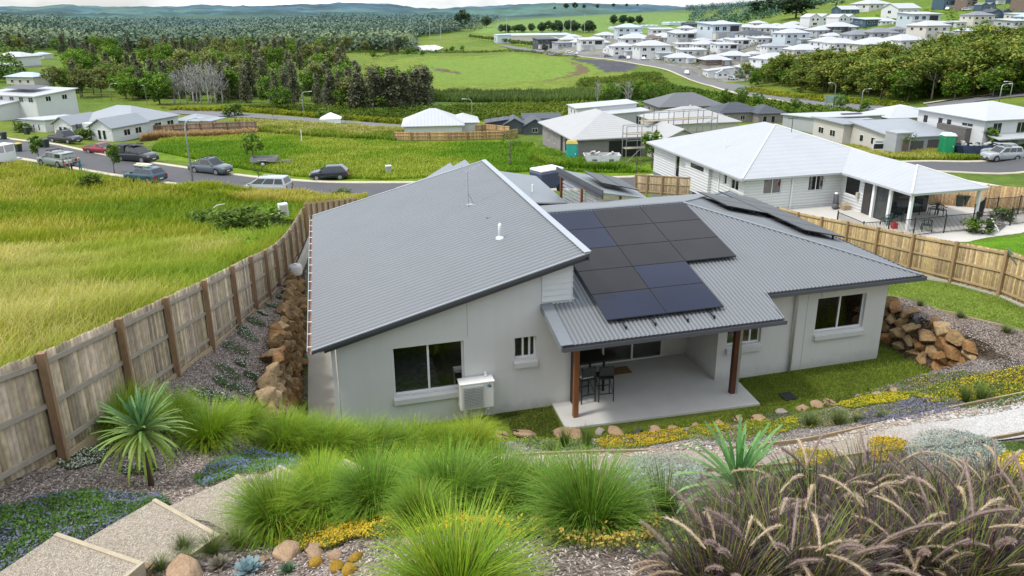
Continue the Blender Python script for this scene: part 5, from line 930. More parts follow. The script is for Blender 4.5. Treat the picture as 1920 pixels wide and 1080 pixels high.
RW = stripe('roof_white', (.44,.455,.475), 'X', .76, .06); RWY = stripe('roof_white_y', (.40,.415,.435), 'Y', .5, .045); ROFF = stripe('roof_offwhite', (.38,.38,.375), 'Y', .5, .08); RG = stripe('roof_grey', (.30,.325,.35), 'X', .5, .15); RGY = stripe('roof_grey_y', (.26,.285,.31), 'Y', .5, .15); RD = stripe('roof_dark', (.055,.065,.08), 'Z', .3, .4); RT = stripe('roof_tile', (.14,.145,.155), 'Z', .16, .45); RBR = stripe('roof_brown', (.15,.105,.085), 'Z', .3, .3); RLB = stripe('roof_pale_blue', (.42,.50,.56), 'X', .5, .1); RMG = stripe('roof_mid', (.19,.20,.22), 'X', .5, .15)
WW = stripe('board_white', (.60,.615,.62), 'Z', .22, .16, .6, 0); WWH = mat('wall_white', (.56,.57,.575), .7, .05, 1, 12); WCR = mat('wall_cream', (.50,.475,.43), .8, .06, 1, 12); WGR = mat('wall_grey', (.34,.355,.37), .75, .08, 1, 12); WDK = mat('wall_dark', (.06,.07,.08), .7, .15, 1, 12); WNV = mat('wall_navy', (.05,.09,.13), .7, .15, 1, 12); WBR = stripe('wall_brick', (.27,.245,.235), 'Z', .17, .25, .85, 0, .12); WLB = mat('wall_pale_blue', (.44,.50,.54), .7, .06, 1, 12); WBN = mat('wall_brown', (.16,.12,.10), .8, .2, 1, 12); STONE = mat('stone_clad', (.12,.11,.105), .9, .5, 5, 14, bump=.02)
def hip(b, x0, x1, y0, y1, z, p, t=.14, ends=(1, 1)):
    """hip roof solid; ends = hipped (1) or gabled (0) at the two ends of the ridge"""
    w, d = x1-x0, y1-y0; k = math.tan(rad(p)); B0 = [(x0,y0,z),(x1,y0,z),(x1,y1,z),(x0,y1,z)]; n = len(b.v)
    if w >= d: r = d/2; ym = (y0+y1)/2; A = (x0+(r if ends[0] else 0), ym, z+r*k); C = (x1-(r if ends[1] else 0), ym, z+r*k); F = [(0,1,5,4),(1,2,5),(2,3,4,5),(3,0,4)]
    else: r = w/2; xm = (x0+x1)/2; A = (xm, y0+(r if ends[0] else 0), z+r*k); C = (xm, y1-(r if ends[1] else 0), z+r*k); F = [(1,2,5,4),(2,3,5),(3,0,4,5),(0,1,4)]
    if math.dist(A, C) < .05: C = (C[0]+.05, C[1], C[2])
    lowr = [(p_[0], p_[1], p_[2]-t) for p_ in B0]; b.mesh(B0+[A, C]+lowr, F+[(6,7,1,0),(7,8,2,1),(8,9,3,2),(9,6,0,3),(9,8,7,6)])
    return A, C
def gable(b, x0, x1, y0, y1, z, p, axis, t=.16):
    k = math.tan(rad(p))
    if axis == 'x': r = (y1-y0)/2; ym = (y0+y1)/2; L = [(x0,y0,z),(x0,ym,z+r*k),(x0,y1,z)]; d = (x1-x0,0,0)
    else: r = (x1-x0)/2; xm = (x0+x1)/2; L = [(x0,y0,z),(xm,y0,z+r*k),(x1,y0,z)]; d = (0,y1-y0,0)
    for a, c in ((L[0], L[1]), (L[1], L[2])):
        lo = [a, c, tuple(u+v for u, v in zip(c, d)), tuple(u+v for u, v in zip(a, d))]; b.hexa(lo, [(p_[0],p_[1],p_[2]+t) for p_ in lo])
def house(name, label, loc, rz, blocks, group=None, cat='house'):
    """blocks: (x0,x1,y0,y1,base,h,roof,pitch,overhang,wall_mat,roof_mat[,windows]); windows: (face,u,z,w,h[,mat])"""
    e = empty(name, loc, rz, label, cat, group)
    for bl in blocks:
        x0, x1, y0, y1, z0, h, rf, p, oh, wm, rm = bl[:11]; wins = bl[11] if len(bl) > 11 else []; z1 = z0+h; k = math.tan(rad(p or 0))
        b = B()
        if wm:
            if rf in ('gx', 'gy'):
                if rf == 'gx': r = (y1-y0)/2; b.prism([(x0,y0,z0),(x0,y1,z0),(x0,y1,z1),(x0,(y0+y1)/2,z1+r*k),(x0,y0,z1)][::-1], (x1-x0,0,0))
                else: r = (x1-x0)/2; b.prism([(x0,y0,z0),(x1,y0,z0),(x1,y0,z1),((x0+x1)/2,y0,z1+r*k),(x0,y0,z1)], (0,y1-y0,0))
            elif rf and rf[0] == 's':
                zz = lambda x, y: z1+k*{'s+x': x-x0, 's-x': x1-x, 's+y': y-y0, 's-y': y1-y}[rf]
                c4 = [(x0,y0),(x1,y0),(x1,y1),(x0,y1)]; b.hexa([(x,y,z0) for x, y in c4], [(x,y,zz(x,y)) for x, y in c4])
            else: b.box(x0, x1, y0, y1, z0, z1)
            b.build('wall', wm, e)
        b = B()
        if rf == 'hip': hip(b, x0-oh, x1+oh, y0-oh, y1+oh, z1+.1, p)
        elif rf in ('gx', 'gy'): gable(b, x0-oh, x1+oh, y0-oh, y1+oh, z1-oh*k+.02, p, rf[1])
        elif rf and rf[0] == 's':
            zz = lambda x, y: z1+k*{'s+x': x-x0, 's-x': x1-x, 's+y': y-y0, 's-y': y1-y}[rf]; c4 = [(x0-oh,y0-oh),(x1+oh,y0-oh),(x1+oh,y1+oh),(x0-oh,y1+oh)]
            b.hexa([(x,y,zz(x,y)+.012) for x, y in c4], [(x,y,zz(x,y)+.2) for x, y in c4])
        elif rf == 'flat': b.box(x0-oh, x1+oh, y0-oh, y1+oh, z1+.005, z1+.25)
        if b.v: b.build('roof', rm, e)
        for wn in wins:
            f, u, z, w, hh = wn[:5]; wm2 = wn[5] if len(wn) > 5 else None; b = B(); g = .03
            def R(a0, a1, d0, d1, za, zb):
                if f == 'S': b.box(a0, a1, y0-d1, y0-d0, za, zb)
                elif f == 'N': b.box(a0, a1, y1+d0, y1+d1, za, zb)
                elif f == 'W': b.box(x0-d1, x0-d0, a0, a1, za, zb)
                else: b.box(x1+d0, x1+d1, a0, a1, za, zb)
            zb_ = z0+z
            if wm2 is None:
                b.mi(1); R(u-w/2+.05, u+w/2-.05, .004, .02, zb_+.05, zb_+hh-.05); b.mi(0); R(u-w/2, u+w/2, .001, .05, zb_, zb_+.05); R(u-w/2, u+w/2, .001, .05, zb_+hh-.05, zb_+hh); R(u-w/2, u-w/2+.05, .001, .05, zb_+.05, zb_+hh-.05); R(u+w/2-.05, u+w/2, .001, .05, zb_+.05, zb_+hh-.05)
                if w > 1.2: R(u-.025, u+.025, .002, .05, zb_+.05, zb_+hh-.05)
                b.build('window', [WHITE, GLASS], e)
            else: R(u-w/2, u+w/2, .002, .035, zb_, zb_+hh); b.build('garage_door' if w > 2.1 else 'door', wm2, e)
    return e
def extra(e, name, m, *boxes, smooth=False):
    for bx in boxes:
        b = B(); b.box(*bx) if len(bx) == 6 else b.bar(*bx); b.build(name, m, e, smooth)
# ---------------------------------------------------------------- the white house next door
NH = empty('house', (35, 47, -3), label='large white house with bright white hip roof and covered patio next door', cat='house', world=True)
x0, x1, y0, y1, zf_, ze_ = 28.35, 41.4, 43.85, 58.4, -3.0, -.45
b = B(); wall_strips(b, x0, 36.4, y0, .2, lambda u: ze_, [(29.9,31.35,-1.75,-.62),(33.6,34.9,-1.75,-.62)], 'x', zf_); b.box(36.4, x1, y0+.3, y0+.5, zf_, ze_)
wall_strips(b, y0+.2, y1, x0, .2, lambda u: ze_, [(44.6,45.6,-1.6,-.85),(46.2,46.6,-1.5,-.7),(48.8,50.8,-1.0,-.7),(53.6,54.3,-2.6,-.7)], 'y', zf_)
b.box(x0+.2, x1, y1-.2, y1, zf_, ze_); b.box(x1-.2, x1, y0+.5, y1-.2, zf_, ze_); b.box(28.05, 28.349, 48.3, 52.0, zf_, ze_)
wall_strips(b, 40.5, y0-.001, 36.4, .2, lambda u: ze_, [(42.0,43.5,-2.0,-.62),(40.75,41.55,zf_+.02,-.75)], 'y', zf_); b.build('wall', WW, NH)
b = B(); b.box(x0+.01, x1-.01, 50.5, y1-.01, -7.5, -3.0); b.box(28.06, 28.36, 50.6, 52, -7.5, -3.0); b.build('lower_wall', mat('wall_slate', (.15,.175,.20), .7, .08, 1, 12), NH)
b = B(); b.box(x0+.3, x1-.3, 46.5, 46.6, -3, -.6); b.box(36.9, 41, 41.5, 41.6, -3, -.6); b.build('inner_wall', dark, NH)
for u0, u1, za, zb in ((29.9,31.35,-1.75,-.62),(33.6,34.9,-1.75,-.62)): add_window(NH, u0, u1, za, zb, y0, sill=False, depth=.05)
for u0, u1, za, zb in ((44.6,45.6,-1.6,-.85),(46.2,46.6,-1.5,-.7),(53.6,54.3,-2.6,-.7)): add_window(NH, u0, u1, za, zb, x0, mull=() if u1-u0 < .9 else (.5,), sill=False, depth=.05, axis='y')
add_window(NH, 42.0, 43.5, -2.0, -.62, 36.4, mull=(), sill=False, depth=.05, axis='y')
for u0, u1, z0_ in ((48.9,51.2,-1.1),(54.2,56.4,-4.4)):
    b = B(); q = 28.05 if z0_ > -3 else x0+.01; b.box(q-.03, q-.002, u0, u1, z0_-.06, z0_+.42); f = b.build('window', WHITE, NH); b = B(); b.box(q-.036, q-.031, u0+.1, u1-.1, z0_, z0_+.36); p = b.build('pane', GLASS); p.parent = f; p.matrix_parent_inverse = f.matrix_basis.inverted()
b = B(); b.box(36.38, 36.399, 40.8, 41.5, zf_+.03, -.78); b.build('door', mat('door_dark', (.05,.045,.045), .5), NH)
b = B(); A_, C_ = hip(b, 27.77, 41.95, 43.3, 58.95, -.40, 19.3); b.build('roof', RWY, NH)['label'] = 'big white hip roof over the main block'
b = B(); xm = 38.85; k = math.tan(rad(19.3)); zr = -.40+3.05*k; yv = 43.3+3.05
V = [(35.8,36.67,-.40),(41.9,36.67,-.40),(41.9,43.25,-.40),(35.8,43.25,-.40),(xm,39.72,zr),(xm,yv-.02,zr+.004),(35.8,36.67,-.54),(41.9,36.67,-.54),(41.9,43.25,-.54),(35.8,43.25,-.54)]
b.mesh(V, [(0,1,4),(1,2,5,4),(3,0,4,5),(6,7,1,0),(7,8,2,1),(9,6,0,3),(9,8,7,6)]); b.build('roof', RWY, NH)['label'] = 'white roof wing reaching over the patio'
b = B(); b.tube([(27.8,43.33,-.36),A_], .07, 6); b.tube([(35.83,36.7,-.37),(xm,39.72,zr+.02)], .07, 6); b.tube([(41.87,36.7,-.37),(xm,39.72,zr+.02)], .05, 6); b.tube([A_,(41.9,43.35,-.36)], .06, 6); b.build('ridge_cap', mat('cap_white', (.60,.61,.62), .5, .03), NH)
for x, y in ((36.15,36.95),(41.5,36.95),(36.2,38.8),(36.2,40.3)): b = B(); b.box(x-.09, x+.09, y-.09, y+.09, zf_, -.55); b.build('post', WHITE, NH)
b = B(); b.box(36.3, 36.33, 38.95, 40.2, zf_+.05, -.6); b.box(36.4, 41, 40.45, 40.5, zf_+.05, -.6); b.build('glass_wall', glass('patio_glass', (.035,.04,.042), .05), NH)
for y, xx, ht in ((52.5,30.3,.8),): b = B(); zz = -.4+(xx-27.77)*k; b.lathe([(.05,-.05),(.05,.75)], (xx,50.0,zz), 8); b.build('vent_pipe', WHITE, NH)
b = B(); zz = -.4+(51.1-27.77)*0; q = at_y(1484,248,48.2); b.tube([(q[0],q[1],q[2]),(q[0],q[1],q[2]+1.1)], .025, 6); b.bar((q[0]-.45,q[1],q[2]+1.05),(q[0]+.45,q[1],q[2]+1.1), .03); b.bar((q[0]-.2,q[1]-.3,q[2]+1.05),(q[0]-.2,q[1]+.3,q[2]+1.05), .02); b.bar((q[0]+.2,q[1]-.3,q[2]+1.08),(q[0]+.2,q[1]+.3,q[2]+1.08), .02); b.build('antenna', BLACK, NH)
for x, y in ((32.2,43.78),(28.3,47.2)): b = B(); b.tube([(x,y,-3),(x,y,-.6)], .05, 8); b.build('downpipe', WHITE, NH)
b = B(); b.box(36.2, 36.38, 41.85, 42.05, -2.0, -1.6); b.build('hose_reel', mat('reel', (.4,.38,.33), .6), NH)
b = B(); P_ = [(27.6,43.8),(29.5,37.8),(33.3,36.4),(36.2,34.6),(39.5,33.6),(48,36.2),(54,42),(52,47.5),(41.4,47.5),(41.4,43.85)]
b.hexa([(x,y,-3.4) for x, y in P_], [(x,y,-2.965) for x, y in P_]); o = b.build('terrace', mat('terrace_concrete', (.50,.48,.44), .8, .08, 1, 12)); tag(o, 'pale concrete terrace around the white house', kind='structure')
# terrace things
GRN = mat('chair_green', (.025,.05,.045), .45, .2)
def armchair(px, py, rz, label):
    p = at_z(px, py, -2.96); e = empty('garden_chair', p, rz, label, 'chair', 'dark plastic chairs on the neighbouring terrace')
    for sx in (-.24, .24):
        for sy in (-.22, .22): b = B(); b.bar((sx*1.15,sy*1.1,0), (sx,sy,.66 if sy < 0 else .42), .045); b.build('leg', GRN, e)
    b = B(); b.box(-.25, .25, -.23, .25, .40, .44); b.build('seat', GRN, e)
    b = B(); pts = [(-.27,.2,.62),(-.29,-.1,.66),(-.24,-.28,.78),(0,-.34,.88),(.24,-.28,.78),(.29,-.1,.66),(.27,.2,.62)]; b.tube(pts, .028, 6); b.build('armrest', GRN, e)
    b = B()
    for k in range(5): t = -.2+.1*k; b.bar((t*.9,-.22,.43), (t*1.1,-.31,.84), .035, .012)
    b.build('backrest', GRN, e)
for a in ((1661,421,.3,'dark plastic chair by the second patio post'),(1683,413,2.2,'dark plastic chair behind the fallen red can'),(1736,433,-.6,'dark plastic chair nearest the black pool fence'),(1748,402,1.0,'dark plastic chair left of the pair at the table end'),(1763,404,-1.2,'dark plastic chair right of the pair at the table end')): armchair(*a)
p = at_z(1697,402,-2.96); e = empty('patio_table', p, 0, 'glass topped table under the white patio roof', 'table'); extra(e, 'tabletop', glass('table_glass', (.10,.14,.15), .1), (-1.1,.9,-.5,.6,.70,.73))
for x in (-1, .8):
    for y in (-.4, .5): extra(e, 'leg', GRN, (x-.03,x+.03,y-.03,y+.03,0,.7))
p = at_z(1676,428,-2.96); b = B(); b.box(-.18, .18, -.12, .12, 0, .38); b.box(-.1, .1, -.02, .02, .38, .46); o = bevel(b.build('fuel_can', mat('can_red', (.42,.02,.03), .4), None, False, p), .02); tag(o, 'red fuel can on the terrace behind the pool fence', 'fuel can')
p = at_z(1567,391,-2.96); e = empty('golf_bag', p, .3, 'dark bag on a cart leaning against the white house wall', 'bag'); b = B(); b.tube([(0,0,.05),(.05,.1,.5),(.08,.15,1.0)], [.2,.19,.17], 10); b.build('bag_body', mat('bag_grey', (.07,.07,.08), .7, .4, 4), e, True); b = B(); b.ball((.08,.15,1.08), (.15,.13,.1)); b.build('hood', WHITE, e, True); b = B(); b.ball((-.2,-.05,.2), (.3,.2,.2)); b.build('pouch', mat('bag_pouch', (.11,.11,.12), .8, .5, 6), e, True)
p = at_z(1585,393,-2.96); b = B(); b.hexa([(-.3,-.2,0),(.3,-.2,0),(.3,.25,0),(-.3,.25,0)], [(-.3,-.2,.35),(.3,-.2,.3),(.3,.25,.42),(-.3,.25,.45)]); tag(bevel(b.build('carton', mat('carton', (.36,.28,.18), .9), None, False, p), .01), 'open brown carton next to the dark bag', 'carton')
def wheelie_bin(loc, rz, label, lid, group=None, s=1, body=None):
    e = empty('wheelie_bin', loc, rz, label, 'bin', group); m = body or mat('bin_green', (.02,.035,.03), .55, .15)
    b = B(); b.hexa([(-.24,-.28,.05),(.24,-.28,.05),(.24,.28,.05),(-.24,.28,.05)], [(-.3,-.37,.98),(.3,-.37,.98),(.3,.36,.98),(-.3,.36,.98)]); bevel(b.build('bin_body', m, e), .03)
    b = B(); b.hexa([(-.32,-.4,.99),(.32,-.4,.99),(.32,.42,.99),(-.32,.42,.99)], [(-.28,-.34,1.06),(.28,-.34,1.06),(.28,.38,1.08),(-.28,.38,1.08)]); b.build('lid', lid, e)
    for x in (-.27, .27): b = B(); b.tube([(x-.03,.3,.1),(x+.03,.3,.1)], .1, 12); b.build('wheel', BLACK, e)
    e.scale = (s,)*3; return e
YEL = mat('lid_yellow', (.55,.38,.01), .5); LIDG = mat('lid_green', (.025,.04,.035), .5); LIDR = mat('lid_lime', (.16,.24,.02), .5)
for px, l, m in ((1796,'dark wheelie bin left of the yellow lidded bin, nearest the patio',LIDG),(1810,'dark wheelie bin between another dark bin and the yellow lidded one',LIDG),(1827,'dark wheelie bin with a yellow lid by the timber fence',YEL)): wheelie_bin(at_z(px, 386, -2.96), -.3, l, m, 'bins against the neighbouring fence', .8)
# black pool fence
POOL = mat('pool_fence', (.02,.022,.026), .5)
def bar_fence(label, pts, h, group=None, gap=.1):
    e = empty('pool_fence', pts[0], 0, label, 'fence', group, world=True)
    for p in pts: b = B(); b.box(p[0]-.03, p[0]+.03, p[1]-.03, p[1]+.03, p[2], p[2]+h+.05); b.build('post', POOL, e)
    for p, q in zip(pts[:-1], pts[1:]):
        for z in (.08, h-.06): b = B(); b.bar(Vector(p)+Vector((0,0,z)), Vector(q)+Vector((0,0,z)), .035); b.build('rail', POOL, e)
        b = B(); L = math.dist(p[:2], q[:2])
        for k in range(1, int(L/gap)): t = k*gap/L; c = Vector(p).lerp(Vector(q), t); b.box(c.x-.009, c.x+.009, c.y-.009, c.y+.009, c.z+.08, c.z+h-.06)
        b.build('bar_panel', POOL, e)['kind'] = 'thing'
    return e
def tops(L, z, h): return [tuple(at_z(x, y, z)-np.array([0, 0, h])) for x, y in L]
bar_fence('black tubular pool fence along the front of the terrace', tops([(1572,396),(1620,416),(1668,413),(1717,409),(1775,403),(1833,398),(1900,390),(1960,383)], -1.75, 1.2), 1.2)
bar_fence('black tubular pool fence behind the potted plant, farther back', tops([(1830,384),(1848,371),(1873,370),(1915,367),(1960,364)], -1.6, 1.35), 1.35)
f = [tuple(at_z(x, y, -3)) for x, y in ((1728,383),(1760,385),(1800,387),(1845,391),(1890,394),(1945,398))]
fence('timber_fence', 'warm brown timber fence behind the bins', f, 1.75, -1, POSTN, RAILN, (.46,.32,.17), (.36,.24,.12), seed=9, ps=.09, rails=(.2, 1.5))
p = at_z(1856,425,-2.9); e = empty('potted_plant', p, 0, 'dark pot with a strappy plant behind the pool fence', 'potted plant'); b = B(); b.lathe([(.2,0),(.28,.5),(.26,.52),(.0,.48)], (0,0,0), 14); b.build('pot', mat('pot_dark', (.06,.065,.075), .5), e, True); parent_to(link('leaves', STF[1], None, (0,0,.45)), e)
p = at_z(1880,428,-2.9); e = empty('lattice_frame', p, .5, 'leaning dark lattice frame beside the potted plant', 'lattice'); b = B()
for k in range(9): b.bar((-.9+.2*k,0,.0), (-.9+.2*k,.5,.75), .03)
for k in range(5): b.bar((-.9,.1*k+.02,.17*k+.03), (.7,.1*k+.02,.17*k+.03), .03)
b.build('lattice', mat('lattice_brown', (.10,.085,.075), .8), e); extra(e, 'edge_board', WHITE, ((-.95,-.02,0), (-.95,.52,.78), .07))
# ---------------------------------------------------------------- builders for middle distance houses, placed on the terrain
def gz(px, py, rz=0): p = G(px, py); return tuple(p)
R_ = rad
def solar(e, cx, cy, z, nx, ny, tilt=0, ax='x'):
    b = B(); b.hexa([(cx-nx/2,cy-ny/2,z),(cx+nx/2,cy-ny/2,z),(cx+nx/2,cy+ny/2,z+tilt),(cx-nx/2,cy+ny/2,z+tilt)], [(cx-nx/2,cy-ny/2,z+.05),(cx+nx/2,cy-ny/2,z+.05),(cx+nx/2,cy+ny/2,z+tilt+.05),(cx-nx/2,cy+ny/2,z+tilt+.05)]); b.build('solar_panel', MATS['solar_grey'], e)
S1 = (.9, .8)
def wrow(f, us, z, w, h): return [(f, u, z, w, h) for u in us]
def pts_of(e):
    P = []
    for c in e.children_recursive:
        if c.type == 'MESH': P += [tuple(v.co) for v in c.data.vertices]
    return np.array(P)
def fit(e, xa, xb, py, it=7):
    """set the house on the ground at its base line and size it to the width it has between two bearings"""
    P = pts_of(e); P = P[:: max(1, len(P)//400)]; c, s_ = math.cos(e.rotation_euler[2]), math.sin(e.rotation_euler[2]); s = 1.0; pc = (xa+xb)/2
    for _ in range(it):
        g = G(pc, py); X = np.column_stack([(P[:, 0]*c-P[:, 1]*s_)*s+g[0], (P[:, 0]*s_+P[:, 1]*c)*s+g[1], P[:, 2]*s+g[2]]); v = (X-CAM) @ MC.T; u = 960+F_PX*v[:, 0]/v[:, 2]
        s = min(1.6, max(.45, s*((xb-xa)/(u.max()-u.min())))); pc += (xa+xb)/2-(u.max()+u.min())/2
    e.location = (g[0], g[1], g[2]-.05); e.scale = (s, s, s); return e
def foot(e, m=WGR):   # plinth so that nothing hovers on a slope
    P = pts_of(e); w = [c for c in e.children if c.name.startswith('wall')]
    for c in w[:1]:
        q = np.array([tuple(v.co) for v in c.data.vertices]); b = B(); b.box(q[:, 0].min()+.02, q[:, 0].max()-.02, q[:, 1].min()+.02, q[:, 1].max()-.02, -2.5, .0); b.build('plinth', m, e)
    return e
e = house('house', 'white two storey house with solar panels on a low roof', (0,0,0), -.62, [
  (-16,1.5,4,14,0,5.0,'s+y',4,.5,WW,RW, wrow('S',(-13,-9.5,-6,-3,0),3.7,1.4,1.1)+wrow('E',(7,11),3.7,1.3,1.1)), (-16,-4,-1.5,3.99,0,3.3,'s+y',5,.3,WWH,RW, wrow('S',(-11,-8),1,1.3,1.2))]); solar(e, -8, 9, 6.2, 10, 5, .35); fit(e, -85, 149, 228); foot(e)
e = house('house', 'single storey white house with low white roof and dark entry frame', (0,0,0), -.62, [(-4.5,4.5,0,13,0,2.7,'s-y',3,.6,WW,RW, wrow('S',(-2.8,0,2),.5,.55,1.7)+wrow('E',(3,8),1,1.5,1))])
extra(e, 'post', BLACK, (-7.2,-7,-.5,-.3,0,2.6), (-5.6,-5.4,-.5,-.3,0,2.6)); extra(e, 'entry_frame', BLACK, (-7.4,-4.6,-.7,2,2.6,2.8)); fit(e, 22, 168, 247)
e = house('house', 'white house with grey roof and twin gabled fronts', (0,0,0), -.60, [
  (-9,-4.6,-.8,5,0,2.7,'gy',28,.45,WW,RGY, wrow('S',(-7.4,-6.3),.5,.75,1.7)), (-9,5.2,3.2,14,0,2.7,'hip',21,.5,WW,RG, wrow('E',(9,12),.9,1.6,1.2)),
  (-4.59,.6,.9,3.4,0,2.7,None,0,0,WWH,RG, [('S',-2.2,.05,2.8,2.3,WWH)]), (.7,5.6,-1.6,6,0,2.7,'gy',28,.45,WW,RGY, wrow('S',(2.7,3.8),.5,.75,1.7)+wrow('E',(1.5,4),.9,1.4,1.1))])
extra(e, 'post', mat('post_brown', (.08,.05,.035), .7), (-4.3,-4.1,-.2,0,0,2.7), (.3,.5,-1.4,-1.2,0,2.7)); extra(e, 'stone_pier', STONE, (-.7,.65,.6,.88,0,2.9)); extra(e, 'gate', mat('gate_timber', (.28,.17,.08), .8), (-10.8,-9.02,.4,.5,0,1.9)); fit(e, 92, 340, 262)
e = house('house', 'small white house with grey hip roof and timber corner post', (0,0,0), -.5, [(-5,3.6,0,9,0,2.7,'hip',18,.5,WW,RG, wrow('S',(-1.4,.6),.9,.9,1.1)+wrow('E',(3,),.9,.9,1.1)), (3.61,7,1,8,0,2.6,'flat',0,.5,None,RG)]); extra(e, 'post', MATS['post_brown'], (6.8,7,.8,1,0,2.6)); fit(e, 322, 426, 243)
for xa, xb, py, w, l, rm, wm in ((5,100,160,13,'pale house with solar panels behind the white two storey house',RLB,WCR),(-30,42,137,11,'brown walled house half behind trees at the left edge',RW,WBN),(55,100,110,12,'pale roofed house among trees up the left slope',RLB,WCR),(-20,80,124,12,'white roofed house below the pale one on the left slope',RW,WWH),(140,175,92,10,'small tan roofed house among the distant trees',RBR,WCR)):
    e = house('house', l, (0,0,0), -.5, [(-w/2,w/2,0,8,0,3.2,'hip',17,.6,wm,rm, wrow('S',(-w/3.5,0,w/3.5),1,1.3,1.1))]); fit(e, xa, xb, py); foot(e)
e = house('house', 'lone white house with white hip roofs behind a low timber fence', (0,0,0), -.15, [(-6.8,5.6,0,11,0,2.5,'hip',26,.6,WWH,RW, wrow('E',(2,),1,1,1)), (3,9.2,3.5,11.5,0,2.5,'hip',22,.5,WWH,RW)]); fit(e, 752, 900, 257); foot(e)
e = house('house', 'black house with dark gabled roofs', (0,0,0), -.2, [(-9,-3,3,9,0,2.9,'s+x',8,.4,WDK,RD,wrow('S',(-6,),1,1.2,1.1)), (-4,1.8,0,8,0,2.8,'gy',30,.4,WDK,RD), (1.5,7.5,-1.6,7,0,2.7,'gy',30,.4,WDK,RD,wrow('S',(4.5,),.8,1.6,1.2)), (2,13,8,14,0,3.2,'s+y',6,.4,WGR,RD)]); fit(e, 908, 1055, 252); foot(e, WDK)
e = house('house', 'unfinished brick house with off white roof and scaffold', (0,0,0), -.02, [(0,12,0,15,0,2.6,'hip',21,.6,WBR,ROFF, wrow('W',(11.5,9),.6,.6,1.6)+[('W',5.5,.1,.9,2.1,BLACK),('W',3,.6,1.7,1.5,BLACK),('S',7,.1,4.6,2.1,BLACK)]), (10,16,-4,3,0,2.6,'gy',24,.5,WCR,ROFF, [('S',13,.05,4.6,2.2,BLACK)])]); fit(e, 1008, 1330, 299); foot(e, WBR)
def scaffold(loc, rz, label, nx, ny, nz, dx=1.8, dy=1.1, dz=1.6, s=1):
    e = empty('scaffold', loc, rz, label, 'scaffold', world=False); m = mat('scaffold_steel', (.33,.34,.35), .4, .15, 3, 20, metal=.6); mb = mat('scaffold_board', (.35,.27,.16), .85)
    for i in range(nx+1):
        for j in range(ny+1): b = B(); b.tube([(i*dx,j*dy,0),(i*dx,j*dy,nz*dz+.9)], .045, 6); b.build('standard', m, e)
    for k in range(1, nz+1):
        for j in range(ny+1):
            for hh in (0, .9): b = B(); b.tube([(0,j*dy,k*dz+hh),(nx*dx,j*dy,k*dz+hh)], .04, 6); b.build('ledger', m, e)
        b = B(); b.box(0, nx*dx, .1, dy*ny-.1, k*dz-.05, k*dz); b.build('plank', mb, e)
    b = B(); b.tube([(0,0,0),(nx*dx,0,nz*dz)], .03, 6); b.build('brace', m, e); e.scale = (s,)*3
scaffold(gz(1173, 306), 0, 'steel scaffold tower in front of the unfinished garage', 2, 1, 2, s=1.1); g = gz(1215, 296); scaffold((g[0]+1, g[1]+4, g[2]), .05, 'long steel scaffold along the unfinished roof edge', 5, 1, 2, s=1.25)
e = house('house', 'white flat roofed split level house', (0,0,0), -.05, [(-7,9,2,10,0,3.8,'s+x',3,.4,WWH,RW, wrow('S',(-5,-4),2.2,.5,1)+wrow('W',(4,7),2.2,.8,1)), (-1,10,-4,1.99,0,2.9,'s+x',3,.3,WGR,RW, [('S',8,.1,2.5,2.2,BLACK)])]); fit(e, 1062, 1220, 232); foot(e)
e = house('house', 'brick house with mid grey tiled hip roof', (0,0,0), -.1, [(-8,9,0,12,0,2.9,'hip',23,.6,WBR,RT, wrow('S',(-5.5,-2.5),.8,1.4,1.4)+wrow('W',(4,8),.8,1.4,1.4))]); fit(e, 1203, 1364, 221); foot(e, WBR)
e = house('house', 'brick house with blue black tiled hip roofs', (0,0,0), -.1, [(-9,4,1,11,0,2.9,'hip',22,.6,WBR,RD, wrow('S',(-6.5,-2),.8,1.4,1.3)+wrow('W',(4,8),.8,1.4,1.4)), (1,9,-2.5,7,0,2.9,'hip',22,.6,WBR,RD, wrow('S',(3,5.5),.3,1.2,1.9)+wrow('E',(1,),.8,1.2,1.3))]); fit(e, 1318, 1478, 230); foot(e, WBR)
e = house('house', 'broad off white hip roofed house behind the scaffold', (0,0,0), -.03, [(-8,8,0,13,0,2.8,'hip',20,.6,WCR,ROFF)]); extra(e, 'vent_pipe', PVC, (.2,.5,6.4,6.7,5.1,5.7)); fit(e, 1195, 1392, 256); foot(e)
e = house('house', 'low white roofed house with solar strips and grey parapet', (0,0,0), -.05, [(-8,9,0,13,0,2.9,'s-y',4,.5,WGR,RW), (-3,5,-2.5,-.01,0,3.3,'flat',0,.05,WGR,WGR)]); solar(e, 4, 4, 3.85, 5, 1.4, -.1); solar(e, 5.5, 6, 3.72, 5, 1.4, -.1); fit(e, 1463, 1660, 250); foot(e)
e = house('house', 'white hip roofed house with row of small front windows', (0,0,0), -.05, [(-9,8,0,12,0,2.9,'hip',20,.6,WGR,RW, wrow('S',(-5,-3,0,3,5.5),.9,1.2,1.0)+wrow('W',(3,7),1,1.4,1)), (-2,7,3,15,0,3.4,'hip',20,.5,WGR,RW)]); fit(e, 1612, 1770, 238); foot(e)
e = house('house', 'large white two storey house with pale hip roof', (0,0,0), -.03, [(0,16,0,15,0,5.7,'hip',14,.7,WWH,RW, wrow('W',(13,9.5,7.5),3.5,1.1,1.4)+wrow('W',(3.5,),4.2,2.4,.6)+wrow('S',(2.6,7.5,12),3.3,1.8,1.9)+[('S',5,.1,5,2.2,WGR)]), (1,15,-2.4,-.02,0,2.8,'s+y',8,.4,None,RW)]); fit(e, 1712, 2010, 288); foot(e)
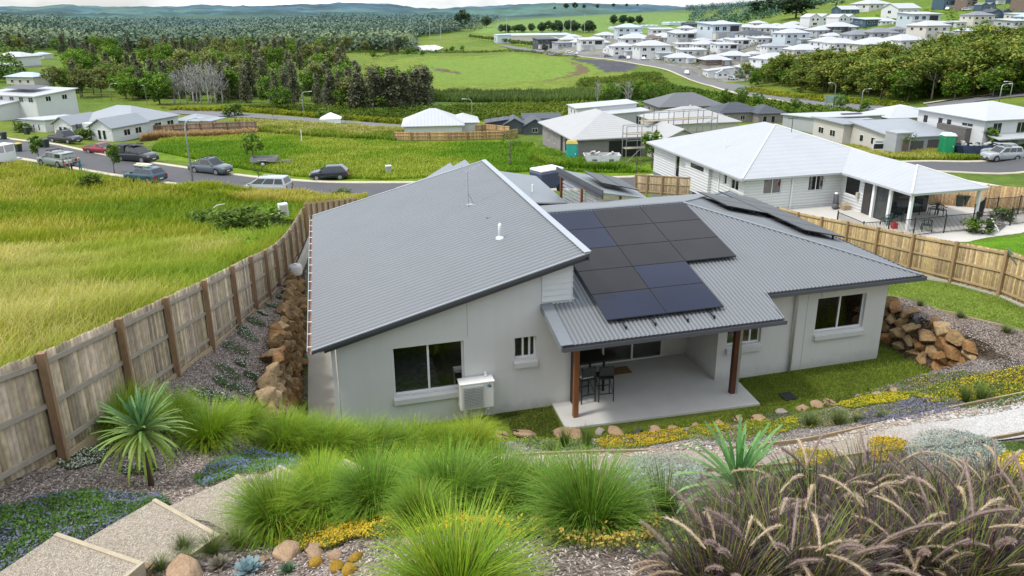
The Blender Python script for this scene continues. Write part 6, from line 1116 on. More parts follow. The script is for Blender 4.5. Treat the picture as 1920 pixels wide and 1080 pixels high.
e = house('house', 'unfinished beige house with grey roof and open double garages', (0,0,0), -.05, [(-1,9,11,20,0,2.6,'s-x',5,.5,WCR,RGY, wrow('W',(17.5,14),.9,1.6,1.2)), (.6,12,1.2,10.99,0,3.0,'s+y',5,.5,WCR,RG, wrow('W',(8,5),.9,1,1.2)), (-.2,2.6,-1.5,1.19,0,3.7,'flat',0,.05,WGR,WGR,[('S',1.7,.05,1.3,2.7,WBN)]), (2.7,12,-.6,1.18,0,2.9,'s+y',5,.3,WGR,RG,[('S',4.4,.1,3,2.2,dark),('S',8.6,.1,3.8,2.3,dark)]), (12.1,14.2,-2.4,4,0,4.1,'flat',0,.02,STONE,STONE), (14.25,17,-1.4,4,0,3.8,'flat',0,.03,WGR,WGR,[('S',15.7,.4,1,2.4)])]); fit(e, 1520, 1850, 290); foot(e, WCR)
# site toilets, skips, signs
def toilet(px, py, s, body, roof, label):
    e = empty('portable_toilet', gz(px, py), -.3, label, 'portable toilet'); b = B(); b.box(-.55, .55, -.55, .55, .1, 2.1); bevel(b.build('cabin', body, e), .05)
    b = B(); b.hexa([(-.6,-.6,2.1),(.6,-.6,2.1),(.6,.6,2.1),(-.6,.6,2.1)], [(-.45,-.45,2.35),(.45,-.45,2.35),(.45,.45,2.35),(-.45,.45,2.35)]); b.build('roof', roof, e)
    b = B(); b.box(-.4, .4, -.575, -.552, .2, 1.95); b.build('door', body, e); b = B(); b.box(.3, .36, -.6, -.576, 1.0, 1.15); b.build('handle', WHITE, e); b = B()
    for k in range(8): b.box(-.57, -.552, -.45+.13*k, -.40+.13*k, .3, 1.9)
    b.build('rib_panel', body, e)['kind'] = 'thing'; e.scale = (s,)*3
TEAL = mat('toilet_teal', (.03,.33,.27), .5, .1); TGRN = mat('toilet_green', (.02,.26,.11), .5, .1)
toilet(1072, 306, 1.2, TEAL, mat('toilet_yellow', (.38,.30,.06), .6), 'teal portable toilet with a yellow roof in long grass'); toilet(1772, 292, 1.25, TGRN, mat('toilet_roof', (.5,.58,.55), .5), 'green portable toilet with a pale roof beside the open garages')
def skip(px, py, L, wdt, h, m, label, rz, bag=True):
    e = empty('skip_bin', gz(px, py), rz, label, 'skip bin'); b = B(); lo = [(-L*.38,-wdt/2,0),(L*.38,-wdt/2,0),(L*.38,wdt/2,0),(-L*.38,wdt/2,0)]; hi = [(-L/2,-wdt/2,h),(L/2,-wdt/2,h),(L/2,wdt/2,h),(-L/2,wdt/2,h)]
    for i in range(4): j = (i+1) % 4; b.poly([lo[i], lo[j], hi[j], hi[i]])
    b.poly(lo[::-1]); o = b.build('bin_body', m, e); md = o.modifiers.new('s', 'SOLIDIFY'); md.thickness = .07
    b = B(); r = random.Random(px)
    for k in range(16): b.obox = None; c = (r.uniform(-L*.4,L*.4), r.uniform(-wdt*.35,wdt*.35), h*.75+r.uniform(0,.5)); b.bar(c, (c[0]+r.uniform(-.8,.8), c[1]+r.uniform(-.5,.5), c[2]+r.uniform(-.1,.4)), r.uniform(.1,.4), r.uniform(.03,.25))
    o = b.build('rubble', mat('rubble', (.45,.44,.42), .9, .4, 2), e); o['kind'] = 'stuff'
    return e
e = skip(1128, 312, 4.4, 2, 1.5, mat('skip_white', (.55,.56,.56), .6, .2, 2), 'white skip bin heaped with rubble in front of the unfinished house', -.25)
for x in (-.9, 1.1):
    b = B()
    for k in range(6): b.box(x-.35+.1*k+(k % 2)*.02, x-.28+.1*k, -1.05, -1.035, .8+.06*(k % 3), 1.1-.05*(k % 2))
    b.build('lettering', BLACK, e)
skip(1826, 292, 5.5, 2.2, 1.5, mat('skip_navy', (.03,.05,.09), .6, .4, 2), 'navy skip bin on the verge beside the green toilet', -.15)
p = gz(1645, 288); e = empty('sale_sign', p, -.3, 'black and white builder sign board on the grass verge', 'sign'); extra(e, 'post', WHITE, (-.75,-.68,-.04,.04,0,1.9), (.68,.75,-.04,.04,0,1.9)); extra(e, 'board', WHITE, (-.67,.67,-.03,.03,.6,1.85)); extra(e, 'dark_panel', BLACK, (-.6,.6,-.045,-.031,.65,1.3)); extra(e, 'dark_panel', BLACK, (-.45,.45,-.045,-.031,1.5,1.62))
# fences of the middle distance
def gfence(label, pts, h, c1, c2, seed, pm=POSTM, rm=RAILM): return fence('timber_fence', label, [gz(*p) for p in pts], h, 1, pm, rm, c1, c2, seed=seed, rails=(.25, h*.55, h-.15), ps=.12, pw=.13)
gfence('old brown paling fence with dead weeds beside the grey roofed white house', [(252,258),(275,256),(300,254),(325,252.5),(350,251),(375,250),(400,249),(425,248),(450,247),(482,247)], 1.75, (.25,.17,.11), (.16,.105,.07), 11)
gfence('golden timber fence in front of the lone white house', [(738,264),(770,265),(805,265),(840,265),(875,264),(910,263),(945,262),(970,258)], 1.4, (.42,.28,.13), (.33,.21,.09), 12, POSTN, RAILN)
gfence('short timber fence between lone white and black houses', [(892,254),(910,252),(930,254),(955,257)], 1.7, (.40,.27,.13), (.3,.2,.09), 13, POSTN, RAILN)
gfence('timber boundary fence behind the white roof of the next house', [(1480,238),(1520,246),(1560,255),(1600,262)], 1.7, (.36,.24,.13), (.28,.18,.09), 14, POSTN, RAILN)
fence('timber_fence', 'small tan paling fence between the two driveways', [tuple(at_z(x, y, -3.6)) for x, y in ((1190,364),(1212,365),(1240,367),(1268,369),(1300,371))], 1.6, 1, POSTN, RAILN, (.42,.33,.2), (.34,.26,.15), seed=15)
# ================================================================ vehicles
TYRE = mat('tyre', (.02,.02,.021), .85, .2, 6, 40); RIM = mat('rim', (.38,.39,.40), .35, .1, 6, 40, metal=.7); CGL = glass('car_glass', (.02,.024,.027), .08); PLAST = mat('car_plastic', (.03,.031,.033), .6, .15, 4); LAMP = mat('head_lamp', (.62,.64,.66), .15, .1, 6, metal=.2); TAIL = mat('tail_lamp', (.35,.015,.012), .25); PLATE = mat('number_plate', (.6,.58,.5), .5); CHROME = mat('chrome', (.5,.5,.52), .2, .1, 5, metal=.9)
CAR = {  # (x, top z, half width) of the lower body from tail to nose; cabin: belt tail x, roof tail x, roof nose x, belt nose x, belt z, roof z
 'ute':   dict(L=5.2, body=[(-2.6,.95,.80),(-2.55,1.02,.90),(-1.0,1.04,.93),(1.0,1.08,.93),(1.35,1.08,.92),(2.2,1.02,.90),(2.5,.92,.84),(2.6,.70,.74)], cab=(-.85,-.55,.45,1.3,1.06,1.80), bed=(-2.45,-1.0), wz=.38, wx=(-1.55,1.62)),
 'canopy':dict(L=5.3, body=[(-2.65,.95,.80),(-2.6,1.02,.92),(-1.0,1.04,.94),(1.0,1.10,.94),(1.4,1.10,.93),(2.25,1.04,.91),(2.52,.94,.85),(2.65,.70,.76)], cab=(-.85,-.65,.42,1.32,1.08,1.84), canopy=(-2.62,-.92,1.98), wz=.40, wx=(-1.6,1.66)),
 'dcute': dict(L=5.2, body=[(-2.6,.95,.80),(-2.55,1.04,.90),(-1.0,1.05,.93),(1.0,1.08,.93),(1.35,1.08,.92),(2.2,1.02,.90),(2.5,.92,.84),(2.6,.70,.74)], cab=(-1.0,-.75,.45,1.3,1.06,1.80), canopy=(-2.55,-1.02,1.72), wz=.38, wx=(-1.55,1.62)),
 'lowute':dict(L=5.0, body=[(-2.5,.85,.76),(-2.44,.92,.86),(-.6,.93,.90),(.8,.95,.90),(1.2,.94,.90),(2.1,.84,.87),(2.4,.74,.80),(2.5,.55,.7)], cab=(-.75,-.35,.25,1.25,.93,1.42), bed=(-2.38,-.85), wz=.33, wx=(-1.5,1.5)),
 'wagon': dict(L=4.75, body=[(-2.37,.70,.74),(-2.32,.95,.85),(-1.6,1.0,.89),(1.0,.98,.90),(1.2,.96,.89),(2.0,.88,.85),(2.27,.76,.78),(2.37,.56,.66)], cab=(-2.25,-1.75,.35,1.15,.97,1.55), wz=.34, wx=(-1.35,1.4)),
 'van':   dict(L=4.8, body=[(-2.4,.75,.78),(-2.36,1.0,.90),(-1.6,1.03,.93),(1.0,1.03,.93),(1.6,1.0,.91),(2.1,.90,.86),(2.3,.78,.80),(2.4,.56,.68)], cab=(-2.32,-2.05,.65,1.75,1.02,1.76), wz=.34, wx=(-1.45,1.5)),
 'hatch': dict(L=4.0, body=[(-2.0,.70,.72),(-1.95,.95,.82),(-1.4,1.0,.86),(.8,.96,.86),(1.0,.94,.85),(1.65,.86,.80),(1.9,.74,.74),(2.0,.55,.62)], cab=(-1.9,-1.45,.2,1.0,.96,1.46), wz=.31, wx=(-1.2,1.25)),
 'suv':   dict(L=4.6, body=[(-2.3,.85,.78),(-2.25,1.05,.88),(-1.5,1.08,.92),(1.0,1.08,.92),(1.2,1.07,.91),(2.0,1.0,.88),(2.22,.88,.80),(2.3,.62,.7)], cab=(-2.2,-1.95,.3,1.15,1.06,1.72), wz=.36, wx=(-1.4,1.4)),
}
def car(kind, label, px, py, hd, pm, roof=None, cat='car', group=None, name='parked_car', simple=False, s=1, extras=()):
    K = CAR[kind]; g = gz(px, py); e = empty(name, (g[0], g[1], g[2]+.06), hd, label, cat, group); L = K['L']
    b = B(); base = .26; rings = []
    for x, zt, hw in K['body']: rings.append([(x,-hw*.92,base),(x,-hw,base+.22),(x,-hw,zt-.14),(x,-hw*.93,zt-.02),(x,-hw*.8,zt),(x,hw*.8,zt),(x,hw*.93,zt-.02),(x,hw,zt-.14),(x,hw,base+.22),(x,hw*.92,base)])
    n = len(rings[0]); vs = [p for r in rings for p in r]; fs = []
    for i in range(len(rings)-1):
        for k in range(n): fs.append((i*n+k, (i+1)*n+k, (i+1)*n+(k+1) % n, i*n+(k+1) % n))
    fs.append(tuple(range(n))); fs.append(tuple(reversed(range((len(rings)-1)*n, len(rings)*n)))); b.mesh(vs, [f[::-1] for f in fs])
    a0, a1, f1, f0, zb, zr = K['cab']; hw = max(p[2] for p in K['body'])-.02; rw = hw-.16
    lo = [(a0,-hw,zb-.03),(f0,-hw,zb-.03),(f0,hw,zb-.03),(a0,hw,zb-.03)]; hi = [(a1,-rw,zr-.06),(f1,-rw,zr-.06),(f1,rw,zr-.06),(a1,rw,zr-.06)]; b.hexa(lo, hi)
    b.hexa([(p[0], p[1], p[2]) for p in hi], [(a1+.12,-rw+.1,zr),(f1-.12,-rw+.1,zr),(f1-.12,rw-.1,zr),(a1+.12,rw-.1,zr)])
    bd = b.build('body', pm, e, True); bd.data.polygons.foreach_set('use_smooth', [True]*len(bd.data.polygons)); es = bd.modifiers.new('e', 'EDGE_SPLIT'); es.split_angle = rad(38)
    def quad(name, P, m, t=.012, par=None):
        c = [Vector(p) for p in P]; nr = (c[1]-c[0]).cross(c[2]-c[0]).normalized(); q = B(); q.hexa([p+nr*.002 for p in c], [p+nr*t for p in c]); return q.build(name, m, par or e)
    lerp = lambda p, q, t: tuple(u+(v-u)*t for u, v in zip(p, q))
    def pane(A, Bq, C, D, u0, u1, v0, v1): return [lerp(lerp(A, Bq, u), lerp(D, C, u), v) for u, v in ((u0, v0), (u1, v0), (u1, v1), (u0, v1))]
    quad('windscreen', pane(lo[1], lo[2], hi[2], hi[1], .06, .94, .08, .94), CGL)
    if kind not in ('dcute', 'canopy'): quad('rear_window', pane(lo[3], lo[0], hi[0], hi[3], .08, .92, .2, .92), CGL)
    sp = [(.05,.47),(.51,.93)] if kind != 'lowute' else [(.3,.92)]
    if kind in ('wagon', 'van', 'suv'): sp = [(.05,.3),(.33,.62),(.65,.93)]
    for u0, u1 in sp:
        quad('side_window', pane(lo[0], lo[1], hi[1], hi[0], u0, u1, .14, .9), CGL); quad('side_window', pane(lo[2], lo[3], hi[3], hi[2], 1-u1, 1-u0, .14, .9), CGL)
    if 'canopy' in K:
        x0, x1, zc = K['canopy']; cm = roof or pm; q = B(); q.hexa([(x0,-hw,zb),(x1,-hw,zb),(x1,hw,zb),(x0,hw,zb)], [(x0+.12,-hw+.1,zc),(x1,-hw+.1,zc),(x1,hw-.1,zc),(x0+.12,hw-.1,zc)]); c = bevel(q.build('canopy', cm, e), .04)
        if kind == 'dcute':
            quad('rear_window', [(x0+.05,hw-.2,zb+.1),(x0+.05,-hw+.2,zb+.1),(x0+.11,-hw+.25,zc-.1),(x0+.11,hw-.25,zc-.1)], CGL)
            for sg in (-1, 1): P = [(x0+.3,sg*(hw-.03),zb+.12),(x1-.15,sg*(hw-.03),zb+.12),(x1-.15,sg*(hw-.085),zc-.1),(x0+.35,sg*(hw-.085),zc-.1)]; quad('side_window', P if sg < 0 else P[::-1], CGL)
    if 'bed' in K: x0, x1 = K['bed']; q = B(); q.box(x0, x1, -hw+.12, hw-.12, zb-.05, zb+.015); q.build('bed_cover', PLAST, e)
    wr, ww = K['wz'], .23
    for wx in K['wx']:
        for sg in (-1, 1):
            y = sg*(hw-.09); q = B(); q.tube([(wx,y-ww/2,wr),(wx,y+ww/2,wr)], wr, 18); w = q.build('wheel', TYRE, e); q = B(); q.tube([(wx,y+sg*(ww/2-.02),wr),(wx,y+sg*(ww/2+.012),wr)], wr*.62, 12); r = q.build('rim', RIM); r.parent = w
            q = B(); q.tube([(wx,sg*(hw-.02),wr+.02),(wx,sg*(hw+.012),wr+.02)], wr*1.17, 18); q.build('wheel_arch', PLAST, e)
    xn, zn, hn = K['body'][-1]; xt = K['body'][0][0]; x2, z2, h2 = K['body'][-2]
    for sg in (-1, 1):
        q = B(); q.box(x2-.04, x2+.06, min(sg*h2*.55, sg*h2*.98), max(sg*h2*.55, sg*h2*.98), z2-.2, z2-.05); q.build('headlight', LAMP, e)
        q = B(); q.box(xt-.02, xt+.06, min(sg*.62, sg*.86), max(sg*.62, sg*.86), zb-.42, zb-.12); q.build('tail_light', TAIL, e)
        q = B(); q.box(f0-.28, f0-.12, min(sg*hw, sg*(hw+.16)), max(sg*hw, sg*(hw+.16)), zb, zb+.14); bevel(q.build('mirror', pm, e), .02)
    q = B(); q.box(xn-.06, xn+.012, -hn*.7, hn*.7, zn-.22, zn-.06); q.build('grille', PLAST, e); q = B(); q.box(xn-.2, xn+.02, -hn, hn, .3, .46); bevel(q.build('bumper', PLAST, e), .03); q = B(); q.box(xt-.03, xt+.15, -.84, .84, .34, .52); bevel(q.build('bumper', PLAST, e), .03)
    for x in (xn+.021, xt-.045): q = B(); q.box(x, x+.012, -.22, .22, .42, .54); q.build('number_plate', PLATE, e)
    for ex in extras: ex(e, K, hw, zr)
    e.scale = (s,)*3; return e
def rack(e, K, hw, zr):
    for x in (-.35, .35): b = B(); b.bar((x,-hw+.1,zr+.12), (x,hw-.1,zr+.12), .06); b.build('roof_bar', PLAST, e)
    for sg in (-1, 1): b = B(); b.bar((-.6,sg*(hw-.2),zr+.07), (.5,sg*(hw-.2),zr+.07), .05); b.build('roof_rail', PLAST, e)
def basket(e, K, hw, zr): b = B(); b.box(-.6, .5, -hw+.15, hw-.15, zr+.1, zr+.16); b.box(-.62, .52, -hw+.12, -hw+.17, zr+.16, zr+.24); b.box(-.62, .52, hw-.17, hw-.12, zr+.16, zr+.24); b.build('roof_basket', PLAST, e)
def silver_bar(e, K, hw, zr): b = B(); b.tube([(-2.3,-.8,1.0),(-1.05,-.75,1.6),(-1.05,.75,1.6),(-2.3,.8,1.0)], .04, 8); b.build('sports_bar', CHROME, e, True)
PB, PR_, PG, PS, PBL, PN = paint('black', (.022,.024,.027)), paint('red', (.27,.018,.03)), paint('grey', (.10,.125,.14)), paint('silver', (.38,.41,.42)), paint('blue', (.035,.085,.13)), paint('navy', (.018,.026,.04))
PSG = paint('silver_green', (.24,.27,.26))
H_ = lambda dx, dy: math.atan2(dy, dx)
car('ute', 'black pickup parked on the driveway facing the street', 124, 268, H_(.80,-.60), PB, None, 'pickup', extras=(rack,))
car('lowute', 'red pickup with a low black tray at the far kerb', 193, 288, H_(.80,-.55), PR_, None, 'pickup')
car('canopy', 'black pickup with a boxy canopy and roof basket at the far kerb', 258, 303, H_(.82,-.57), PB, PLAST, 'pickup', extras=(basket,), s=1.05)
car('ute', 'dark grey pickup with roof rails parked behind the tall street lamp', 396, 325, H_(.80,-.60), PG, None, 'pickup', extras=(rack, silver_bar))
car('dcute', 'silver green pickup with a canopy seen from behind near the people', 108, 311, H_(-.75,.66), PSG, PSG, 'pickup', extras=(rack,))
cb = car('wagon', 'blue wagon carrying surfboards at the near kerb', 273, 340, H_(-.80,.60), PBL, extras=(rack,))
cv = car('van', 'silver people mover at the near kerb beside the long grass', 503, 362, H_(-.93,.36), PS)
car('hatch', 'dark navy hatchback parked alone at the far kerb', 618, 336, H_(-.99,.12), PN, s=1.05)
car('suv', 'silver four wheel drive parked beside the open garages at the right edge', 1876, 301, H_(-.97,.1), PS, extras=(rack,), s=1.0)
car('wagon', 'silver car half hidden behind the four wheel drive on the driveway', 1868, 291, H_(-.9,.3), PS)
for k, (c, dz, l) in enumerate((((.55,.60,.35),0,'pale green surfboard on the blue wagon'),((.62,.60,.5),.09,'cream surfboard on top of the green one on the blue wagon'))):
    m_ = cb.matrix_basis; b = B(); P = [(-1.2,0),(-1.0,.2),(-.3,.29),(.5,.26),(1.05,.1),(1.2,0),(1.05,-.1),(.5,-.26),(-.3,-.29),(-1.0,-.2)]; b.hexa([(x,y+.15-.3*k,1.71+dz) for x, y in P], [(x,y+.15-.3*k,1.77+dz) for x, y in P]); o = b.build('surfboard', mat('board%d' % k, c, .3, .1, 2), None); o.location = cb.location; o.rotation_euler = cb.rotation_euler; tag(o, l, 'surfboard')
# box trailer and boat trailer
TR = mat('trailer_grey', (.26,.26,.255), .6, .25, 3); e = empty('box_trailer', gz(497, 311), -.15, 'grey box trailer standing on the verge behind the small tree', 'trailer'); b = B(); b.box(-1.2, 1.2, -.75, .75, .52, .58); b.box(-1.2, 1.2, -.75, -.71, .58, .92); b.box(-1.2, 1.2, .71, .75, .58, .92); b.box(-1.2, -1.16, -.7, .7, .58, .92); b.box(1.16, 1.2, -.7, .7, .58, .92); b.build('tray', TR, e)
for sg in (-1, 1):
    b = B(); b.tube([(0,sg*.82-.08,.32),(0,sg*.82+.08,.32)], .32, 16); w = b.build('wheel', TYRE, e); b = B(); b.tube([(0,sg*.91-.02,.32),(0,sg*.91+.01,.32)], .18, 12); r = b.build('rim', WHITE); r.parent = w; b = B(); b.box(-.45, .45, sg*.84-.12, sg*.84+.12, .66, .70); b.build('mudguard', TR, e); b = B(); b.bar((1.2,sg*.6,.5), (2.6,0,.5), .07); b.build('drawbar', TR, e)
b = B(); b.tube([(2.5,.08,0),(2.5,.08,.75)], .035, 8); b.build('jockey_stand', TR, e); e.scale = (1.25,)*3
e = empty('boat_trailer', gz(2, 312), 1.0, 'white framed trailer rig at the left edge of the street', 'trailer'); extra(e, 'frame', WHITE, (-2.2,2.2,-.9,.9,.55,.75)); extra(e, 'side_panel', WHITE, (-2.2,1.4,-.95,-.9,.75,1.7)); extra(e, 'canopy', WHITE, (-2.0,1.6,-.9,.9,2.5,2.6))
for x in (-1.9, 1.5):
    for y in (-.85, .85): extra(e, 'upright', WHITE, ((x,y,.7),(x,y,2.5),.07))
for y in (-.95, .95): b = B(); b.tube([(-.6,y-.1,.36),(-.6,y+.1,.36)], .36, 14); b.build('wheel', TYRE, e)
e = empty('white_van', tuple(at_z(1025, 358, -4.3)), -1.2, 'white and blue vehicle cab half hidden behind the forward roof', 'van'); b = B(); b.box(-.9, .9, -1.3, 1.3, .4, 1.9); bevel(b.build('body', paint('white_blue', (.06,.08,.14)), e), .12); b = B(); b.box(-.85, .85, -1.25, 1.25, 1.905, 2.1); bevel(b.build('roof', WHITE, e), .08)
for sx in (-.9, .9):
    for yy in (-.8, .8): b = B(); b.tube([(sx-.1,yy,.36),(sx+.1,yy,.36)], .36, 14); b.build('wheel', TYRE, e)
# bins at the kerb
for px, py, l, m in ((36,285,'dark wheelie bin with a yellow lid by the far kerb, left of the pair',YEL),(69,276,'dark wheelie bin left of the lime lidded bin by the driveway',LIDG),(76,277,'dark wheelie bin with a lime lid between two others',LIDR),(87,277,'dark wheelie bin right of the lime lidded bin by the driveway',LIDG),(52,252,'small dark bin beside the white house garden',LIDG),(8,262,'dark wheelie bin at the edge of the picture on the lawn',LIDG)): wheelie_bin(gz(px, py), .8, l, m, 'bins put out along the street', s=1.15)
# ================================================================ people
SKIN = (.36,.20,.13)
def person(px, py, h, rz, label, shirt, pants, hat=None, hair=(.05,.035,.02), arm=0, female=False):
    p = gz(px, py); J = [(0,0,.53),(0,0,.62),(0,.0,.72),(0,0,.80),(0,0,.845),(0,-.01,.875),(0,-.005,.935),(0,0,.985)]; R = [.075,.07,.085,.07,.03,.045,.055,.035]; E_ = [(i, i+1) for i in range(7)]; C = [pants,shirt,shirt,shirt,SKIN,SKIN,hair,hair]
    def add(pt, r, par, c): J.append(pt); R.append(r); E_.append((par, len(J)-1)); C.append(c); return len(J)-1
    for sg in (-1, 1):
        hp = add((sg*.052,0,.50), .058, 0, pants); kn = add((sg*.06,-.015,.28), .042 if not female else .05, hp, pants); an = add((sg*.062,.015,.045), .024, kn, SKIN if not female else pants); to = add((sg*.068,-.07,.018), .02, an, (.05,.05,.05))
        sh = add((sg*.105,0,.79), .036, 3, shirt); fw = (arm if sg > 0 else 0); el = add((sg*.145,-.02-.06*fw,.63+.08*fw), .026, sh, SKIN); wr = add((sg*.13,-.06-.13*fw,.50+.34*fw), .019, el, SKIN)
        for k in range(5): add((sg*(.128+.008*(k-2)), -.075-.14*fw-.004*abs(k-2), .455+.40*fw), .0065, wr, SKIN)
    me = bpy.data.meshes.new('person'); me.from_pydata(J, E_, []); o = bpy.data.objects.new('person', me); COL.objects.link(o); sk = o.modifiers.new('s', 'SKIN'); o.modifiers.new('u', 'SUBSURF').levels = 1
    for v, r in zip(me.skin_vertices[0].data, R): v.radius = (r, r*.85)
    me.skin_vertices[0].data[0].use_root = True; bpy.context.view_layer.update(); dg = bpy.context.evaluated_depsgraph_get(); m2 = bpy.data.meshes.new_from_object(o.evaluated_get(dg)); o.modifiers.clear(); o.data = m2; bpy.data.meshes.remove(me)
    JJ = np.array(J); V = np.array([v.co[:] for v in m2.vertices]); idx = ((V[:, None]-JJ[None])**2).sum(-1).argmin(1); col = np.array(C)[idx]; a = m2.color_attributes.new('Col', 'FLOAT_COLOR', 'POINT'); a.data.foreach_set('color', np.concatenate([col, np.ones((len(col), 1))], 1).astype(np.float32).ravel())
    m2.materials.clear(); m2.materials.append(vmat('cloth', .85, 0, 8, .08, 0, .2)); o.location = (p[0], p[1], p[2]+.02); o.rotation_euler = (0, 0, rz); o.scale = (h,)*3; tag(o, label, 'person')
    if hat: b = B(); b.lathe([(0,.96),(.11,.962),(.115,.968),(.06,.975),(.055,1.01),(.03,1.02),(0,1.02)], (0,0,0), 14); parent_to(b.build('hat', mat('hat_straw', hat, .9), None, True), o)
    b = B(); b.ball((.022,-.052,.942), .007, 6, 4); b.ball((-.022,-.052,.942), .007, 6, 4); parent_to(b.build('eyes', BLACK, None), o)
    return o
person(129, 324, 1.78, .4, 'person in a white shirt and dark shorts standing on the kerb', (.62,.62,.60), (.05,.06,.08)); person(136, 322, 1.72, -.9, 'person in a pale top and dark trousers reaching toward the white shirt', (.5,.47,.44), (.04,.04,.05), arm=1)
person(152, 322, 1.62, -.3, 'person in a teal dress and straw hat with an arm raised', (.02,.16,.20), (.02,.15,.19), (.45,.32,.17), arm=1, female=True)
# ================================================================ street lamps, poles, marquee
GALV = mat('galvanised', (.42,.45,.46), .45, .1, 3, 20, metal=.5)
def lamp(px, pb, ptop, side, label, group='street lamps', r=.09, arm=1.6):
    p = G(px, pb); h = 1.0
    for _ in range(12): q = proj((p[0], p[1], p[2]+h)); h += (q[1]-ptop)/max(4, (pb-ptop))*h*.9; h = min(max(h, 3), 14)
    e = empty('street_lamp', p, 0, label, 'street lamp', group); b = B(); b.tube([(0,0,0),(0,0,h*.86),(side*.12,0,h*.94),(side*.55,0,h*.99),(side*arm,0,h)], [r,r*.7,r*.6,r*.5,r*.45], 8); b.build('pole', GALV, e, True); b = B(); b.hexa([(side*arm-.3,-.1,h-.03),(side*arm+.35,-.1,h-.03),(side*arm+.35,.1,h-.03),(side*arm-.3,.1,h-.03)], [(side*arm-.25,-.07,h+.07),(side*arm+.3,-.07,h+.07),(side*arm+.3,.07,h+.07),(side*arm-.25,.07,h+.07)]); b.build('lamp_head', mat('lamp_head', (.55,.58,.60), .4), e)
lamp(362, 345, 222, 1, 'tall street lamp at the near kerb in front of the grey pickup', r=.11); lamp(210, 190, 157, 1, 'street lamp behind the grey roofed white house, left of a pair'); lamp(276, 196, 160, -.3, 'street lamp behind the grey roofed white house, right of a pair'); lamp(570, 222, 172, 1, 'street lamp on the lower street near the white marquee'); lamp(885, 228, 185, -1, 'street lamp behind the lone white house'); lamp(1562, 205, 155, -1, 'street lamp standing by a green sign on the road past the bush'); lamp(1614, 202, 167, 1, 'street lamp in front of the bushland, right of the sign'); lamp(1873, 192, 168, 1, 'shorter street lamp by the rising road'); lamp(1893, 186, 155, -1, 'taller street lamp by the rising road')
lamp(1354, 250, 212, -1, 'street lamp curving over the off white roof', r=.1)
for px, pb, pt, l in ((771,66,40,'floodlight mast at the edge of the far wood'),(806,72,46,'floodlight mast beside the far paddock'),(827,80,50,'short floodlight mast before the big tree'),(950,72,38,'floodlight mast left of the wide shed'),(934,70,40,'floodlight mast behind the wide shed roof'),(1056,68,36,'floodlight mast above the middle of the shed'),(1070,70,42,'lower floodlight mast beside the tall middle one'),(1096,62,30,'tallest floodlight mast behind the right end of the shed')):
    p = G(px, pb); d = np.hypot(p[0], p[1]); h = (pb-pt)*d/F_PX; e = empty('light_mast', p, 0, l, 'light mast', 'floodlight masts around the far sports ground'); b = B(); b.tube([(0,0,0),(0,0,h)], [.3,.2], 6); b.build('pole', GALV, e); b = B(); b.box(-1.1, 1.1, -.2, .2, h, h+.7); b.build('lamp_head', GALV, e)
e = empty('marquee', gz(621, 233), -.1, 'white marquee tent beside the lower street', 'tent'); b = B(); b.hexa([(-2.6,-2,1.6),(2.6,-2,1.6),(2.6,2,1.6),(-2.6,2,1.6)], [(-.2,-.2,3),(.2,-.2,3),(.2,.2,3),(-.2,.2,3)]); b.build('roof', WHITE, e); e.scale = (.75,.75,.72); extra(e, 'side_wall', WHITE, (-2.5,2.5,-1.9,-1.85,.5,1.6), (-2.5,-2.45,-1.8,1.9,.4,1.6))
for x in (-2.45, 2.4):
    for y in (-1.85, 1.85): extra(e, 'leg', GALV, (x,x+.06,y,y+.06,0,1.6))
p = gz(566, 267); b = B(); b.box(-.07, .07, -.07, .07, 0, 1.9); tag(b.build('marker_post', WHITE, None, False, p), 'white marker post in the vacant green block', 'post')
p = gz(729, 326); e = empty('service_pillar', p, 0, 'small grey service pillar on the grassy verge', 'service pillar'); extra(e, 'box', WGR, (-.3,.3,-.25,.25,0,.9)); extra(e, 'lid', WHITE, (-.33,.33,-.28,.28,.9,1.0))
p = gz(1562, 202); e = empty('road_sign', p, -.2, 'green and white road sign beside a street lamp near the bush', 'sign'); extra(e, 'post', GALV, (-1.6,-1.5,-.05,.05,0,2.4), (1.5,1.6,-.05,.05,0,2.4)); extra(e, 'board', mat('sign_green', (.25,.34,.30), .5), (-2,2,-.05,.05,1,2.6))
for px, py, rzz, l in ((410,408,.5,'bent white pipe sticking out of the long grass'),): p = G(px, py+6); b = B(); b.tube([(-.7,0,.2),(-.5,0,.9),(0,.1,1.25),(.6,.2,1.3)], .035, 6); tag(b.build('pipe', PVC, None, True, p), l, 'pipe')
p = G(536, 418); e = empty('meter_box', (p[0]-.1, p[1], p[2]), .2, 'white meter box in the grass beside the old fence', 'meter box'); extra(e, 'box', WHITE, (-.35,.35,-.3,.3,.2,1.6)); extra(e, 'door', WCR, (-.28,.28,-.32,-.302,.3,1.5))
e = empty('drum', (-1.62,29.6,h1(-1.62,29.6)+.3), 0, 'pale round plastic drum at the end of the boulder wall', 'drum'); e.scale = (.8,.8,.8); b = B(); b.lathe([(.30,0),(.34,.1),(.34,.42),(.28,.52),(0,.54)], (0,0,0), 16); b.build('drum', PVC, e, True); b = B(); b.lathe([(.1,.541),(.1,.6),(0,.6)], (0,0,0), 10); b.build('cap', WHITE, e, True)
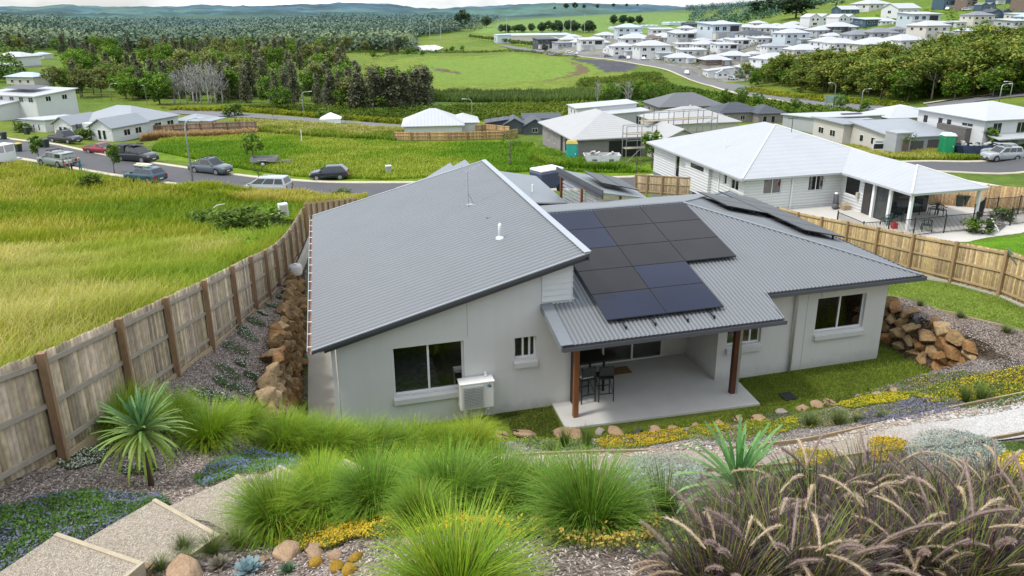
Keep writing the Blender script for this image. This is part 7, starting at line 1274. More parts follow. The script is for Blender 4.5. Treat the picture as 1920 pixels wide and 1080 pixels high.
# ================================================================ the far estate
ORD = 'first second third fourth fifth sixth seventh eighth ninth tenth eleventh twelfth thirteenth fourteenth fifteenth sixteenth'.split()
RM_ = dict(w=(RW,'white'), g=(RG,'grey'), d=(RD,'dark'), m=(RMG,'mid grey'), b=(RBR,'brown'), l=(RLB,'pale blue')); WM_ = dict(w=(WWH,'white'), c=(WCR,'cream'), g=(WGR,'grey'), d=(WDK,'dark'), n=(WNV,'navy'), b=(WBN,'brown'), l=(WLB,'pale blue'))
EST = [  # left bearing, right bearing, base line, type, wall, roof
 (1187,1256,111,'h2','w','w'),(1246,1302,118,'h1','w','w'),(1269,1322,104,'f1','w','w'),(1307,1368,122,'h1','b','w'),(1320,1388,147,'gs','w','w'),(1377,1436,136,'h1','g','w'),(1347,1404,114,'h1','g','w'),(1395,1431,108,'h1','w','w'),(1406,1492,123,'h1','w','w'),(1427,1476,104,'h2','w','g'),(1469,1544,105,'h1','c','w'),(1503,1550,112,'gx','w','m'),(1517,1590,89,'h1','w','w'),(1333,1382,101,'f2','w','w'),(1357,1404,92,'f2','w','w'),(1294,1345,92,'h1','w','w'),(1450,1519,84,'h2','l','w'),(1403,1453,81,'f1','w','w'),(1252,1302,81,'f2','g','w'),(1200,1241,79,'h1','c','b'),(1264,1300,90,'f1','w','w'),
 (1587,1691,98,'h1','c','w'),(1545,1611,91,'h1','w','w'),(1648,1740,88,'h1','c','w'),(1575,1648,76,'h1','g','m'),(1612,1682,71,'h1','g','m'),(1658,1702,62,'h1','g','m'),(1700,1787,73,'h2','c','w'),(1540,1605,60,'h1','d','w'),(1503,1557,49,'gg','w','w'),(1552,1603,48,'gg','w','w'),(1600,1667,48,'f1','n','l'),(1682,1764,52,'f2','l','w'),(1743,1798,52,'f1','g','w'),(1776,1825,50,'f1','w','w'),(1801,1868,48,'h2','c','m'),(1864,1935,61,'f2','g','w'),(1900,1965,40,'h1','l','l'),(1654,1723,30,'gx','w','w'),(1597,1672,18,'h1','w','w'),(1561,1608,28,'gx','n','w'),
 (1750,1792,17,'t3','n','l'),(1792,1830,18,'t3','b','m'),(1829,1863,19,'gg','n','m'),(1850,1895,8,'f2','n','l'),(1840,1893,37,'gg','n','d'),(1896,1950,21,'t3','b','m'),(1884,1940,36,'f1','c','l'),
 (1327,1376,54,'h1','w','w'),(1379,1420,58,'h1','c','w'),(1408,1462,61,'h1','w','w'),(1447,1510,63,'h1','l','w'),(1510,1573,66,'h1','g','w'),(1287,1325,67,'h1','w','w'),(1307,1390,74,'f2','l','l'),(1280,1303,52,'gx','n','d'),(1315,1343,48,'gx','n','d'),(1380,1440,73,'h1','w','d'),
 (1000,1043,91,'f2','d','d'),(1037,1077,89,'f1','g','m'),(1048,1083,81,'h1','w','w'),(1070,1103,86,'h1','w','w'),(1083,1130,94,'f2','w','w'),(1117,1153,73,'h1','w','w'),(1153,1200,71,'h2','l','l'),(1107,1140,86,'h1','c','w'),(1143,1187,104,'h2','w','w'),(1133,1160,98,'gx','w','w'),(1160,1220,83,'h1','w','w'),(1217,1260,64,'f1','w','w'),(1253,1285,66,'h1','w','w'),(1200,1245,92,'h1','w','w'),(1225,1262,74,'h1','c','w'),
 (1458,1488,94,'h1','w','w'),(1385,1412,67,'h1','g','w'),(1538,1580,74,'h1','w','w'),(1225,1250,101,'f1','w','w'),(1300,1330,81,'h1','w','w'),(1345,1380,82,'h1','l','w'),(1420,1450,93,'h1','w','w'),(1490,1520,74,'h1','w','g'),(1560,1600,85,'h1','w','w'),(1620,1660,83,'h1','c','w'),(1240,1270,76,'h1','w','w'),(1270,1300,59,'h1','w','w'),(1350,1380,63,'h1','w','w'),(1440,1470,53,'h1','l','w'),(1470,1505,51,'h1','w','w'),(1098,1125,79,'h1','w','w'),(1060,1086,74,'h1','w','w'),(1020,1050,81,'h1','w','w'),(1175,1202,93,'f1','w','w'),(1215,1242,87,'h1','w','w'),(1735,1766,62,'h1','w','w'),(1790,1830,64,'h1','g','w'),(1640,1680,46,'h1','w','w'),(1700,1740,101,'h1','w','w'),(1405,1435,49,'h1','w','w')]
ROWS = [(110,'lowest estate row'),(95,'second estate row'),(80,'third estate row'),(65,'fourth estate row'),(50,'fifth estate row'),(33,'sixth estate row'),(-99,'hill crest row')]
def estate():
    rows = {}
    for h in EST:
        r = 'cluster beside wide shed' if h[1] < 1190 or h[0] < 1190 and h[2] < 100 else next(n for p, n in ROWS if h[2] >= p); rows.setdefault(r, []).append(h)
    rr = random.Random(4)
    for r, L in rows.items():
        for i, (xa, xb, py, t, w, rf) in enumerate(sorted(L)):
            wm, wn = WM_[w]; rm, rn = RM_[rf]; st = {'h2':'two storey ','f2':'two storey ','t3':'three storey '}.get(t, ''); kind = {'gg':'twin gabled ','gx':'gabled ','gs':'gabled corner '}.get(t, '')
            lab = '%s %s%shouse, %s roof, %s from left, %s' % (wn, st, kind, rn, ORD[min(i, 15)], r)
            W = lambda f, us, z, ww=1.4, hh=1.2: [(f, u, z, ww, hh) for u in us]; o = rr.uniform(-.2, .15)
            if t == 'h1': bl = [(-7,7,0,11,0,2.7,'hip',20,.6,wm,rm, W('S',(-5,-1.5,4),.9)+W('W',(3,8),.9)), (1.5,6,-2.5,-.01,0,2.5,'s+y',6,.3,wm,rm, [('S',3.7,.1,2.8,2.1,WGR)])]
            elif t == 'h2': bl = [(-6.5,6.5,0,10,0,5.4,'hip',19,.6,wm,rm, W('S',(-4.5,-1,3.5),3.4,1.6)+W('S',(-4.5,),.8,2)+W('W',(2.5,7),3.5)), (0,6,-3,-.01,0,2.6,'s+y',5,.4,wm,rm, [('S',3,.1,4,2.2,WGR)])]
            elif t == 'f2': bl = [(-6.5,6.5,0,10,0,5.5,'s+y',4,.7,wm,rm, W('S',(-4.5,-1.2),3.3,1.8,1.5)+W('W',(2.5,7),3.5)+[('S',3.4,3.0,4,2.0,BLACK)]), (-6.4,0,-2,-.01,0,2.7,'flat',0,.2,WCR,rm, [('S',-3.3,.1,3.6,2.2,WGR)])]
            elif t == 'f1': bl = [(-7,7,0,9,0,2.9,'s+y',4,.6,wm,rm, W('S',(-5,-2),.9,1.8)+[('S',3.5,.1,4,2.2,WGR)]+W('W',(3,6),.9))]
            elif t == 'gx': bl = [(-6,6,0,8,0,3.0,'gx',24,.4,wm,rm, W('S',(-4,0,3.5),.9)+W('W',(4,),1,1.6))]
            elif t == 'gg': bl = [(-6.5,-.05,0,10,0,4.6,'gy',28,.3,wm,rm, W('S',(-4.6,-2),2.9,1.2)+W('S',(-3.3,),.7,2.4)), (.05,6.5,0,10,0,4.6,'gy',28,.3,wm,rm, W('S',(2,4.6),2.9,1.2)+[('S',3.3,.1,2.6,2.1,WGR)])]
            elif t == 'gs': bl = [(-4,3,0,7,0,3.0,'gy',26,.4,wm,rm, W('S',(-2,1),1.4,1.4)), (-8,7,3,11,0,4.0,'s+x',6,.5,wm,rm, W('W',(5,),1.2)), (5,12,1,1.2,0,1.5,'flat',0,0,WGR,WGR)]
            else: bl = [(-5,5,0,9,0,8.2,'s+y',4,.4,wm,rm, W('S',(-3,),6,2.4,1.6)+W('S',(-3,),3.2,2.4,1.6)+[('S',2.4,5.6,3.8,2.2,BLACK),('S',2.4,2.9,3.8,2.1,BLACK),('S',0,.2,7,2.1,WGR)]+W('W',(4,),6))]
            e = house('house', lab, (0,0,0), o, bl, 'houses of the far estate'); fit(e, xa-4, xb+6, py, 5); foot(e, wm)
estate()
e = house('shed', 'wide pale shed with a long flat roof beyond the green field', (0,0,0), -.1, [(-40,-26,0,30,0,7.5,'s+x',2,.4,WLB,RLB), (-25.9,40,-2,30,0,7,'s+y',2,.4,WCR,RLB)], None, 'shed'); fit(e, 925, 1075, 79); foot(e)
for k, (xa, xb, py) in enumerate(((1140,1205,57),(1180,1240,53),(1240,1300,47))):
    e = house('greenhouse', ('lowest', 'middle', 'topmost')[k]+' of the pale greenhouse roofs under the green hill', (0,0,0), -.1, [(-15+6*j+.01,-9+6*j,0,26,0,2.6,'gy',14,.1,WLB,RLB) for j in range(5)], None, 'greenhouse'); fit(e, xa, xb, py)
# pale water of the pond
b = B(); z = h1(*Gxy(790, 92))+.35; b.poly([tuple(at_z(x, y, z)) for x, y in ((756,96),(775,86),(815,84),(832,89),(820,95),(790,98))]); m = mat('pond_water', (.45,.48,.50), .12, .1, .1, 1); tag(b.build('pond', m), 'pale pond at the edge of the far paddock', kind='structure')
# small far cars
CARS = [((1287,139),'white car on the curving estate road'),((1374,150),'silver car beside the bushland corner'),((1388,147),'dark car beside the bushland corner'),((1206,112),'white car under the large two storey house'),((1236,112),'silver car on the drive next to the two storey house'),((1140,108),'grey car at the mouth of the estate road'),((1168,110),'blue car at the edge of the black gravel'),((1178,111),'white car at the edge of the black gravel'),((1068,100),'white car near the big lone tree'),((1082,103),'silver car near the big lone tree'),((1776,19),'white car at the foot of the blue townhouse'),((1797,19),'white van between the crest townhouses'),((1812,20),'pale blue car between the crest townhouses')]
for i, ((px, py), l) in enumerate(CARS):
    g = gz(px, py); e = empty('parked_car', g, random.uniform(-3, 3), l, 'car', 'cars parked in the far estate'); b = B(); b.hexa([(-2.1,-.85,.35),(2.1,-.85,.35),(2.1,.85,.35),(-2.1,.85,.35)], [(-2.1,-.85,.9),(2.0,-.85,.85),(2.0,.85,.85),(-2.1,.85,.9)]); b.hexa([(-1.9,-.8,.9),(1.1,-.8,.87),(1.1,.8,.87),(-1.9,.8,.9)], [(-1.5,-.65,1.5),(.3,-.65,1.5),(.3,.65,1.5),(-1.5,.65,1.5)])
    bevel(b.build('body', [WHITE, PS, PN, WHITE, PS, PG, PBL, WHITE, WHITE, PS, WHITE, WHITE, MATS['wall_pale_blue']][i], e), .08); b = B(); b.hexa([(-1.8,-.81,.95),(1.0,-.81,.93),(1.0,.81,.93),(-1.8,.81,.95)], [(-1.5,-.69,1.4),(.4,-.69,1.4),(.4,.69,1.4),(-1.5,.69,1.4)]); b.build('window', CGL, e)
    for x in (-1.3, 1.35):
        for y in (-.78, .78): b = B(); b.tube([(x,y-.1,.33),(x,y+.1,.33)], .33, 10); b.build('wheel', TYRE, e)
# ================================================================ trees
BARK = mat('bark', (.15,.125,.10), .9, .35, 3, 14, bump=.02); BARE = mat('bare_bark', (.36,.345,.34), .9, .2, 3, 14)
def crown_arrays(rng, R, Hc, z0, nclump, per, leaf, c1, c2, shape='round', csz=.32):
    P = []; C = []
    for k in range(nclump):
        t = rng.random(); a = rng.uniform(0, 6.283)
        if shape == 'round': u = rng.normal(0, 1, 3); u /= np.linalg.norm(u); u *= rng.random()**.33*.92; c = np.array([u[0]*R, u[1]*R, z0+Hc*(.5+.5*u[2])]); 
        elif shape == 'cone': rr = R*(1-.78*t)*math.sqrt(rng.random())*.95+.05; c = np.array([rr*math.cos(a), rr*math.sin(a), z0+Hc*t])
        elif shape == 'flat': u = rng.normal(0, 1, 2); u /= np.linalg.norm(u); u *= math.sqrt(rng.random()); c = np.array([u[0]*R, u[1]*R, z0+Hc*(.35+.6*(1-u.dot(u))+.15*rng.normal())])
        else: u = rng.normal(0, .5, 3); c = np.array([u[0]*R, u[1]*R, z0+Hc*t])
        s = csz*R*rng.uniform(.7, 1.3) if shape != 'cone' else csz*R*rng.uniform(.6, 1.1)*(1.15-.6*t)
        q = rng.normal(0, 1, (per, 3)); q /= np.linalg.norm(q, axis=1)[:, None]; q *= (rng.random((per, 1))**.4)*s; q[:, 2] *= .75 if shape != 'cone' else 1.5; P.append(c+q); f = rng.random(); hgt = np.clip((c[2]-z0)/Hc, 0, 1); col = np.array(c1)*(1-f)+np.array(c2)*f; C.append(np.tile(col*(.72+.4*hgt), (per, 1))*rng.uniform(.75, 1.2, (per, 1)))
    P = np.vstack(P); C = np.vstack(C); V, Q = leaf_quads(P, leaf, rng, .7, .6); return V, Q, np.repeat(C, 4, 0)
def tree_proto(kind, seed):
    rng = np.random.default_rng(seed); b = B()
    if kind == 'sheoak': Ht = 11; R = 2.4; cr = crown_arrays(rng, R, 10.4, .5, 90, 32, .25, (.12,.135,.075), (.22,.225,.135), 'cone', .42)
    elif kind == 'gum': Ht = 11; R = 3.6; cr = crown_arrays(rng, R, 7.4, 3.2, 42, 42, .30, (.11,.14,.04), (.23,.245,.07), 'round', .30)
    elif kind == 'green': Ht = 9; R = 3.9; cr = crown_arrays(rng, R, 7.6, 1.0, 52, 40, .27, (.06,.14,.015), (.15,.25,.025), 'round', .27)
    elif kind == 'bush': Ht = 7; R = 3.9; cr = crown_arrays(rng, R, 6.4, .4, 54, 46, .24, (.07,.13,.022), (.24,.255,.045), 'flat', .25)
    elif kind == 'dark': Ht = 13; R = 6; cr = crown_arrays(rng, R, 10.5, 2, 60, 36, .5, (.035,.07,.035), (.08,.125,.055), 'round', .28)
    elif kind == 'street': Ht = 3.4; R = 1.0; cr = crown_arrays(rng, R, 2.3, 1.0, 28, 26, .12, (.07,.15,.02), (.17,.27,.035), 'round', .34)
    elif kind == 'sapling': Ht = 4; R = 1.3; cr = crown_arrays(rng, R, 2.4, 1.6, 16, 14, .11, (.06,.11,.015), (.15,.21,.03), 'round', .3)
    elif kind == 'shrub': Ht = 1.6; R = 1.1; cr = crown_arrays(rng, R, 1.5, .05, 22, 26, .13, (.05,.10,.015), (.13,.2,.03), 'round', .36)
    else: Ht = 9; R = 2.6; cr = None
    w = Ht*.022 if kind != 'bare' else .2; r = random.Random(seed); pts = [(0,0,-.3)]
    for k in range(1, 6): pts.append((r.gauss(0,.05)*Ht*.25*k/5, r.gauss(0,.05)*Ht*.25*k/5, Ht*.82*k/5))
    b.tube(pts, [w*(1-.16*k) for k in range(6)], 6)
    for k in range(22 if kind == 'bare' else 7):
        t = r.uniform(.25, .9); i = int(t*5); p = Vector(pts[i]).lerp(Vector(pts[min(5, i+1)]), t*5-i); a = r.uniform(0, 6.28); L = R*r.uniform(.5, .95); q = p+Vector((math.cos(a)*L*.6, math.sin(a)*L*.6, L*r.uniform(.4, 1.0))); m_ = p.lerp(q, .5)+Vector((0,0,-L*.1)); b.tube([p, m_, q], [w*.4, w*.28, w*.08], 5)
        if kind == 'bare':
            for _ in range(4): e = q+Vector((r.gauss(0,.6), r.gauss(0,.6), r.uniform(.2,1.2))); b.tube([m_.lerp(q, r.random()), e], [w*.2, w*.04], 4)
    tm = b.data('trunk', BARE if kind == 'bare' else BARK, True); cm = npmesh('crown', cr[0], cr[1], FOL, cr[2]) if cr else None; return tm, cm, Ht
TP = {k: [tree_proto(k, i*31+len(k)) for i in range(n)] for k, n in (('sheoak',5),('gum',5),('green',4),('bush',5),('dark',3),('street',2),('sapling',2),('shrub',3),('bare',2))}
def tree(name, kind, p, h, label, group=None, cat='tree', wide=1.0, parts=True):
    tm, cm, Ht = random.choice(TP[kind]); s = h/Ht; e = empty(name, p, random.uniform(0, 6.28), label, cat, group); e.scale = (s*wide*random.uniform(.9,1.12), s*wide*random.uniform(.9,1.12), s)
    link('trunk', tm, e)
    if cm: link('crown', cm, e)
    return e
def grove(poly, n, mix, hr, group, seed, mind=2.2, wide=1.0):
    rng = np.random.default_rng(seed); P = pxpoly(poly); q = sample_poly(P, n*4, rng); keep = []
    for x in q:
        if all((x[0]-k[0])**2+(x[1]-k[1])**2 > mind**2 for k in keep): keep.append(x)
        if len(keep) >= n: break
    z = H(np.array(keep)[:, 0], np.array(keep)[:, 1])
    for x, zz in zip(keep, z):
        u = rng.random(); 
        for name, kind, pr, lab in mix:
            if u < pr: break
            u -= pr
        tree(name, kind, (x[0], x[1], zz-.2), rng.uniform(*hr), lab, lab.split(',')[0] if False else group+' ('+name.replace('_', ' ')+')', wide=wide)
MIXW = [('she_oak_tree','sheoak',.62,'dark grey green she-oak in the grove beyond the lower street'),('gum_tree','gum',.26,'olive green gum tree in the grove beyond the lower street'),('leafy_tree','green',.12,'bright leafy tree in the grove beyond the lower street')]
grove([(240,186),(330,186),(480,198),(620,205),(720,208),(806,200),(800,186),(700,182),(640,172),(560,175),(400,172),(250,168)], 66, MIXW, (7.5,11), 'grove beyond the lower street', 1, 2.6)
MIXB = [('she_oak_tree','sheoak',.35,'dark she-oak standing back in the wooded flat'),('gum_tree','gum',.4,'olive gum tree standing back in the wooded flat'),('leafy_tree','green',.25,'leafy green tree standing back in the wooded flat')]
grove([(110,182),(180,182),(240,170),(400,170),(640,170),(650,125),(620,108),(300,108),(180,120),(90,150)], 95, MIXB, (8.5,13), 'wooded flat behind the grove', 2, 4)
grove([(100,186),(250,190),(330,186),(330,170),(180,160),(100,170)], 26, [('leafy_tree','green',.45,'leafy tree close behind the white houses on the left'),('gum_tree','gum',.55,'olive gum tree close behind the white houses on the left')], (6,9), 'trees behind the left houses', 4, 3)
grove([(20,118),(160,112),(300,104),(620,104),(790,104),(780,96),(300,94),(20,90)], 60, MIXB, (9,13), 'wooded flat behind the grove', 3, 6)
for px, py, h in ((338,196,9),(352,195,9.5),(364,196,10),(378,195,10.5),(392,196,10.5),(405,195,10),(418,194,9),(371,193,10),(328,195,8),(398,193,10)): tree('bare_tree', 'bare', gz(px, py), h, 'leafless pale grey tree in the grove beyond the lower street', 'bare grey trees in the grove')
for px, py, h, l in ((645,203,5.6,'round bright green tree left of a pair at the end of the grove'),(690,204,5.0,'round bright green tree touching the dark end of the grove'),(715,206,3.6,'low round green bush at the end of the grove'),(527,206,6,'bushy tree standing alone before the grove'),(300,196,8.5,'big leafy tree behind the street lamp pair'),(255,180,9,'wide leafy tree behind the grey roofed white house')): tree('leafy_tree', 'green', gz(px, py), h, l, wide=1.15)
for k, (px, py) in enumerate(((672,205),(705,205),(735,204),(758,203),(780,201),(798,199))): tree('she_oak_tree', 'sheoak', gz(px, py), 8.2+.5*(k % 3), 'dark she-oak at the open end of the grove by the paddock', 'she-oaks at the end of the grove', wide=1.5)
MIXR = [('bush_tree','bush',.7,'olive green tree in the bushland below the estate'),('leafy_tree','green',.3,'dark green tree in the bushland below the estate')]
grove([(1440,158),(1560,176),(1700,194),(1760,193),(1930,180),(1990,172),(1990,110),(1910,106),(1800,120),(1700,138),(1600,142),(1500,148),(1440,150)], 200, MIXR, (5.5,9), 'bushland below the estate', 5, 3.4, 1.15)
grove([(1380,152),(1440,150),(1450,165),(1400,163)], 6, MIXR, (4,6.5), 'bushland below the estate', 6, 3)
grove([(1010,62),(1115,62),(1110,56),(1020,57)], 18, [('paddock_tree','dark',1,'dark green tree in the belt behind the floodlit ground')], (9,13), 'tree belt behind the floodlit ground', 7, 7)
grove([(935,63),(1000,62),(1000,58),(940,60)], 9, [('paddock_tree','dark',1,'dark tree at the left end of the belt behind the shed')], (8,11), 'tree belt behind the shed', 8, 7)
grove([(1140,47),(1200,46),(1200,42),(1145,43)], 10, [('paddock_tree','dark',1,'dark tree in the clump on the green hillside')], (9,13), 'clump on the green hillside', 9, 8)
for k, (px, py, h, l) in enumerate(((868,54,26,'huge dark tree standing alone beyond the far wood'),(912,52,15,'dark round tree right of the huge lone tree'),(1062,17,20,'tall dark pine on the crest, left end'),(1078,17,22,'tallest dark pine on the hill crest'),(1095,17,16,'dark pine on the crest beside the tallest one'),(1120,16,14,'broad dark tree in the middle of the crest'),(1150,14,14,'dark tree on the crest right of the broad one'),(1175,13,12,'low dark tree near the end of the crest'),(1040,18,10,'low tree left of the crest pines'),(1195,12,9,'last low tree of the crest row'),(1432,34,17,'huge spreading brown green fig tree above the estate'),(1492,34,15,'huge spreading dark fig tree right of the brown one'),(1022,98,5,'lone tree on the corner by the dark modern house'))): tree('paddock_tree', 'dark', gz(px, py), h, l, wide=1.0 if k not in (10, 11) else 1.8)
for k in range(22): t = k/21; tree('street_tree', 'street', gz(882+118*t, 73+17*t), 5.2, 'small round tree in the avenue beyond the green field', 'avenue trees beyond the green field', wide=1.5)
for px, py, h in ((765,104,5),(775,100,5),(792,106,4),(785,97,4),(818,100,3),(838,98,3),(848,97,4.5),(867,96,4.5),(700,110,5)): tree('leafy_tree', 'green', gz(px, py), h, 'small tree dotted around the pond', 'small trees around the pond')
for px, py, h, l in ((1142,204,6.5,'bushy tree before the reeds, left of bare trunks'),(1168,200,6.5,'bushy tree before the reeds, among bare trunks'),(1196,200,7,'bushy tree beside the mid grey tiled roof'),(1222,196,6,'leafy tree behind the mid grey tiled roof'),(1360,196,4.2,'bright leafy tree behind the blue black roof'),(1390,197,4.5,'bright bushy tree beside the road behind the blue black roof'),(1420,200,3.5,'low bright bush beside the road'),(1490,208,3,'small roadside tree on the green verge'),(1622,212,3,'dense bush at the corner of the road'),(1575,205,3.4,'small tree close to the road sign')): tree('leafy_tree', 'green', gz(px, py), h, l)
for px, py in ((1155,202),(1178,203),(1120,200)): tree('bare_tree', 'bare', gz(px, py), 6.5, 'pale bare trunk among the trees before the reeds', 'bare trunks before the reeds')
for px, py, h, k, l in ((75,305,3.2,'street','small bright street tree beside the silver green pickup'),(215,326,3.3,'street','small bright street tree between the people and the blue wagon'),(476,309,4.0,'street','dark leafy small tree standing by the box trailer'),(243,259,2.9,'street','small tree in front of the right gable of the white house'),(957,312,4.2,'sapling','thin sparse sapling on the green verge beside bare soil'),(1262,286,3.4,'sapling','slim young tree in front of the unfinished garage') if False else (1697,292,3.2,'sapling','slim young tree before the unfinished beige house'),(1852,287,3.2,'street','small tree beside the silver four wheel drive'),(1192,336,2.6,'sapling','yellow leaved sapling at the kerb behind the porch roof'),(487,352,2.6,'sapling','thin sapling rising in front of the silver people mover'),(1222,318,4.6,'street','dense bright green bush at the corner of the white house'),(160,262,1.9,'shrub','garden shrub beside the black pickup'),(147,258,2.0,'shrub','garden shrub at the driveway of the gabled white house'),(42,248,1.8,'shrub','garden shrub under the low white roof'),(60,246,1.5,'shrub','second garden shrub under the low white roof'),(1832,437,1.0,'shrub','leafy green shrub in front of the black pool fence'),(1880,412,.9,'shrub','dark shrub behind the lattice frame'),(612,222,2.2,'shrub','young tree beside the lower street by the marquee'),(650,238,2.4,'sapling','sapling right of the white marquee'),(440,218,2.6,'shrub','low roadside bush near the timber corner post house'),(512,222,2.4,'sapling','slim roadside tree on the lower street'),(640,372,1.2,'shrub','tuft of green at the corner of the paling fence'),(170,352,1.5,'shrub','green clump in the long grass before the people'),(480,430,2.0,'shrub','dark green clump in the long grass by the fence'),(430,440,1.8,'shrub','second dark green clump in the long grass'),(520,450,1.6,'shrub','dark green clump against the old fence'),(390,425,1.4,'shrub','green clump around the bent white pipe')):
    g = gz(px, py); d = math.hypot(g[0], g[1]); tree('shrub' if k == 'shrub' else 'street_tree', k, g, h*(1.1 if k != 'shrub' else 1), l, cat='shrub' if k == 'shrub' else 'tree', wide=1.0 if k != 'shrub' else 1.25)
# far woodland: one mass of crowns
def woodland(name, label, poly, n, size, c1, c2, seed, per=26, hz=1.2, world=None):
    rng = np.random.default_rng(seed); q = sample_poly(world or pxpoly(poly), n, rng); z = H(q[:, 0], q[:, 1]); r = size*rng.uniform(.6, 1.25, n); P = []; C = []; d = rng.normal(0, 1, (n, per, 3)); d /= np.linalg.norm(d, axis=2)[:, :, None]; d[:, :, 2] = np.abs(d[:, :, 2])*hz
    dist = np.hypot(q[:, 0], q[:, 1]); P = np.column_stack([q, z+r*.25])[:, None]+d*r[:, None, None]*rng.uniform(.55, 1, (n, per, 1)); f = rng.random((n, 1)); g = fbm(q[:, 0]*.01, q[:, 1]*.01, 4, seed)[:, None]; f = np.clip(.28*f+1.7*(g-.28), 0, 1); c = np.array(c1)*(1-f)+np.array(c2)*f; t = sstep(300, 1900, dist)[:, None]; c = c*(1-t)+np.array([.105,.17,.17])*t  # distant crowns fade to blue-green, aerial haze painted into leaf colour
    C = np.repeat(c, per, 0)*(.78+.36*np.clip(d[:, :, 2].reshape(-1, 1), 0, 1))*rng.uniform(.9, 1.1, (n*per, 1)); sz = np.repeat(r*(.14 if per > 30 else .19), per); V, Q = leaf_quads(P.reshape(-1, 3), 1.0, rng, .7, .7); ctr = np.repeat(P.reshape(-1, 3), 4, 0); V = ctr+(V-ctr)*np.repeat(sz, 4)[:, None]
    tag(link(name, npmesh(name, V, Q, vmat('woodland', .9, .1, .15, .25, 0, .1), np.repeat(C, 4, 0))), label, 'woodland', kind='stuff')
woodland('woodland', 'far off wood filling the flat valley floor', [(-300,98),(20,92),(300,95),(620,100),(780,98),(770,72),(860,60),(840,48),(700,42),(300,42),(-300,46)], 8500, 7.8, (.075,.12,.08), (.20,.24,.125), 1, 58)
woodland('woodland', 'far off wood on the valley floor behind the wide shed', [(780,64),(900,58),(930,40),(860,34),(600,36),(600,44)], 1200, 9, (.05,.085,.06), (.12,.16,.08), 2, 40)
woodland('woodland', 'dark wooded hillside behind the estate', [(1290,44),(1400,44),(1500,30),(1600,8),(1700,-8),(1600,-25),(1400,-8),(1290,8)], 1100, 7, (.03,.08,.06), (.075,.14,.075), 3, 44)
woodland('woodland', 'dark wood at the left edge behind the houses', [(-200,180),(40,150),(20,118),(60,100),(-200,80)], 520, 4.0, (.05,.10,.025), (.14,.20,.04), 4, 70)
def scrub(label, poly, n, size, c1, c2, seed, per=26): woodland('scrub', label, poly, n, size, c1, c2, seed, per, .8)
scrub('low green scrub between the lower street and the reeds', [(400,206),(560,210),(700,222),(900,228),(1090,215),(1180,205),(1180,192),(700,202),(480,200)], 2600, .8, (.05,.09,.012), (.15,.19,.02), 11)
scrub('yellow green roadside scrub along the lower street', [(300,204),(430,210),(600,222),(760,234),(860,242),(860,236),(700,224),(560,214),(420,205)], 1100, .7, (.12,.15,.01), (.24,.25,.012), 12)
scrub('green scrub on the slope below the estate road', [(1240,165),(1290,166),(1400,186),(1500,200),(1640,218),(1640,228),(1480,215),(1330,192),(1190,184)], 1900, 1.0, (.05,.10,.012), (.15,.21,.02), 13)
scrub('yellow scrub strip at the edge of the bushland', [(1400,166),(1500,180),(1700,197),(1700,203),(1560,195),(1400,173)], 800, .7, (.12,.15,.01), (.26,.26,.015), 14)
scrub('dark scrub at the back of the green field', [(680,108),(800,101),(960,98),(1080,110),(1080,106),(960,94),(780,96)], 500, 1.2, (.05,.09,.02), (.11,.14,.03), 15)
scrub('scrub along the estate road verge', [(1090,150),(1230,135),(1250,150),(1270,165),(1200,168),(1080,165)], 700, 1.0, (.06,.10,.015), (.14,.19,.025), 16)
scrub('rich green weeds in the long grass by the far end of the old fence', [(395,425),(440,405),(520,385),(560,385),(545,420),(520,455),(470,470),(420,455)], 700, .55, (.08,.19,.015), (.16,.33,.025), 18, 40)
scrub('rich green weeds scattered over the long grass', [(20,345),(200,350),(330,380),(300,440),(100,430),(0,400)], 60, .5, (.09,.17,.015), (.18,.28,.02), 19, 40)
scrub('mixed green hedges and gardens among the estate houses', [(1180,112),(1320,135),(1440,140),(1590,108),(1700,100),(1800,70),(1920,45),(1920,5),(1700,20),(1500,50),(1300,62),(1190,90)], 650, 1.3, (.05,.10,.02), (.14,.20,.04), 17)
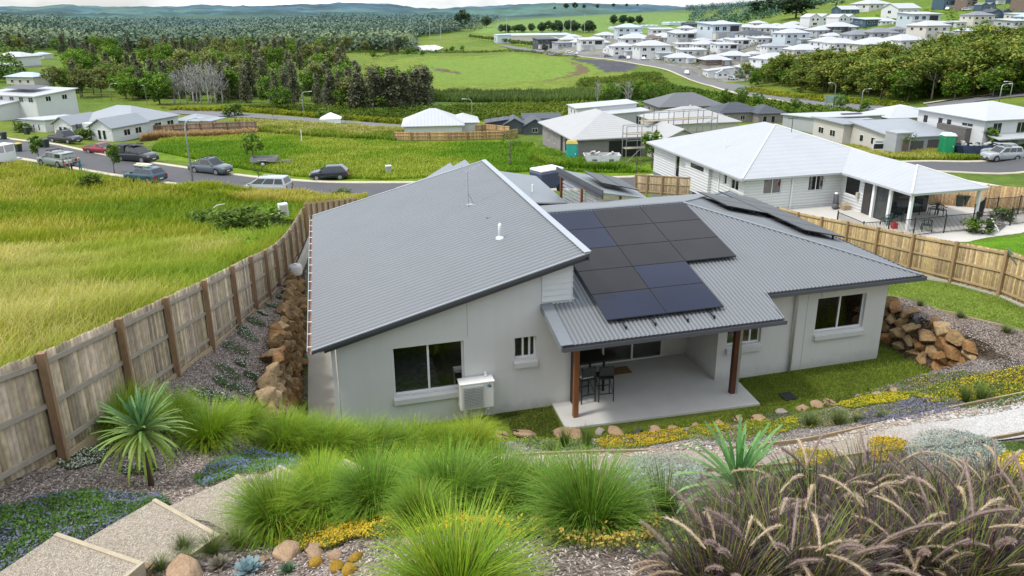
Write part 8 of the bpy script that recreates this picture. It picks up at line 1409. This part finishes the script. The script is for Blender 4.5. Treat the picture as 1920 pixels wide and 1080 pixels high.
# grasses
def grass(label, poly, n, h, w, cols, seed, lean=.25, world=None, straw=None, name='long_grass'):
    rng = np.random.default_rng(seed); q = sample_poly(world or pxpoly(poly), n, rng); z = H(q[:, 0], q[:, 1]); dist = np.hypot(q[:, 0], q[:, 1]); g = fbm(q[:, 0]*.35, q[:, 1]*.35, 4, seed); g2 = fbm(q[:, 0]*.09+7, q[:, 1]*.09, 3, seed+1); n = len(q)
    hh = h*(.45+.9*g)*rng.uniform(.7, 1.25, n); ww = w*np.clip(dist/30, .6, 3)*rng.uniform(.7, 1.3, n); a = rng.uniform(0, 6.28, n); la = rng.normal(.6, 1.7, n); ln = np.abs(rng.normal(lean, lean*.6, n))*hh; V = np.zeros((n, 4, 2, 3)); C = np.zeros((n, 4, 2, 3)); t_ = np.clip(rng.random(n)*.4+(g2-.5)*2.6+.35, 0, 1)[:, None]; c = np.array(cols[0])*(1-t_)+np.array(cols[1])*t_; tip = np.array(cols[2]); sfac = (np.clip(sstep(.42, .62, g2)*1.2, 0, 1) if straw is None else straw)
    for k in range(4):
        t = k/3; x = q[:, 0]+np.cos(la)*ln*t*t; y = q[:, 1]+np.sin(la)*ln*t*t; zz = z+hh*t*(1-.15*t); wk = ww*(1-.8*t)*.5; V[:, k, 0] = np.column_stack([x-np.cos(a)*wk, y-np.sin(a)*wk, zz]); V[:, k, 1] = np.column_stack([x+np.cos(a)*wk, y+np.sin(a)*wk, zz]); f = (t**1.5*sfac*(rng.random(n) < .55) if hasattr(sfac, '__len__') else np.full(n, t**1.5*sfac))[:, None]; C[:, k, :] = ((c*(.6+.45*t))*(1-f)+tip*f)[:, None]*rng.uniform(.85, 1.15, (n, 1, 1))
    i0 = (np.arange(n)[:, None]*8+np.arange(3)[None]*2).ravel(); Q = np.stack([i0, i0+1, i0+3, i0+2], 1); tag(link(name, npmesh(name, V.reshape(-1, 3), Q, LEAF, C.reshape(-1, 3))), label, 'grass', kind='stuff')
grass('long yellow green seeding grass on the vacant block by the fence', None, 150000, .75, .022, ((.17,.29,.01), (.42,.43,.022), (.66,.54,.24)), 1, .5, world=[(-5.6,8),(-4.2,13.4),(-3.2,20),(-2.6,27),(-2.3,40),(-11,42),(-22,42),(-24,24),(-14,10)])
grass('long yellow grass sloping down to the street', None, 110000, .85, .03, ((.19,.30,.01), (.46,.46,.018), (.56,.48,.15)), 2, .35, world=[(-2.3,40),(-1.7,46),(2,55),(2,66),(-2,68.5),(-12,75),(-26,88),(-40,102),(-60,110),(-60,60),(-40,30),(-24,24),(-22,42),(-11,42)])
K_ = offset(FAR_KERB, 8.3)[35:50]; K2 = offset(FAR_KERB, 12.5)[35:50]
grass('tall grass fringe along the near kerb of the street', None, 12000, 1.05, .06, ((.22,.30,.01), (.46,.44,.02), (.5,.42,.14)), 9, .3, world=[tuple(p) for p in K_]+[tuple(p) for p in K2[::-1]])
grass('lush green grass on the block across the street', [(285,283),(300,262),(482,252),(740,268),(1000,270),(1010,300),(1180,316),(1225,324),(1000,322),(720,338),(560,332),(420,312)], 90000, .5, .05, ((.13,.27,.008), (.29,.41,.014), (.42,.42,.08)), 3, .3)
grass('tall straw tipped grass beyond the brown fence', [(480,246),(440,228),(560,232),(760,246),(740,266),(600,262)], 22000, 1.0, .09, ((.16,.25,.012), (.34,.37,.03), (.5,.44,.17)), 4, .3)
grass('unkempt grass around the unfinished beige house', [(1490,262),(1600,292),(1700,300),(1850,300),(1850,292),(1760,286),(1640,286),(1560,268)], 16000, .7, .06, ((.15,.25,.012), (.33,.38,.02), (.48,.42,.14)), 5, .3)
grass('tall green grass around the skip and portable toilet', [(1000,282),(1060,300),(1180,318),(1160,322),(1040,318),(990,300)], 12000, 1.0, .06, ((.12,.24,.01), (.28,.37,.018), (.42,.4,.1)), 6, .3)
grass('dark green reeds across the wet flat', [(700,188),(1000,194),(1240,186),(1240,172),(1000,176),(700,176)], 16000, 1.9, .16, ((.055,.115,.015), (.11,.19,.025), (.2,.23,.08)), 7, .15, straw=.3, name='reeds')
grass('dead brown weeds along the old paling fence', [(262,266),(300,262),(400,258),(480,254),(480,251),(400,254),(290,258)], 7000, 1.1, .07, ((.28,.17,.08), (.42,.27,.12), (.5,.34,.16)), 8, .4, straw=.5, name='weeds')
